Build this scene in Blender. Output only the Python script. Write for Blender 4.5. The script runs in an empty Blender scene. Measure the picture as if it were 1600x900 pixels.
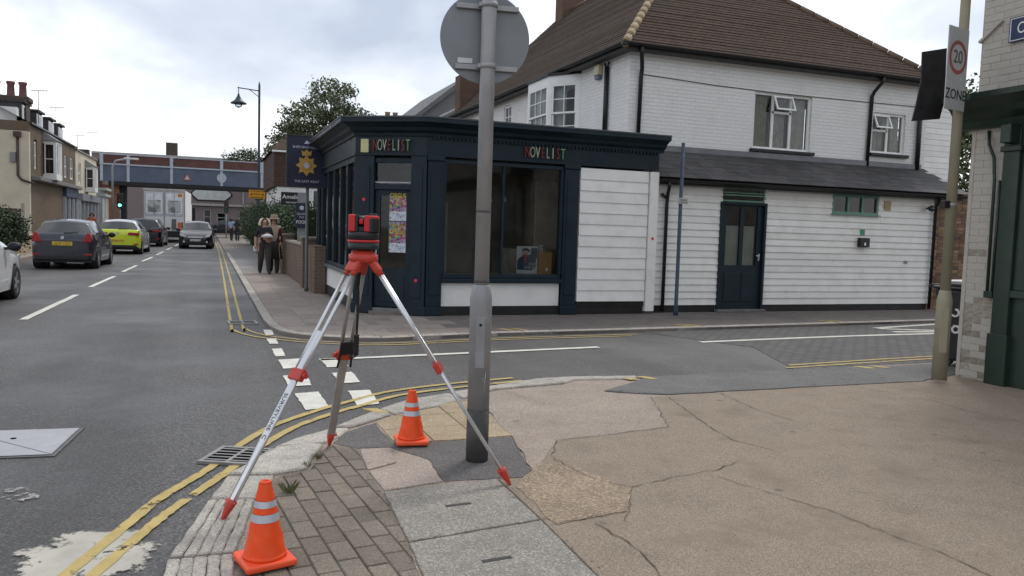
import bpy, bmesh, math, random
import numpy as np
from mathutils import Vector, Matrix
R = math.radians
SC = bpy.context.scene
COL = SC.collection
rnd = random.Random(7)

# ------------------------------------------------------------------ camera
F_PX = 1242.0
YAW, PITCH, ROLL, EYE = R(20.92), R(4.24), R(1.75), 1.52
fw = Vector((math.sin(YAW)*math.cos(PITCH), math.cos(YAW)*math.cos(PITCH), -math.sin(PITCH)))
r0 = Vector((math.cos(YAW), -math.sin(YAW), 0)); u0 = r0.cross(fw)
rt = r0*math.cos(ROLL)+u0*math.sin(ROLL); up = u0*math.cos(ROLL)-r0*math.sin(ROLL)
cam = bpy.data.cameras.new('camera'); cam.sensor_width = 36; cam.lens = F_PX/1600*36
cam.clip_start = .05; cam.clip_end = 2000
co = bpy.data.objects.new('camera', cam); COL.objects.link(co)
m = Matrix.Identity(4)
for i in range(3): m[i][0], m[i][1], m[i][2] = rt[i], up[i], -fw[i]
m[2][3] = EYE
co.matrix_world = m
SC.camera = co

# ------------------------------------------------------------------ sky, sun, exposure
SUN_AZ, SUN_EL = R(48), R(52)          # azimuth from +Y towards +X
W = bpy.data.worlds.new('World'); SC.world = W; W.use_nodes = True
nt = W.node_tree; N = nt.nodes; L = nt.links
bg = N['Background']; bg.inputs['Strength'].default_value = .1
sky = N.new('ShaderNodeTexSky'); sky.sky_type = 'NISHITA'; sky.sun_disc = False
sky.sun_elevation = SUN_EL; sky.sun_rotation = SUN_AZ; sky.air_density = 1.0; sky.dust_density = 2.0; sky.ozone_density = 1.0
tc = N.new('ShaderNodeTexCoord'); mp = N.new('ShaderNodeMapping'); mp.inputs['Scale'].default_value = (1, 1, 1.7)
mp.inputs['Location'].default_value = (3.1, .4, 1.2)
n1 = N.new('ShaderNodeTexNoise'); n1.inputs['Scale'].default_value = 2.4; n1.inputs['Detail'].default_value = 6; n1.inputs['Roughness'].default_value = .5
n1.inputs['Distortion'].default_value = .25
cr = N.new('ShaderNodeValToRGB')
e = cr.color_ramp.elements
e[0].position = .36; e[0].color = (4.9, 5.5, 6.6, 1)
e[1].position = .62; e[1].color = (12.6, 12.7, 12.8, 1)
q = cr.color_ramp.elements.new(.48); q.color = (7.4, 7.9, 8.8, 1)
mx = N.new('ShaderNodeMix'); mx.data_type = 'RGBA'; mx.inputs['Factor'].default_value = .86
L.new(tc.outputs['Generated'], mp.inputs['Vector']); L.new(mp.outputs['Vector'], n1.inputs['Vector'])
L.new(n1.outputs['Fac'], cr.inputs['Fac']); L.new(sky.outputs['Color'], mx.inputs['A']); L.new(cr.outputs['Color'], mx.inputs['B'])
L.new(mx.outputs['Result'], bg.inputs['Color'])
sl = bpy.data.lights.new('sun', 'SUN'); sl.energy = 1.3; sl.angle = R(14); sl.color = (1, .96, .9)
so = bpy.data.objects.new('sun', sl); COL.objects.link(so)
sd = Vector((math.sin(SUN_AZ)*math.cos(SUN_EL), math.cos(SUN_AZ)*math.cos(SUN_EL), math.sin(SUN_EL)))
so.rotation_euler = sd.to_track_quat('Z', 'Y').to_euler(); so.location = (0, 0, 60)
SC.view_settings.view_transform = 'Standard'; SC.view_settings.look = 'None'
SC.view_settings.exposure = .28; SC.view_settings.gamma = 1
SC.render.engine = 'CYCLES'
SC.cycles.use_denoising = True
SC.cycles.max_bounces = 6; SC.cycles.transparent_max_bounces = 12

# ------------------------------------------------------------------ materials
MATS = {}
def base(name):
    m = bpy.data.materials.new(name); m.use_nodes = True
    t = m.node_tree; return m, t, t.nodes, t.links, t.nodes['Principled BSDF']
def c4(c): return (c[0], c[1], c[2], 1)
def mat(name, col, rough=.6, metal=0, var=.14, vs=4, bump=0, bs=60, spec=.4, dirt=0, dcol=(.08, .07, .06), ds=1.2, speck=0, ss=120, rand=0, coat=0, emit=None, spots=0, wave=0, lanes=0):
    if name in MATS: return MATS[name]
    m, t, N, L, P = base(name)
    P.inputs['Roughness'].default_value = rough; P.inputs['Metallic'].default_value = metal
    P.inputs['Specular IOR Level'].default_value = spec; P.inputs['Coat Weight'].default_value = coat
    tc = N.new('ShaderNodeTexCoord').outputs['Object']
    def noise(s, d=5, ro=.55):
        n = N.new('ShaderNodeTexNoise'); n.inputs['Scale'].default_value = s; n.inputs['Detail'].default_value = d
        n.inputs['Roughness'].default_value = ro; L.new(tc, n.inputs['Vector']); return n.outputs['Fac']
    def mixc(fac, a, b):
        x = N.new('ShaderNodeMix'); x.data_type = 'RGBA'
        if hasattr(fac, 'links'): L.new(fac, x.inputs['Factor'])
        else: x.inputs['Factor'].default_value = fac
        for s, v in (('A', a), ('B', b)):
            if hasattr(v, 'links'): L.new(v, x.inputs[s])
            else: x.inputs[s].default_value = c4(v)
        return x.outputs['Result']
    def rng(f, a, b, c=0, d=1):
        r = N.new('ShaderNodeMapRange'); L.new(f, r.inputs['Value'])
        for k, v in zip(('From Min', 'From Max', 'To Min', 'To Max'), (a, b, c, d)): r.inputs[k].default_value = v
        return r.outputs['Result']
    out = mixc(rng(noise(vs), .3, .7), [max(0, x*(1-var)) for x in col], [min(1, x*(1+var)) for x in col])
    if speck:
        v = N.new('ShaderNodeTexVoronoi'); v.inputs['Scale'].default_value = ss; L.new(tc, v.inputs['Vector'])
        s = N.new('ShaderNodeSeparateColor'); L.new(v.outputs['Color'], s.inputs['Color'])
        out = mixc(rng(s.outputs['Red'], .45, 1, 0, speck), out, [min(1, x*2.6+.02) for x in col])
        out = mixc(rng(s.outputs['Green'], .6, 1, 0, speck), out, [x*.35 for x in col])
    if dirt:
        out = mixc(rng(noise(ds, 8, .62), .48, .72, 0, dirt), out, dcol)
    if lanes:
        mpn = N.new('ShaderNodeMapping'); mpn.inputs['Scale'].default_value = (1.1, .07, 1); L.new(tc, mpn.inputs['Vector'])
        ln = N.new('ShaderNodeTexNoise'); ln.inputs['Scale'].default_value = 1.0; ln.inputs['Detail'].default_value = 6; L.new(mpn.outputs['Vector'], ln.inputs['Vector'])
        out = mixc(rng(ln.outputs['Fac'], .42, .62, 0, lanes), out, [x*.55 for x in col])
        big = noise(.5, 5); out = mixc(rng(big, .5, .68, 0, lanes), out, [x*1.7 for x in col])
    if spots:
        v = N.new('ShaderNodeTexVoronoi'); v.inputs['Scale'].default_value = spots; v.inputs['Randomness'].default_value = 1; L.new(tc, v.inputs['Vector'])
        out = mixc(rng(v.outputs['Distance'], .05, .09, .55, 0), out, [x*.32 for x in col])
        v = N.new('ShaderNodeTexVoronoi'); v.inputs['Scale'].default_value = spots*.31; L.new(tc, v.inputs['Vector'])
        out = mixc(rng(v.outputs['Distance'], .02, .16, .35, 0), out, [x*.45 for x in col])
    if rand:
        oi = N.new('ShaderNodeObjectInfo'); h = N.new('ShaderNodeHueSaturation')
        L.new(rng(oi.outputs['Random'], 0, 1, 1-rand, 1+rand), h.inputs['Value']); L.new(out, h.inputs['Color']); out = h.outputs['Color']
    L.new(out, P.inputs['Base Color'])
    L.new(rng(noise(vs*2.3 if not lanes else .5), .3, .7, max(0, rough-(.08 if not lanes else .0)), min(1, rough+(.08 if not lanes else -.22))), P.inputs['Roughness'])
    if bump:
        b = N.new('ShaderNodeBump'); b.inputs['Strength'].default_value = bump; b.inputs['Distance'].default_value = .01
        L.new(noise(bs, 4), b.inputs['Height']); L.new(b.outputs['Normal'], P.inputs['Normal'])
        if wave:
            w2 = N.new('ShaderNodeBump'); w2.inputs['Strength'].default_value = wave; w2.inputs['Distance'].default_value = .05
            L.new(noise(2.3, 3), w2.inputs['Height']); L.new(w2.outputs['Normal'], b.inputs['Normal'])
    if emit:
        P.inputs['Emission Color'].default_value = c4(emit[0]); P.inputs['Emission Strength'].default_value = emit[1]
    MATS[name] = m; return m
def brick(name, axis, c1, c2, mortar, bw=.225, bh=.075, ms=.010, bump=.5, zs=1, rough=.85, dirt=.35, dcol=(.1, .085, .07), off=.5, ds=.9, smooth=.2):
    if name in MATS: return MATS[name]
    m, t, N, L, P = base(name)
    P.inputs['Roughness'].default_value = rough; P.inputs['Specular IOR Level'].default_value = .3
    tc = N.new('ShaderNodeTexCoord'); sp = N.new('ShaderNodeSeparateXYZ'); L.new(tc.outputs['Object'], sp.inputs[0])
    cb = N.new('ShaderNodeCombineXYZ'); L.new(sp.outputs['X' if axis in 'xf' else 'Y'], cb.inputs[0])
    ml = N.new('ShaderNodeMath'); ml.operation = 'MULTIPLY'; ml.inputs[1].default_value = zs
    L.new(sp.outputs['Y' if axis == 'f' else 'Z'], ml.inputs[0]); L.new(ml.outputs[0], cb.inputs[1])
    nz = N.new('ShaderNodeTexNoise'); nz.inputs['Scale'].default_value = 9; L.new(tc.outputs['Object'], nz.inputs['Vector'])
    ad = N.new('ShaderNodeVectorMath'); ad.operation = 'MULTIPLY_ADD'; ad.inputs[1].default_value = (.012, .012, 0)
    L.new(nz.outputs['Color'], ad.inputs[0]); L.new(cb.outputs[0], ad.inputs[2])
    b = N.new('ShaderNodeTexBrick'); L.new(ad.outputs[0], b.inputs['Vector'])
    b.offset = off; b.inputs['Color1'].default_value = c4(c1); b.inputs['Color2'].default_value = c4(c2); b.inputs['Mortar'].default_value = c4(mortar)
    b.inputs['Scale'].default_value = 1; b.inputs['Brick Width'].default_value = bw; b.inputs['Row Height'].default_value = bh
    b.inputs['Mortar Size'].default_value = ms; b.inputs['Mortar Smooth'].default_value = smooth; b.inputs['Bias'].default_value = 0
    n2 = N.new('ShaderNodeTexNoise'); n2.inputs['Scale'].default_value = ds; n2.inputs['Detail'].default_value = 9; n2.inputs['Roughness'].default_value = .65
    L.new(tc.outputs['Object'], n2.inputs['Vector'])
    r = N.new('ShaderNodeMapRange'); L.new(n2.outputs['Fac'], r.inputs['Value'])
    for k, v in zip(('From Min', 'From Max', 'To Min', 'To Max'), (.45, .75, 0, dirt)): r.inputs[k].default_value = v
    x = N.new('ShaderNodeMix'); x.data_type = 'RGBA'; L.new(r.outputs['Result'], x.inputs['Factor']); L.new(b.outputs['Color'], x.inputs['A']); x.inputs['B'].default_value = c4(dcol)
    L.new(x.outputs['Result'], P.inputs['Base Color'])
    n3 = N.new('ShaderNodeTexNoise'); n3.inputs['Scale'].default_value = 45; n3.inputs['Detail'].default_value = 4; L.new(tc.outputs['Object'], n3.inputs['Vector'])
    h = N.new('ShaderNodeMath'); h.operation = 'MULTIPLY_ADD'; h.inputs[1].default_value = -.8
    L.new(b.outputs['Fac'], h.inputs[0]); L.new(n3.outputs['Fac'], h.inputs[2])
    bp = N.new('ShaderNodeBump'); bp.inputs['Strength'].default_value = bump; bp.inputs['Distance'].default_value = .012
    L.new(h.outputs[0], bp.inputs['Height']); L.new(bp.outputs['Normal'], P.inputs['Normal'])
    MATS[name] = m; return m
def glass(name, tint=(.75, .8, .8), refl=1.0):
    if name in MATS: return MATS[name]
    m, t, N, L, P = base(name); N.remove(P)
    tr = N.new('ShaderNodeBsdfTransparent'); tr.inputs['Color'].default_value = c4(tint)
    gl = N.new('ShaderNodeBsdfGlossy'); gl.inputs['Roughness'].default_value = .03; gl.inputs['Color'].default_value = (refl, refl, refl, 1)
    fr = N.new('ShaderNodeFresnel'); fr.inputs['IOR'].default_value = 1.52
    nz = N.new('ShaderNodeTexNoise'); nz.inputs['Scale'].default_value = 1.3; tc = N.new('ShaderNodeTexCoord'); L.new(tc.outputs['Object'], nz.inputs['Vector'])
    bp = N.new('ShaderNodeBump'); bp.inputs['Strength'].default_value = .04; L.new(nz.outputs['Fac'], bp.inputs['Height']); L.new(bp.outputs['Normal'], gl.inputs['Normal'])
    ms = N.new('ShaderNodeMixShader'); L.new(fr.outputs[0], ms.inputs[0]); L.new(tr.outputs[0], ms.inputs[1]); L.new(gl.outputs[0], ms.inputs[2])
    L.new(ms.outputs[0], N['Material Output'].inputs['Surface']); MATS[name] = m; return m
def leafmat(name, c1, c2, rough=.55):
    if name in MATS: return MATS[name]
    m, t, N, L, P = base(name); P.inputs['Roughness'].default_value = rough
    tc = N.new('ShaderNodeTexCoord'); n = N.new('ShaderNodeTexNoise'); n.inputs['Scale'].default_value = 1.7; n.inputs['Detail'].default_value = 6
    L.new(tc.outputs['Object'], n.inputs['Vector'])
    x = N.new('ShaderNodeMix'); x.data_type = 'RGBA'; x.inputs['A'].default_value = c4(c1); x.inputs['B'].default_value = c4(c2)
    r = N.new('ShaderNodeMapRange'); r.inputs['From Min'].default_value = .35; r.inputs['From Max'].default_value = .65; L.new(n.outputs['Fac'], r.inputs['Value'])
    L.new(r.outputs['Result'], x.inputs['Factor']); L.new(x.outputs['Result'], P.inputs['Base Color'])
    P.inputs['Subsurface Weight'].default_value = 0; P.inputs['Transmission Weight'].default_value = 0
    MATS[name] = m; return m

# ------------------------------------------------------------------ mesh helpers
ORG = {}
def empty(name, loc=(0, 0, 0), rz=0):
    o = bpy.data.objects.new(name, None); COL.objects.link(o); o.location = loc; o.rotation_euler = (0, 0, rz)
    o.empty_display_size = .2
    ORG[o.name] = Vector(loc); return o
def tag(o, label=None, cat=None, group=None, kind=None):
    if label: o['label'] = label
    if cat: o['category'] = cat
    if group: o['group'] = group
    if kind: o['kind'] = kind
    return o
class MB:
    def __init__(s): s.v = []; s.f = []; s.sm = []
    def add(s, vs, fs, smooth=False):
        n = len(s.v); s.v += [tuple(p) for p in vs]
        for f in fs: s.f.append([n+i for i in f]); s.sm.append(smooth)
        return s
    def box(s, x0, x1, y0, y1, z0, z1, M=None):
        vs = [(x0, y0, z0), (x1, y0, z0), (x1, y1, z0), (x0, y1, z0), (x0, y0, z1), (x1, y0, z1), (x1, y1, z1), (x0, y1, z1)]
        if M is not None: vs = [M @ Vector(p) for p in vs]
        return s.add(vs, [(0, 3, 2, 1), (4, 5, 6, 7), (0, 1, 5, 4), (1, 2, 6, 5), (2, 3, 7, 6), (3, 0, 4, 7)])
    def bar(s, a, b, w, h=None, roll=0):
        """rectangular bar from a to b"""
        a = Vector(a); b = Vector(b); h = h or w; d = (b-a); ln = d.length; q = d.to_track_quat('Z', 'Y').to_matrix().to_4x4()
        return s.box(-w/2, w/2, -h/2, h/2, 0, ln, Matrix.Translation(a) @ q @ Matrix.Rotation(roll, 4, 'Z'))
    def tube(s, pts, r, n=10, caps=True):
        pts = [Vector(p) for p in pts]; rs = r if isinstance(r, (list, tuple)) else [r]*len(pts)
        vs = []; prev = None
        for i, p in enumerate(pts):
            d = (pts[min(i+1, len(pts)-1)]-pts[max(i-1, 0)]).normalized()
            if prev is None: x = d.orthogonal().normalized()
            else:
                x = prev - d*prev.dot(d); x = x.normalized() if x.length > 1e-6 else d.orthogonal().normalized()
            prev = x; y = d.cross(x)
            for k in range(n):
                a = 2*math.pi*k/n; vs.append(p+(x*math.cos(a)+y*math.sin(a))*rs[i])
        fs = [(i*n+k, i*n+(k+1) % n, (i+1)*n+(k+1) % n, (i+1)*n+k) for i in range(len(pts)-1) for k in range(n)]
        s.add(vs, fs, True)
        if caps:
            b = len(s.v)-len(vs); s.f.append([b+k for k in range(n)][::-1]); s.sm.append(False)
            s.f.append([b+(len(pts)-1)*n+k for k in range(n)]); s.sm.append(False)
        return s
    def lathe(s, prof, c=(0, 0, 0), n=20, M=None, smooth=True):
        vs = [(c[0]+r*math.cos(2*math.pi*k/n), c[1]+r*math.sin(2*math.pi*k/n), c[2]+z) for r, z in prof for k in range(n)]
        if M is not None: vs = [M @ Vector(p) for p in vs]
        m_ = len(prof)
        fs = [(i*n+k, i*n+(k+1) % n, (i+1)*n+(k+1) % n, (i+1)*n+k) for i in range(m_-1) for k in range(n)]
        s.add(vs, fs, smooth)
        b = len(s.v)-len(vs); s.f.append([b+k for k in range(n)][::-1]); s.sm.append(False)
        s.f.append([b+(m_-1)*n+k for k in range(n)]); s.sm.append(False)
        return s
    def prism(s, poly, z0, z1, M=None):
        n = len(poly)
        vs = [(x, y, z0) for x, y in poly]+[(x, y, z1) for x, y in poly]
        if M is not None: vs = [M @ Vector(p) for p in vs]
        a = sum(poly[i][0]*poly[(i+1) % n][1]-poly[(i+1) % n][0]*poly[i][1] for i in range(n))
        fs = [tuple(range(n))[::-1], tuple(range(n, 2*n))]+[(i, (i+1) % n, n+(i+1) % n, n+i) for i in range(n)]
        if a < 0: fs = [f[::-1] for f in fs]
        return s.add(vs, fs)
    def extr(s, poly, axis, a, b):
        """profile (p,q) extruded along axis 'x': (p,q)=(y,z); 'y': (x,z)"""
        f = (lambda t, p: (t, p[0], p[1])) if axis == 'x' else (lambda t, p: (p[0], t, p[1]))
        n = len(poly); vs = [f(a, p) for p in poly]+[f(b, p) for p in poly]
        return s.add(vs, [tuple(range(n)), tuple(range(n, 2*n))[::-1]]+[(i, n+i, n+(i+1) % n, (i+1) % n) for i in range(n)])
    def build(s, name, mt, parent=None, bevel=0, seg=2, fix=False, subd=0, loc=None, local=False):
        me = bpy.data.meshes.new(name)
        o0 = ORG.get(parent.name, Vector()) if parent is not None and not local else Vector()
        me.from_pydata([Vector(p)-o0 for p in s.v] if o0.length else s.v, [], s.f)
        me.polygons.foreach_set('use_smooth', s.sm)
        if fix:
            bm = bmesh.new(); bm.from_mesh(me); bmesh.ops.recalc_face_normals(bm, faces=bm.faces); bm.to_mesh(me); bm.free()
        me.materials.append(mt); me.update()
        o = bpy.data.objects.new(name, me); COL.objects.link(o)
        if parent is not None:
            o.parent = parent; ORG[o.name] = ORG.get(parent.name, Vector()) if not local else Vector()
        if bevel:
            b = o.modifiers.new('bevel', 'BEVEL'); b.width = bevel; b.segments = seg; b.limit_method = 'ANGLE'; b.angle_limit = R(40)
        if subd:
            b = o.modifiers.new('sub', 'SUBSURF'); b.levels = subd; b.render_levels = subd
        if loc is not None: o.location = loc
        return o
def bx(name, mt, parent, x0, x1, y0, y1, z0, z1, bevel=0, **k):
    return MB().box(x0, x1, y0, y1, z0, z1).build(name, mt, parent, bevel, **k)
def copy_tree(o, parent=None):
    c = o.copy(); COL.objects.link(c); c.parent = parent
    for ch in list(o.children): copy_tree(ch, c)
    return c
def text(name, body, mt, parent, M, size, depth=.003, align='CENTER', sx=1.0, local=False):
    cu = bpy.data.curves.new(name, 'FONT'); cu.body = body; cu.size = size; cu.extrude = depth/2; cu.align_x = align; cu.align_y = 'CENTER'; cu.resolution_u = 3
    t = bpy.data.objects.new(name+'_tmp', cu); COL.objects.link(t)
    dg = bpy.context.evaluated_depsgraph_get(); me = bpy.data.meshes.new_from_object(t.evaluated_get(dg))
    bpy.data.objects.remove(t)
    o0 = ORG.get(parent.name, Vector()) if parent is not None and not local else Vector()
    me.transform(Matrix.Translation(-o0) @ M @ Matrix.Diagonal((sx, 1, 1, 1))); me.materials.clear(); me.materials.append(mt)
    o = bpy.data.objects.new(name, me); COL.objects.link(o); o.parent = parent
    return o
def face_y(x, y, z):   # text frame readable from -Y side
    return Matrix.Translation((x, y, z)) @ Matrix.Rotation(R(90), 4, 'X')
def face_x(x, y, z):   # readable from -X side
    return Matrix.Translation((x, y, z)) @ Matrix.Rotation(R(-90), 4, 'Z') @ Matrix.Rotation(R(90), 4, 'X')
def clip(subj, conv):
    """subject polygon clipped to a convex polygon (counter-clockwise)"""
    out = list(subj)
    for i in range(len(conv)):
        a = conv[i]; b = conv[(i+1) % len(conv)]; inp = out; out = []
        def side(p): return (b[0]-a[0])*(p[1]-a[1])-(b[1]-a[1])*(p[0]-a[0])
        for j in range(len(inp)):
            p = inp[j]; q = inp[(j+1) % len(inp)]; sp, sq = side(p), side(q)
            if sp >= 0: out.append(p)
            if (sp >= 0) != (sq >= 0):
                t = sp/(sp-sq); out.append((p[0]+(q[0]-p[0])*t, p[1]+(q[1]-p[1])*t))
        if len(out) < 3: return []
    return out
def area(p): return abs(sum(p[i][0]*p[(i+1) % len(p)][1]-p[(i+1) % len(p)][0]*p[i][1] for i in range(len(p))))/2
def inset(poly, d):
    cx = sum(p[0] for p in poly)/len(poly); cy = sum(p[1] for p in poly)/len(poly); o = []
    for x, y in poly:
        v = Vector((x-cx, y-cy)); l = v.length
        k = max(0, (l-d*1.3)/l) if l > 0 else 0; o.append((cx+v.x*k, cy+v.y*k))
    return o
def ribbon(pts, w, z, h=.003, wob=0, seed=0):
    rr = random.Random(seed); mb = MB(); P = [Vector((p[0], p[1])) for p in pts]; Lf = []; Rg = []
    for i, p in enumerate(P):
        d = (P[min(i+1, len(P)-1)]-P[max(i-1, 0)]).normalized(); n = Vector((-d.y, d.x)); ww = w*(1+wob*rr.uniform(-1, 1))
        Lf.append((p.x+n.x*ww/2, p.y+n.y*ww/2)); Rg.append((p.x-n.x*ww/2, p.y-n.y*ww/2))
    for i in range(len(P)-1):
        mb.prism([Rg[i], Rg[i+1], Lf[i+1], Lf[i]], z, z+h)
    # merge as one surface: drop inner walls by keeping only top faces
    m2 = MB(); n = len(P)
    m2.add([(x, y, z+h) for x, y in Rg]+[(x, y, z+h) for x, y in Lf], [(i, i+1, n+i+1, n+i) for i in range(n-1)])
    return m2
def smooth_line(pts, n=6):
    """Catmull-Rom through pts"""
    P = [Vector(p) for p in pts]; o = []
    for i in range(len(P)-1):
        a = P[max(i-1, 0)]; b = P[i]; c = P[i+1]; d = P[min(i+2, len(P)-1)]
        for k in range(n):
            t = k/n; o.append(.5*((2*b)+(c-a)*t+(2*a-5*b+4*c-d)*t*t+(3*b-a-3*c+d)*t**3))
    o.append(P[-1]); return o
# ------------------------------------------------------------------ ground, road, pavements
ZR = -.05                                # road surface; pavements lie at 0
K = 1.033
asph = mat('asphalt', (.064, .062, .062), .7, wave=.2, lanes=.55, var=.16, vs=1.1, bump=.5, bs=190, speck=.95, ss=110, dirt=.3, dcol=(.12, .112, .107), ds=.42)  # pale patches mix wear with sheen put into the colour
asph_patch = mat('asphalt_patch', (.10, .093, .09), .85, wave=.5, var=.12, vs=3, bump=.4, bs=170, speck=.45, ss=140, dirt=.3, dcol=(.03, .028, .028), ds=1.5)
conc_brown = mat('brown_concrete', (.222, .177, .134), .9, spots=2.6, wave=.35, var=.24, vs=1.7, bump=.35, bs=170, speck=.5, ss=240, dirt=.75, dcol=(.135, .103, .075), ds=1.7)
conc_light = mat('light_concrete', (.27, .222, .182), .9, spots=2.2, wave=.35, var=.14, vs=2, bump=.3, bs=150, speck=.35, ss=130, dirt=.4, dcol=(.18, .14, .11), ds=1.4)
conc_ochre = mat('ochre_concrete', (.25, .192, .137), .92, wave=.5, var=.2, vs=5, bump=.5, bs=110, speck=.5, ss=100, dirt=.4, dcol=(.14, .1, .07), ds=2)
conc_grey = mat('grey_slab', (.215, .2, .176), .9, spots=3.1, wave=.25, var=.13, vs=2.5, bump=.3, bs=160, speck=.5, ss=140, dirt=.3, dcol=(.12, .11, .1), ds=2)
slab_pink = mat('pink_slab', (.29, .235, .2), .9, var=.12, vs=3, bump=.25, bs=160, speck=.35, ss=150, dirt=.25, dcol=(.16, .13, .11), ds=3, rand=.1)
pave_far = mat('pavement_slab', (.235, .20, .175), .88, spots=2.4, var=.12, vs=2, bump=.15, bs=120, speck=.25, ss=90, dirt=.35, dcol=(.13, .11, .095), ds=1.1, rand=.09)
joint = mat('joint_dirt', (.075, .065, .052), .95, var=.3, vs=8, bump=.3, bs=90)
granite = mat('kerb_granite', (.34, .315, .28), .85, var=.2, vs=9, bump=.7, bs=55, speck=.4, ss=160, dirt=.45, dcol=(.14, .125, .11), ds=4, rand=.12)
paver = mat('block_paver', (.165, .138, .110), .88, var=.12, vs=6, bump=.35, bs=140, speck=.35, ss=200, dirt=.3, dcol=(.09, .08, .07), ds=4, rand=.16)
buff = mat('buff_slab', (.30, .235, .155), .88, var=.14, vs=4, bump=.3, bs=120, speck=.3, ss=120, dirt=.4, dcol=(.16, .125, .09), ds=2.5, rand=.1)
grey_tar = mat('grey_tarmac', (.112, .11, .108), .85, spots=2.8, wave=.35, var=.12, vs=2, bump=.3, bs=160, speck=.45, ss=140, dirt=.3, dcol=(.085, .083, .08), ds=1.5)
def worn(name, col, amt=.5):
    m = mat(name, col, .75, var=.12, vs=6, bump=.25, bs=150, dirt=.35, dcol=[c*.6 for c in col], ds=5)
    t = m.node_tree; N_, L_ = t.nodes, t.links; P_ = N_['Principled BSDF']
    tc = N_.new('ShaderNodeTexCoord'); a = N_.new('ShaderNodeTexNoise'); a.inputs['Scale'].default_value = 5; a.inputs['Detail'].default_value = 10; a.inputs['Roughness'].default_value = .75
    L_.new(tc.outputs['Object'], a.inputs['Vector']); r = N_.new('ShaderNodeMapRange'); L_.new(a.outputs['Fac'], r.inputs['Value'])
    for k, v in zip(('From Min', 'From Max', 'To Min', 'To Max'), (amt-.03, amt+.03, 0, 1)): r.inputs[k].default_value = v
    L_.new(r.outputs['Result'], P_.inputs['Alpha']); return m
white_paint = worn('road_white', (.60, .585, .53), amt=.34)
yellow_paint = worn('road_yellow', (.43, .325, .12), amt=.40)
earth = mat('earth', (.12, .11, .09), .95, var=.2, vs=.3)

g = MB().add([(-700, -300, -.09), (700, -300, -.09), (700, 1200, -.09), (-700, 1200, -.09)], [(0, 1, 2, 3)]).build('ground', earth); tag(g, kind='structure')
road = MB().add([(-5.8, -25, ZR), (70, -25, ZR), (70, 150, ZR), (-5.8, 150, ZR)], [(0, 1, 2, 3)]).build('road', asph); tag(road, kind='structure')
setts = MB().add([(6.5, 7.5, ZR+.004), (60, 8.0, ZR+.004), (60, 12.5, ZR+.004), (12.8, 11.6, ZR+.004), (6.9, 11.1, ZR+.004), (6.4, 11.0, ZR+.004), (7.2, 9.2, ZR+.004)], [(0, 1, 2, 3, 4, 5, 6)]).build(
    'block_paving', brick('road_setts', 'f', (.10, .098, .1), (.135, .13, .128), (.05, .048, .046), bw=.21, bh=.105, ms=.012, bump=.5, dirt=.4, dcol=(.08, .075, .07)), road)
ZM = ZR+.008
def mark(name, poly, mt, z=ZM):
    return MB().add([(x, y, z) for x, y in poly], [tuple(range(len(poly)))]).build(name, mt, road, fix=False)
def ccw(p):
    a = sum(p[i][0]*p[(i+1) % len(p)][1]-p[(i+1) % len(p)][0]*p[i][1] for i in range(len(p)))
    return p if a > 0 else p[::-1]
def sc(p, k=K): return [(x*k, y*k) for x, y in p]
def ragged(poly, d=.012, step=.06, seed=1):
    rr = random.Random(seed); o = []
    for i in range(len(poly)):
        a = Vector(poly[i]); b = Vector(poly[(i+1) % len(poly)]); n = max(1, int((b-a).length/step))
        for k in range(n):
            p = a.lerp(b, k/n); o.append((p.x+rr.uniform(-d, d), p.y+rr.uniform(-d, d)))
    return o
blocks = [[(.71, 7.18), (.92, 7.22), (.93, 6.57), (.735, 6.51)], [(1.18, 7.19), (1.38, 7.2), (1.355, 6.61), (1.165, 6.58)], [(.68, 8.05), (.91, 8.08), (.9, 7.52), (.69, 7.5)],
          [(1.165, 8.1), (1.375, 8.13), (1.36, 7.58), (1.17, 7.55)], [(.71, 9.01), (.955, 9.05), (.945, 8.47), (.72, 8.44)], [(1.16, 8.97), (1.405, 8.97), (1.395, 8.47), (1.17, 8.43)],
          [(.70, 9.8), (.82, 9.83), (.81, 9.25), (.70, 9.23)], [(.70, 10.73), (.82, 10.71), (.81, 10.2), (.70, 10.22)], [(.71, 11.57), (.82, 11.55), (.82, 11.02), (.71, 11.04)]]
for i, b in enumerate(blocks): mark('give_way_block', ccw(ragged(sc(b), .006, .07, i)), white_paint)
for a, b in (((-2.58, 13.55), (-2.46, 17.76)), ((-2.46, 19.69), (-2.34, 23.33)), ((-2.32, 25.26), (-2.22, 28.8)), ((-2.25, 31.4), (-2.13, 35)), ((-2.1, 37.2), (-2.02, 41)), ((-1.98, 43.4), (-1.9, 47.4)), ((-1.85, 50), (-1.75, 54)), ((-1.7, 56.5), (-1.6, 60.5))):
    mark('centre_dash', ragged([(a[0]-.055, a[1]), (a[0]+.055, a[1]), (b[0]+.055, b[1]), (b[0]-.055, b[1])], .006, .3, int(a[1])), white_paint)
ribbon(smooth_line(sc([(1.15, 8.93), (3.0, 9.11), (4.79, 9.28)]), 8), .11, ZM-.003, wob=.08).build('side_street_line', white_paint, road)
ribbon(smooth_line(sc([(6.5, 9.47), (8, 9.6), (9.7, 9.7), (11.6, 9.72)]), 8), .11, ZM-.003, wob=.08).build('side_street_line', white_paint, road)
for pts in ([(11.1, 10.85), (13.2, 11.25)], [(11.1, 10.8), (12.0, 10.42), (13.5, 10.3)], [(11.0, 10.35), (13.5, 10.0)]):
    ribbon(smooth_line(pts, 6), .12, ZM-.003, wob=.1).build('hatch_line', white_paint, road)
yA = [(-.62, 3.55), (-.36, 4.3), (-.25, 4.61), (0, 5.1), (.19, 5.58), (.46, 6.09), (.85, 6.53), (1.12, 6.77), (1.55, 7.11), (2.16, 7.33), (2.91, 7.5)]
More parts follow.
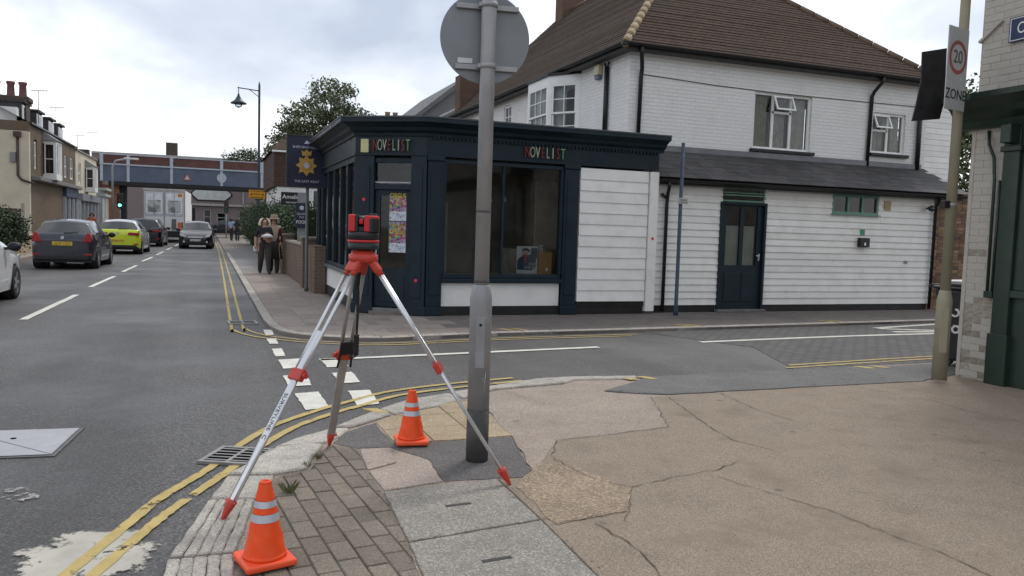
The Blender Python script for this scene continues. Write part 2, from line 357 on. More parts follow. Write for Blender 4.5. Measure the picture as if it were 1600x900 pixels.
yB = [(-.52, 3.5), (-.27, 4.19), (-.14, 4.5), (.1, 5.0), (.32, 5.5), (.6, 6.0), (.95, 6.39), (1.2, 6.6), (1.6, 6.93), (2.2, 7.15), (2.95, 7.34)]
for yy_ in ([(6.45, 7.58), (7.6, 7.69), (8.9, 7.79), (14, 8.1)], [(6.3, 7.43), (7.6, 7.54), (8.9, 7.64), (14, 7.95)]): ribbon(smooth_line(sc(yy_, 1.03), 14), .055, ZM-.002, wob=.14, seed=3).build('double_yellow_line', yellow_paint, road)
for i, p in enumerate((yA, yB)): ribbon(smooth_line(sc(p, 1.03), 14), .062, ZM-.002, wob=.14, seed=i).build('double_yellow_line', yellow_paint, road)
yC = [(.55, 60), (.6, 45), (.54, 25), (.47, 13), (.5, 12.1), (.66, 11.5), (.93, 11.1), (1.4, 10.68), (2.2, 10.38), (3.8, 10.6), (6.2, 10.72)]
yD = [(.40, 60), (.44, 45), (.38, 25), (.31, 13), (.33, 12.0), (.53, 11.35), (.84, 10.95), (1.35, 10.52), (2.2, 10.22), (3.8, 10.45), (6.0, 10.55)]
for i, p in enumerate((yC, yD)): ribbon(smooth_line(p, 14), .045, ZM-.002, wob=.12, seed=5+i).build('double_yellow_line', yellow_paint, road)
blob = sc([(-.81, 4.08), (-.72, 4.10), (-.63, 4.12), (-.60, 4.22), (-.58, 4.31), (-.44, 4.38), (-.36, 4.28), (-.27, 4.15), (-.2, 3.97), (-.25, 3.74), (-.29, 3.5), (-.5, 3.45), (-.53, 3.83), (-.60, 3.93), (-.71, 3.97)], 1.03)
wp = worn('worn_white', (.42, .40, .345), amt=.53)
def falloff(m, c, rx, ry, k):
    t = m.node_tree; N_, L_ = t.nodes, t.links; tc = N_.new('ShaderNodeTexCoord'); mp_ = N_.new('ShaderNodeMapping'); mp_.vector_type = 'TEXTURE'
    mp_.inputs['Location'].default_value = (c[0], c[1], ZM); mp_.inputs['Scale'].default_value = (rx, ry, 1); L_.new(tc.outputs['Object'], mp_.inputs['Vector'])
    ln = N_.new('ShaderNodeVectorMath'); ln.operation = 'LENGTH'; L_.new(mp_.outputs['Vector'], ln.inputs[0])
    r = [n for n in N_ if n.type == 'MAP_RANGE' and n.outputs[0].links and n.outputs[0].links[0].to_socket.name == 'Alpha'][0]; src = r.inputs['Value'].links[0].from_socket
    f = N_.new('ShaderNodeMapRange'); L_.new(ln.outputs['Value'], f.inputs['Value'])
    for a, v in zip(('From Min', 'From Max', 'To Min', 'To Max'), (.45, 1.0, .12, -k)): f.inputs[a].default_value = v
    ad = N_.new('ShaderNodeMath'); ad.operation = 'ADD'; L_.new(src, ad.inputs[0]); L_.new(f.outputs[0], ad.inputs[1]); L_.new(ad.outputs[0], r.inputs['Value'])
falloff(wp, (-.53, 4.02), .46, .54, .30)
mark('worn_paint_patch', [(-.53+.40*math.cos(k*.21), 4.02+.5*math.sin(k*.21)) for k in range(30)], wp, ZR+.006)
for i, (x, y, r) in enumerate(((-1.03, 5.12, .05), (-.96, 4.98, .06), (-1.1, 5.0, .04))):
    mark('worn_paint_fleck', ccw(ragged([(x+r*math.cos(a)*1.5, y+r*math.sin(a)) for a in [k*.785 for k in range(8)]], .02, .03, i)), worn('worn_white2', (.36, .35, .32), amt=.54))

# near corner: base sheet, kerb stones, blocks, slabs, forecourt
near = MB().prism([(-.2, -8), (-.14, 2.8), (-.1, 3.6), (.06, 4.4), (.2, 4.9), (.46, 5.35), (.75, 5.72), (1.2, 6.2), (1.75, 6.65), (2.5, 7.02), (3.3, 7.12), (3.5, 7.38), (4.25, 7.28), (6.3, 7.36), (8.16, 7.4), (30, 8.3), (30, -8)][::-1], -.085, -.008).build('pavement', conc_light); tag(near, kind='structure')
def piece(name, poly, mt, z0=-.07, z1=0, bev=.004, parent=None):
    return MB().prism(ccw(poly), z0, z1).build(name, mt, parent or near, bev, 1)
kerbs = [[(-.24, 2.75), (-.17, 3.74), (.105, 3.72), (.09, 2.75)], [(-.165, 3.77), (-.12, 4.06), (.0, 4.5), (.235, 4.44), (.17, 4.1), (.115, 3.75)], [(.005, 4.53), (.1, 4.92), (.37, 4.85), (.24, 4.47)],
         [(.11, 4.95), (.27, 5.2), (.42, 5.46), (.6, 5.5), (.73, 5.46), (.62, 5.15), (.56, 4.94), (.38, 4.88)], [(.42, 5.5), (.62, 5.72), (.86, 5.9), (.98, 5.86), (.88, 5.68), (.77, 5.52)],
         [(.88, 5.92), (1.08, 6.15), (1.3, 6.42), (1.38, 6.22), (1.17, 6.05), (1.0, 5.89)], [(1.32, 6.44), (1.64, 6.73), (2.05, 6.92), (2.1, 6.65), (1.82, 6.45), (1.4, 6.23)],
         [(2.07, 6.93), (2.48, 7.1), (3.14, 7.4), (3.3, 7.14), (2.5, 6.98), (2.12, 6.67)], [(3.17, 7.41), (3.5, 7.44), (4.25, 7.34), (4.2, 7.2), (3.5, 7.28), (3.33, 7.15)]]
for i, kq in enumerate(kerbs):
    if i < 2:      # ribbed stones: long ridges with grooves between
        n = 5; st = empty('kerb_stone', (0, 0, 0)); st.parent = near
        c = kq if len(kq) == 4 else [kq[0], kq[2], kq[3], kq[5]]
        for k in range(n):
            a, b = k/n+.008, (k+1)/n-.008
            lp = lambda p, q_, t: (p[0]+(q_[0]-p[0])*t, p[1]+(q_[1]-p[1])*t)
            piece('kerb_ridge', ragged([lp(c[0], c[3], a), lp(c[1], c[2], a), lp(c[1], c[2], b), lp(c[0], c[3], b)], .004, .06, k+i*9), granite, -.08, .012, .006, st)
    else: piece('kerb_stone', ragged(kq, .008, .09, i), granite, -.08, .008+.006*(i % 2), .01)
pv = [(.95, 5.35), (.92, 4.85), (.93, 4.41), (.90, 3.66), (.86, 3.27), (.8, 2.3), (.1, 2.3), (.12, 3.5), (.22, 4.2), (.25, 4.47), (.39, 4.85), (.58, 4.93), (.66, 5.15), (.78, 5.5)]
da = math.atan2(.19, 2.02); ax = Vector((math.cos(da), math.sin(da))); ay = Vector((-math.sin(da), math.cos(da)))*1
ay = Vector((-.0936, .9956)); ax = Vector((.9956, .0936))
for ci in range(-2, 12):
    for ri in range(-3, 18):
        o = Vector((.02, 2.2))+ax*(ci*.108)+ay*(ri*.214+(.107 if ci % 2 else 0))
        rr = [o, o+ax*.1, o+ax*.1+ay*.205, o+ay*.205]
        p = clip(pv, [tuple(v) for v in rr])
        if len(p) >= 3 and area(p) > .002:
            piece('paver', p, paver, -.06, rnd.uniform(-.004, .002), .004)
MB().prism(ccw(pv), -.07, -.0065).build('paver_bed', joint, near)
piece('concrete_slab', ragged([(.935, 4.40), (1.635, 4.45), (1.63, 3.75), (.905, 3.655)], .003, .05, 3), conc_grey, -.06, .004)
piece('concrete_slab', ragged([(.90, 3.635), (1.63, 3.73), (1.6, 2.9), (.85, 2.8)], .003, .05, 4), conc_grey, -.06, .004)
piece('concrete_slab', [(.85, 2.78), (1.6, 2.88), (1.55, 2.0), (.8, 1.9)], conc_grey, -.06, .004)
for x, y in ((1.28, 4.07), (1.24, 3.33)):
    piece('lifting_slot', [(x-.075, y-.02), (x+.075, y-.01), (x+.075, y+.02), (x-.075, y+.01)], mat('slot_dark', (.06, .058, .06), .9), 0, .0065, .002)
piece('pink_slab', ragged([(.955, 5.31), (1.16, 5.29), (1.125, 4.95), (.925, 4.84)], .004, .06, 2), slab_pink, -.06, .002)
piece('pink_slab', [(.925, 4.81), (1.34, 4.95), (1.31, 4.5), (.945, 4.42)], slab_pink, -.06, .002)
piece('tarmac_patch', ragged([(.94, 5.78), (1.2, 6.02), (1.21, 5.4), (1.6, 5.36), (2.1, 5.37), (1.88, 4.44), (1.64, 4.47), (1.32, 4.5), (1.35, 4.97), (1.17, 5.31), (.96, 5.34), (.8, 5.52)], .008, .07, 5), asph_patch, -.06, -.003)
tp = [(1.21, 6.05), (1.4, 6.2), (1.83, 6.43), (1.9, 6.58), (2.19, 6.62), (2.12, 5.39), (1.6, 5.38), (1.22, 5.42)]
for i in range(4):
    for j in range(4):
        x, y = 1.17+i*.33, 5.38+j*.4
        p = clip(tp, [(x, y), (x+.322, y), (x+.322, y+.392), (x, y+.392)])
        if len(p) > 2 and area(p) > .004:
            s_ = piece('buff_slab', p, buff, -.06, .001+rnd.uniform(-.002, .002), .004)
fc = [(1.65, 4.45), (1.88, 4.42), (2.1, 5.33), (2.19, 6.2), (3.04, 6.26), (3.87, 6.36), (4.45, 6.38), (5.98, 6.41), (7.3, 6.4), (8.0, 6.62), (30, 6.9), (30, -8), (1.5, -8), (1.56, 2), (1.61, 2.9), (1.64, 3.73)]
fore = piece('forecourt', fc, conc_brown, -.06, .001)
piece('concrete_patch', ragged([(2.18, 6.2), (3.04, 6.25), (3.84, 6.34), (3.38, 5.3), (2.36, 5.16), (1.9, 4.46), (2.08, 5.31)], .02, .12, 8), conc_light, 0, .004, .002, fore)
piece('ochre_patch', ragged([(1.70, 4.28), (2.02, 4.7), (2.2, 4.55), (2.34, 4.05), (2.13, 3.72), (1.68, 3.66)], .015, .08, 4), conc_ochre, 0, .0055, .002, fore)
piece('side_tarmac', ragged([(3.55, 6.72), (3.66, 6.62), (4.06, 6.43), (5.57, 6.44), (7.3, 6.43), (8.0, 6.66), (30, 7.0), (30, 8.2), (8.16, 7.3), (6.3, 7.33), (4.27, 7.27), (4.22, 7.17)], .012, .12, 9), grey_tar, -.06, .003)
crack_m = mat('crack', (.095, .073, .055), .95, var=.3, vs=20)
cracks = [[(4.0, 6.3), (3.81, 5.59), (3.71, 5.22), (3.65, 4.81), (3.78, 4.5)], [(2.36, 5.18), (2.15, 4.78), (2.21, 4.25), (2.36, 4.08), (2.15, 3.72), (2.05, 3.6)], [(2.36, 4.08), (2.76, 4.19), (3.08, 4.24), (3.38, 4.38)],
          [(3.0, 4.12), (3.11, 3.77), (3.25, 3.4), (3.3, 3.0), (3.35, 2.78), (3.33, 2.3)], [(6.2, 6.4), (6.48, 5.63), (6.42, 5.1), (6.6, 4.5)], [(1.88, 3.6), (1.91, 3.45), (1.93, 3.16), (1.85, 2.9)], [(4.61, 6.35), (4.5, 5.68), (4.54, 5.24)],
          [(2.36, 5.16), (3.38, 5.3), (3.84, 6.34)], [(2.1, 6.9), (2.9, 6.85), (3.6, 6.68), (4.1, 6.42)], [(2.6, 6.9), (2.75, 6.3)], [(1.65, 3.66), (2.13, 3.72)], [(4.4, 6.4), (5.6, 6.42), (7.2, 6.41), (7.7, 6.0), (7.95, 5.6)]]
for i, cpts in enumerate(cracks):
    P_ = smooth_line(cpts, 1); q_ = []
    rr = random.Random(i)
    for a, b in zip(P_[:-1], P_[1:]):
        n = max(2, int((b-a).length/.05))
        for k in range(n):
            p = a.lerp(b, k/n); q_.append((p.x+rr.uniform(-.012, .012), p.y+rr.uniform(-.012, .012)))
    q_.append(tuple(P_[-1])[:2])
    ribbon(q_, .005, .0035 if i not in (7,) else .0065, wob=.75, seed=i).build('crack', crack_m, fore)
# far (shop) pavement
fp = [(.62, 140), (.72, 45), (.77, 25), (.79, 12.85), (.83, 12.1), (.94, 11.45), (1.15, 11.1), (1.45, 10.85), (1.8, 10.65), (2.25, 10.58), (3.0, 10.72), (3.78, 10.85), (6.4, 10.98), (10.52, 11.26), (13.09, 11.45), (30, 12.7), (60, 14.5), (60, 140)]
far = MB().prism(ccw(fp), -.085, -.004).build('pavement', mat('pavement_base', (.19, .165, .145), .9, var=.15, vs=2, dirt=.3, dcol=(.12, .1, .09))); tag(far, kind='structure')
outer = [(.74, 40), (.77, 25), (.79, 12.85), (.83, 12.1), (.94, 11.45), (1.15, 11.1), (1.45, 10.85), (1.8, 10.65), (2.25, 10.58), (3.0, 10.72), (3.78, 10.85), (6.4, 10.98), (10.52, 11.26), (13.09, 11.45), (17, 11.75)]
ol = [Vector(p) for p in outer]; seg = []; acc = 0
def along(t):
    for a, b in zip(ol[:-1], ol[1:]):
        l = (b-a).length
        if t <= l: d = (b-a).normalized(); return a+d*t, d
        t -= l
    return ol[-1], (ol[-1]-ol[-2]).normalized()
tot = sum((b-a).length for a, b in zip(ol[:-1], ol[1:])); t = 0
while t < tot-.5:
    ln = .9 if t < 27 else (.45 if t < 33 else .9)
    p, d = along(t); p2, d2 = along(min(t+ln-.012, tot)); n = Vector((-d.y, d.x)); n2 = Vector((-d2.y, d2.x))
    if (Vector((5, 30))-p).dot(n) < 0: n = -n; n2 = -n2
    piece('kerb_stone', [tuple(p), tuple(p2), tuple(p2+n2*.15), tuple(p+n*.15)], granite, -.08, .004, .012, far); t += ln
fin = [(.9, 45), (.93, 25), (.95, 12.9), (.99, 12.2), (1.09, 11.6), (1.28, 11.25), (1.55, 11.0), (1.85, 10.81), (2.25, 10.74), (3.0, 10.88), (3.78, 11.01), (6.4, 11.14), (10.52, 11.42), (13.09, 11.61), (16, 11.8), (16, 13.1), (3.3, 13.0), (2.3, 13.8), (2.3, 18.8), (2.1, 19), (2.1, 45)]
cnt = 0
for j in range(0, 26):
    for i in range(0, 3):
        x, y = .9+i*.46, 12.0+j*.62+(.31 if i % 2 else 0)
        p = clip(fin, [(x, y), (x+.45, y), (x+.45, y+.61), (x, y+.61)])
        if len(p) > 2 and area(p) > .01: piece('paving_slab', p, pave_far, -.05, rnd.uniform(-.001, .002), .004, far); cnt += 1
for i in range(0, 26):
    for j in range(0, 6):
        x, y = .9+i*.62+(.31 if j % 2 else 0), 10.6+j*.46
        if x < 2.2 and y >= 11.9: continue
        q4 = [(x, y), (x+.61, y), (x+.61, y+.45), (x, y+.45)]
        if x < 2.28: q4 = [(x, y), (x+.61, y), (x+.61, min(y+.45, 11.995 if x+.61 < 2.3 else 99)), (x, min(y+.45, 11.995 if x < 2.28 else 99))]
        p = clip(fin, q4)
        if len(p) > 2 and area(p) > .01: piece('paving_slab', p, pave_far if x < 3.2 else mat('pavement_tarmac', (.125, .108, .098), .88, var=.12, vs=2, bump=.2, bs=120, speck=.3, ss=90, dirt=.4, dcol=(.08, .07, .06), ds=1.1, rand=.05), -.05, rnd.uniform(-.001, .002), .003, far)
MB().prism(ccw([(.9, 25.0), (2.1, 25.0), (2.1, 45), (.93, 45)]), -.05, .001).build('block_strip', brick('far_setts', 'f', (.2, .2, .205), (.25, .245, .24), (.12, .115, .11), bw=.2, bh=.1, ms=.01, dirt=.25), far)
for x, y in ((4.2, 11.16), (4.42, 11.16), (7.4, 11.3), (7.6, 11.3), (10.62, 11.52), (10.85, 11.52)):
    MB().prism([(x, y-.12), (x+.1, y-.14), (x-.02, y+.1), (x-.12, y+.12)], .004, .0075).build('yellow_kerb_mark', yellow_paint, far)
for x, y in ((4.07, 7.24), (4.3, 7.23), (7.3, 7.27), (7.53, 7.27), (1.27, 6.36)):
    MB().prism([(x, y-.1), (x+.1, y-.1), (x+.02, y+.06), (x-.09, y+.07)], .004, .0155 if x < 2 else .0075).build('yellow_kerb_mark', yellow_paint, near)
lp_ = MB().prism([(-12, -20), (-5.85, -20), (-5.85, 150), (-12, 150)], -.085, .06).build('pavement', pave_far); tag(lp_, kind='structure')

# drains, manhole, weeds
iron = mat('cast_iron', (.12, .118, .115), .55, .6, var=.2, vs=8, bump=.3, bs=80)
iron_pale = mat('worn_iron', (.27, .26, .25), .5, .5, var=.15, vs=7, bump=.3, bs=90)
hole = mat('hole', (.004, .004, .004), 1, spec=0)
def drain(loc, ang, w, l, label):
    t = empty('drain_grate', (loc[0], loc[1], ZR), ang); ORG[t.name] = Vector()
    MB().box(-w/2+.01, w/2-.01, -l/2+.01, l/2-.01, .002, .018).build('drain_hole', hole, t)
    fr = MB(); fr.box(-w/2, w/2, -l/2, -l/2+.03, .002, .022).box(-w/2, w/2, l/2-.03, l/2, .002, .022).box(-w/2, -w/2+.03, -l/2+.031, l/2-.031, .002, .0215).box(w/2-.03, w/2, -l/2+.031, l/2-.031, .002, .0215)
    fr.build('frame', iron_pale, t)
    n = 6
    for k in range(1, n):
        y = -l/2+l*k/n
        MB().box(-w/2+.032, w/2-.032, y-.009, y+.009, .0185, .021).build('grate_bar', iron_pale, t)
    for x in (0.,): MB().box(x-.012, x+.012, -l/2+.032, l/2-.032, .0185, .0205).build('grate_rib', iron_pale, t)
    tag(t, label, 'drain', 'road drains'); return t
drain((.175, 5.48), R(-26), .37, .37, 'slotted iron road drain by the near kerb, crossed by the tripod leg')
drain((.48, 12.8), R(3), .42, .42, 'small slotted iron road drain at the far kerb below the shop corner')
t = empty('manhole_cover', (-1.3, 6.2, ZR)); ORG[t.name] = Vector()
steel = mat('manhole_steel', (.36, .36, .375), .42, .35, var=.08, vs=5, bump=.15, bs=200, dirt=.25, dcol=(.25, .24, .23), ds=3)
MB().box(-.40, .405, -.37, .37, .002, .008).build('frame', iron, t)
MB().add([(-.37, -.34, .012), (.37, -.34, .012), (-.37, .34, .012)], [(0, 1, 2)]).build('cover_plate', steel, t)
MB().add([(.375, -.335, .012), (.375, .345, .012), (-.365, .345, .012)], [(0, 1, 2)]).build('cover_plate', steel, t)
MB().lathe([(.02, .0), (.02, .014)], (.02, .1, 0), 10).build('keyhole', hole, t)
t.rotation_euler = (0, 0, R(-6))
tag(t, 'pale steel square manhole cover in two triangular halves on the road', 'manhole cover')
grass_m = leafmat('weed_green', (.09, .12, .035), (.17, .17, .07))
def weed(x, y, n, h, label):
    mb = MB(); rr = random.Random(int(x*1000))
    for k in range(n):
        a = rr.uniform(0, 6.28); r_ = rr.uniform(0, .03); hh = h*rr.uniform(.5, 1); lx, ly = math.cos(a), math.sin(a); px, py = lx*r_, ly*r_
        tip = (px+lx*hh*.6, py+ly*hh*.6, hh); w_ = .0028
        mb.add([(px-ly*w_, py+lx*w_, 0), (px+ly*w_, py-lx*w_, 0), (px+lx*hh*.3+ly*w_*.8, py+ly*hh*.3-lx*w_*.8, hh*.65), tip, (px+lx*hh*.3-ly*w_*.8, py+ly*hh*.3+lx*w_*.8, hh*.65)], [(0, 1, 2, 3, 4)])
    o = mb.build('weed', grass_m, None, loc=(x, y, 0)); tag(o, label, 'plant', 'weeds in the paving joints')
weed(.42, 4.53, 40, .075, 'green weed tuft between the block pavers behind the near cone')
weed(.27, 4.42, 26, .05, 'low green weeds right against the near cone')
weed(.66, 5.16, 30, .04, 'thin grass along the kerb stone by the rear tripod foot')
weed(.58, 5.0, 22, .035, 'sparse grass in the joint between kerb stone and pavers')

# loose grit and small leaves lying in the joints and along the kerbs
gr = MB(); rr = random.Random(21)
def pebble(x, y, z, s):
    a = rr.uniform(0, 6.28); c, s_ = math.cos(a)*s, math.sin(a)*s
    gr.add([(x+c, y+s_, z), (x-s_, y+c, z), (x-c, y-s_, z), (x+s_, y-c, z), (x+c*.3, y+s_*.3, z+s*.8)], [(0, 1, 4), (1, 2, 4), (2, 3, 4), (3, 0, 4)])
lines = [[(.95, 5.35), (.92, 4.85), (.93, 4.41), (.90, 3.66), (.86, 3.27)], [(.12, 3.5), (.22, 4.2), (.38, 4.85), (.58, 4.93), (.78, 5.5)], [(1.63, 2.9), (1.64, 4.45), (1.88, 4.42), (2.1, 5.33)], [(-.2, 3.6), (-.05, 4.4), (.2, 5.0), (.5, 5.6), (.95, 6.05), (1.4, 6.55), (2.4, 7.1)], [(.92, 4.41), (1.64, 4.46)], [(.90, 3.65), (1.63, 3.74)], [(4.1, 6.42), (6.0, 6.42), (7.6, 6.3)], [(2.2, 6.22), (3.8, 6.35), (3.38, 5.3)]]
for li, ln in enumerate(lines):
    for a, b in zip(ln[:-1], ln[1:]):
        n = int(math.hypot(b[0]-a[0], b[1]-a[1])*55)
        for k in range(n):
            t = rr.random(); pebble(a[0]+(b[0]-a[0])*t+rr.gauss(0, .02), a[1]+(b[1]-a[1])*t+rr.gauss(0, .02), ZR+.002 if li == 3 else .004, rr.uniform(.0015, .0055))
for k in range(420): pebble(rr.uniform(1.7, 7.5), rr.uniform(2.6, 6.3), .003, rr.uniform(.0015, .0045))
go = gr.build('grit', mat('grit', (.17, .145, .115), .95, var=.5, vs=40)); tag(go, 'loose grit scattered along the paving joints and kerb', 'grit', kind='stuff')
# ------------------------------------------------------------------ building helpers
def fbox(F, name, mt, parent, x0, x1, y0, y1, z0, z1, bevel=0, **k):
    return MB().box(x0, x1, y0, y1, z0, z1, F).build(name, mt, parent, bevel, **k)
def frame(x, y, z=0, ang=0):      # local x along the wall (to the right seen from outside), y into the wall
    return Matrix.Translation((x, y, z)) @ Matrix.Rotation(ang, 4, 'Z')
def wall(F, name, mt, parent, x0, x1, z0, z1, th, ops=()):
    """wall slab with rectangular openings (ox0,ox1,oz0,oz1)"""
    xs = sorted({x0, x1, *[o[0] for o in ops], *[o[1] for o in ops]}); mb = MB()
    for a, b in zip(xs[:-1], xs[1:]):
        if a < x0 or b > x1: continue
        cuts = sorted([(o[2], o[3]) for o in ops if o[0] <= a+1e-6 and o[1] >= b-1e-6]); z = z0
        for c, d in cuts:
            if c > z: mb.box(a, b, 0, th, z, c, F)
            z = max(z, d)
        if z < z1: mb.box(a, b, 0, th, z, z1, F)
    return mb.build(name, mt, parent)
def window(F, parent, x0, x1, z0, z1, fm, gm, nx=2, nz=1, fw_=.05, bar=.025, depth=.05, back=None, name='window', y=.02):
    """frame > bars and panes; back = material of a dark room panel"""
    fr = MB(); fr.box(x0, x1, y, y+depth, z0, z0+fw_, F).box(x0, x1, y, y+depth, z1-fw_, z1, F).box(x0, x0+fw_, y, y+depth, z0+fw_, z1-fw_, F).box(x1-fw_, x1, y, y+depth, z0+fw_, z1-fw_, F)
    w = fr.build(name, fm, parent, .004, 1)
    ix0, ix1, iz0, iz1 = x0+fw_, x1-fw_, z0+fw_, z1-fw_
    for k in range(1, nx):
        x = ix0+(ix1-ix0)*k/nx; fbox(F, 'glazing_bar', fm, w, x-bar/2, x+bar/2, y+.005, y+depth-.005, iz0, iz1)
    for k in range(1, nz):
        z = iz0+(iz1-iz0)*k/nz; fbox(F, 'glazing_bar', fm, w, ix0, ix1, y+.008, y+depth-.008, z-bar/2, z+bar/2)
    for i in range(nx):
        for j in range(nz):
            a = ix0+(ix1-ix0)*i/nx; b = ix0+(ix1-ix0)*(i+1)/nx; c = iz0+(iz1-iz0)*j/nz; d = iz0+(iz1-iz0)*(j+1)/nz
            yy = y+depth*.6; MB().add([F @ Vector(p) for p in ((a, yy, c), (b, yy, c), (b, yy, d), (a, yy, d))], [(0, 1, 2, 3)]).build('pane', gm, w)
    if back: roombox(F, back, w, x0-.01, x1+.01, y+depth+.12, y+depth+.9, z0-.01, z1+.01)
    return w
def roombox(F, mt, parent, x0, x1, y0, y1, z0, z1):
    v = [F @ Vector(p) for p in ((x0, y0, z0), (x1, y0, z0), (x1, y1, z0), (x0, y1, z0), (x0, y0, z1), (x1, y0, z1), (x1, y1, z1), (x0, y1, z1))]
    return MB().add(v, [(0, 1, 2, 3), (4, 7, 6, 5), (2, 1, 5, 6), (3, 2, 6, 7), (0, 3, 7, 4)]).build('room', mt, parent)
def sweep(path, prof, name, mt, parent, bevel=0):
    """profile [(out,z)] swept along an open 2D path with mitred corners; 'out' is to the right of travel"""
    P = [Vector(p) for p in path]; n = len(P); rows = []
    for i in range(n):
        d1 = (P[i]-P[i-1]).normalized() if i else (P[1]-P[0]).normalized()
        d2 = (P[i+1]-P[i]).normalized() if i < n-1 else d1
        n1 = Vector((d1.y, -d1.x)); n2 = Vector((d2.y, -d2.x)); b = (n1+n2).normalized(); k = 1/max(.3, b.dot(n1))
        rows.append([(P[i].x+b.x*k*o, P[i].y+b.y*k*o, z) for o, z in prof])
    m_ = len(prof); vs = [p for r_ in rows for p in r_]
    fs = [(i*m_+j, i*m_+(j+1) % m_, (i+1)*m_+(j+1) % m_, (i+1)*m_+j) for i in range(n-1) for j in range(m_)]
    fs += [tuple(range(m_))[::-1], tuple((n-1)*m_+j for j in range(m_))]
    return MB().add(vs, fs).build(name, mt, parent, bevel, fix=True)

navy = mat('shop_paint', (.0066, .0172, .0258), .5, var=.2, vs=3, bump=.06, bs=60, spec=.3, dirt=.2, dcol=(.03, .035, .04), ds=2)
navy_top = mat('shop_lead', (.075, .08, .088), .6, var=.2, vs=4, bump=.1, bs=40)
white_p = mat('white_paint', (.76, .755, .73), .55, var=.05, vs=3, bump=.1, bs=40, dirt=.3, dcol=(.5, .48, .42), ds=3.3, rand=.04)
white_f = mat('white_frame', (.76, .76, .74), .5, var=.06, vs=5, dirt=.2, dcol=(.4, .38, .35), ds=4)
black_p = mat('black_paint', (.012, .012, .013), .55, var=.25, vs=5, bump=.1, bs=50, dirt=.25, dcol=(.05, .045, .04), ds=3)
black_pl = mat('black_plastic', (.012, .012, .013), .4, var=.2, vs=8)
gl = glass('window_glass'); gl_d = glass('dark_glass', (.45, .47, .48))
room = mat('room_dark', (.16, .14, .12), .9, var=.4, vs=1.5)
room_l = mat('room_brown', (.34, .28, .22), .9, var=.5, vs=1.2)
curtain = mat('curtain', (.52, .49, .44), .9, var=.25, vs=6)
curtain_g = mat('curtain_green', (.30, .28, .16), .9, var=.3, vs=6)
def curtain_mesh(F, x0, x1, z0, z1, y, name, mt, parent, n=24, amp=.025):
    vs = []; 
    for k in range(n+1):
        x = x0+(x1-x0)*k/n; yy = y+amp*math.sin(k*1.9)
        vs += [F @ Vector((x, yy, z0)), F @ Vector((x, yy, z1))]
    return MB().add(vs, [(2*k, 2*k+2, 2*k+3, 2*k+1) for k in range(n)], True).build(name, mt, parent)

# ------------------------------------------------------------------ corner shop
shop = empty('corner_shop', (3.4, 13.1, 0))
tag(shop, 'single storey dark navy corner shop with canted doorway and NOVELIST lettering', 'shop')
A, Bp, Cp, D = (2.35, 18.95), (2.35, 13.78), (3.4, 13.1), (7.87, 13.1)
FY = frame(0, 13.1)                                        # side street face: local x = world X
FX = frame(2.35, 0, 0, R(-90))                             # main road face: local x = -Y (right seen from the road)
ca = math.atan2(Cp[1]-Bp[1], Cp[0]-Bp[0]); FC = frame(Bp[0], Bp[1], 0, ca); LC = math.hypot(Cp[0]-Bp[0], Cp[1]-Bp[1])
# side street face
fbox(FY, 'plinth', black_p, shop, 3.72, 7.66, .02, .2, 0, .155)
fbox(FY, 'stall_riser', white_p, shop, 3.72, 5.93, .035, .2, .157, .565, .004)
fbox(FY, 'window_sill', navy, shop, 3.70, 5.95, -.05, .2, .567, .64, .012)
fbox(FY, 'bottom_rail', navy, shop, 3.72, 5.93, .0, .12, .642, .715, .008)
for x0, x1 in ((3.43, 3.70), (5.95, 6.235)):
    p_ = fbox(FY, 'pilaster', navy, shop, x0, x1, -.035, .2, .16, 2.62, .006)
    fbox(FY, 'pilaster_base', navy, p_, x0-.02, x1+.02, -.06, .2, 0, .158, .01)
    fbox(FY, 'pilaster_panel', navy, p_, x0+.05, x1-.05, -.05, -.036, .35, 2.45, .006)
    fbox(FY, 'pilaster_cap', navy, p_, x0-.015, x1+.015, -.06, .2, 2.622, 2.70, .012)
sw = empty('shop_window', (0, 0, 0)); sw.parent = shop; sw.location = (0, 0, 0); ORG[sw.name] = ORG[shop.name]
fbox(FY, 'window_head', navy, sw, 3.702, 5.948, .0, .12, 2.6, 2.66)
for x0, x1 in ((3.702, 3.76), (5.89, 5.948)): fbox(FY, 'window_jamb', navy, sw, x0, x1, .0, .12, .717, 2.598, .006)
fbox(FY, 'mullion', navy, sw, 4.785, 4.822, .01, .1, .717, 2.598, .006)
for a, b in ((3.76, 4.785), (4.822, 5.89)):
    MB().add([(a, 13.16, .717), (b, 13.16, .717), (b, 13.16, 2.598), (a, 13.16, 2.598)], [(0, 1, 2, 3)]).build('pane', gl, sw)
# weatherboarded panel: twelve boards
zb = .24
for k in range(12):
    h = (2.66-.24)/12; z0 = .24+k*h
    bo = MB().add([(6.262, 13.065, z0), (7.665, 13.065, z0), (7.665, 13.085, z0+h), (6.262, 13.085, z0+h), (6.262, 13.12, z0), (7.665, 13.12, z0), (7.665, 13.12, z0+h), (6.262, 13.12, z0+h)],
                  [(0, 1, 2, 3), (4, 7, 6, 5), (0, 4, 5, 1), (3, 2, 6, 7), (0, 3, 7, 4), (1, 5, 6, 2)]).build('board', white_p, shop)
fbox(FY, 'board_plinth', black_p, shop, 6.262, 7.666, .0, .2, .157, .238)
fbox(FY, 'board_backing', white_p, shop, 6.24, 7.69, .022, .2, .24, 2.66)
fbox(FY, 'corner_post', white_p, shop, 7.69, 7.87, -.055, .22, .05, 2.66, .006)
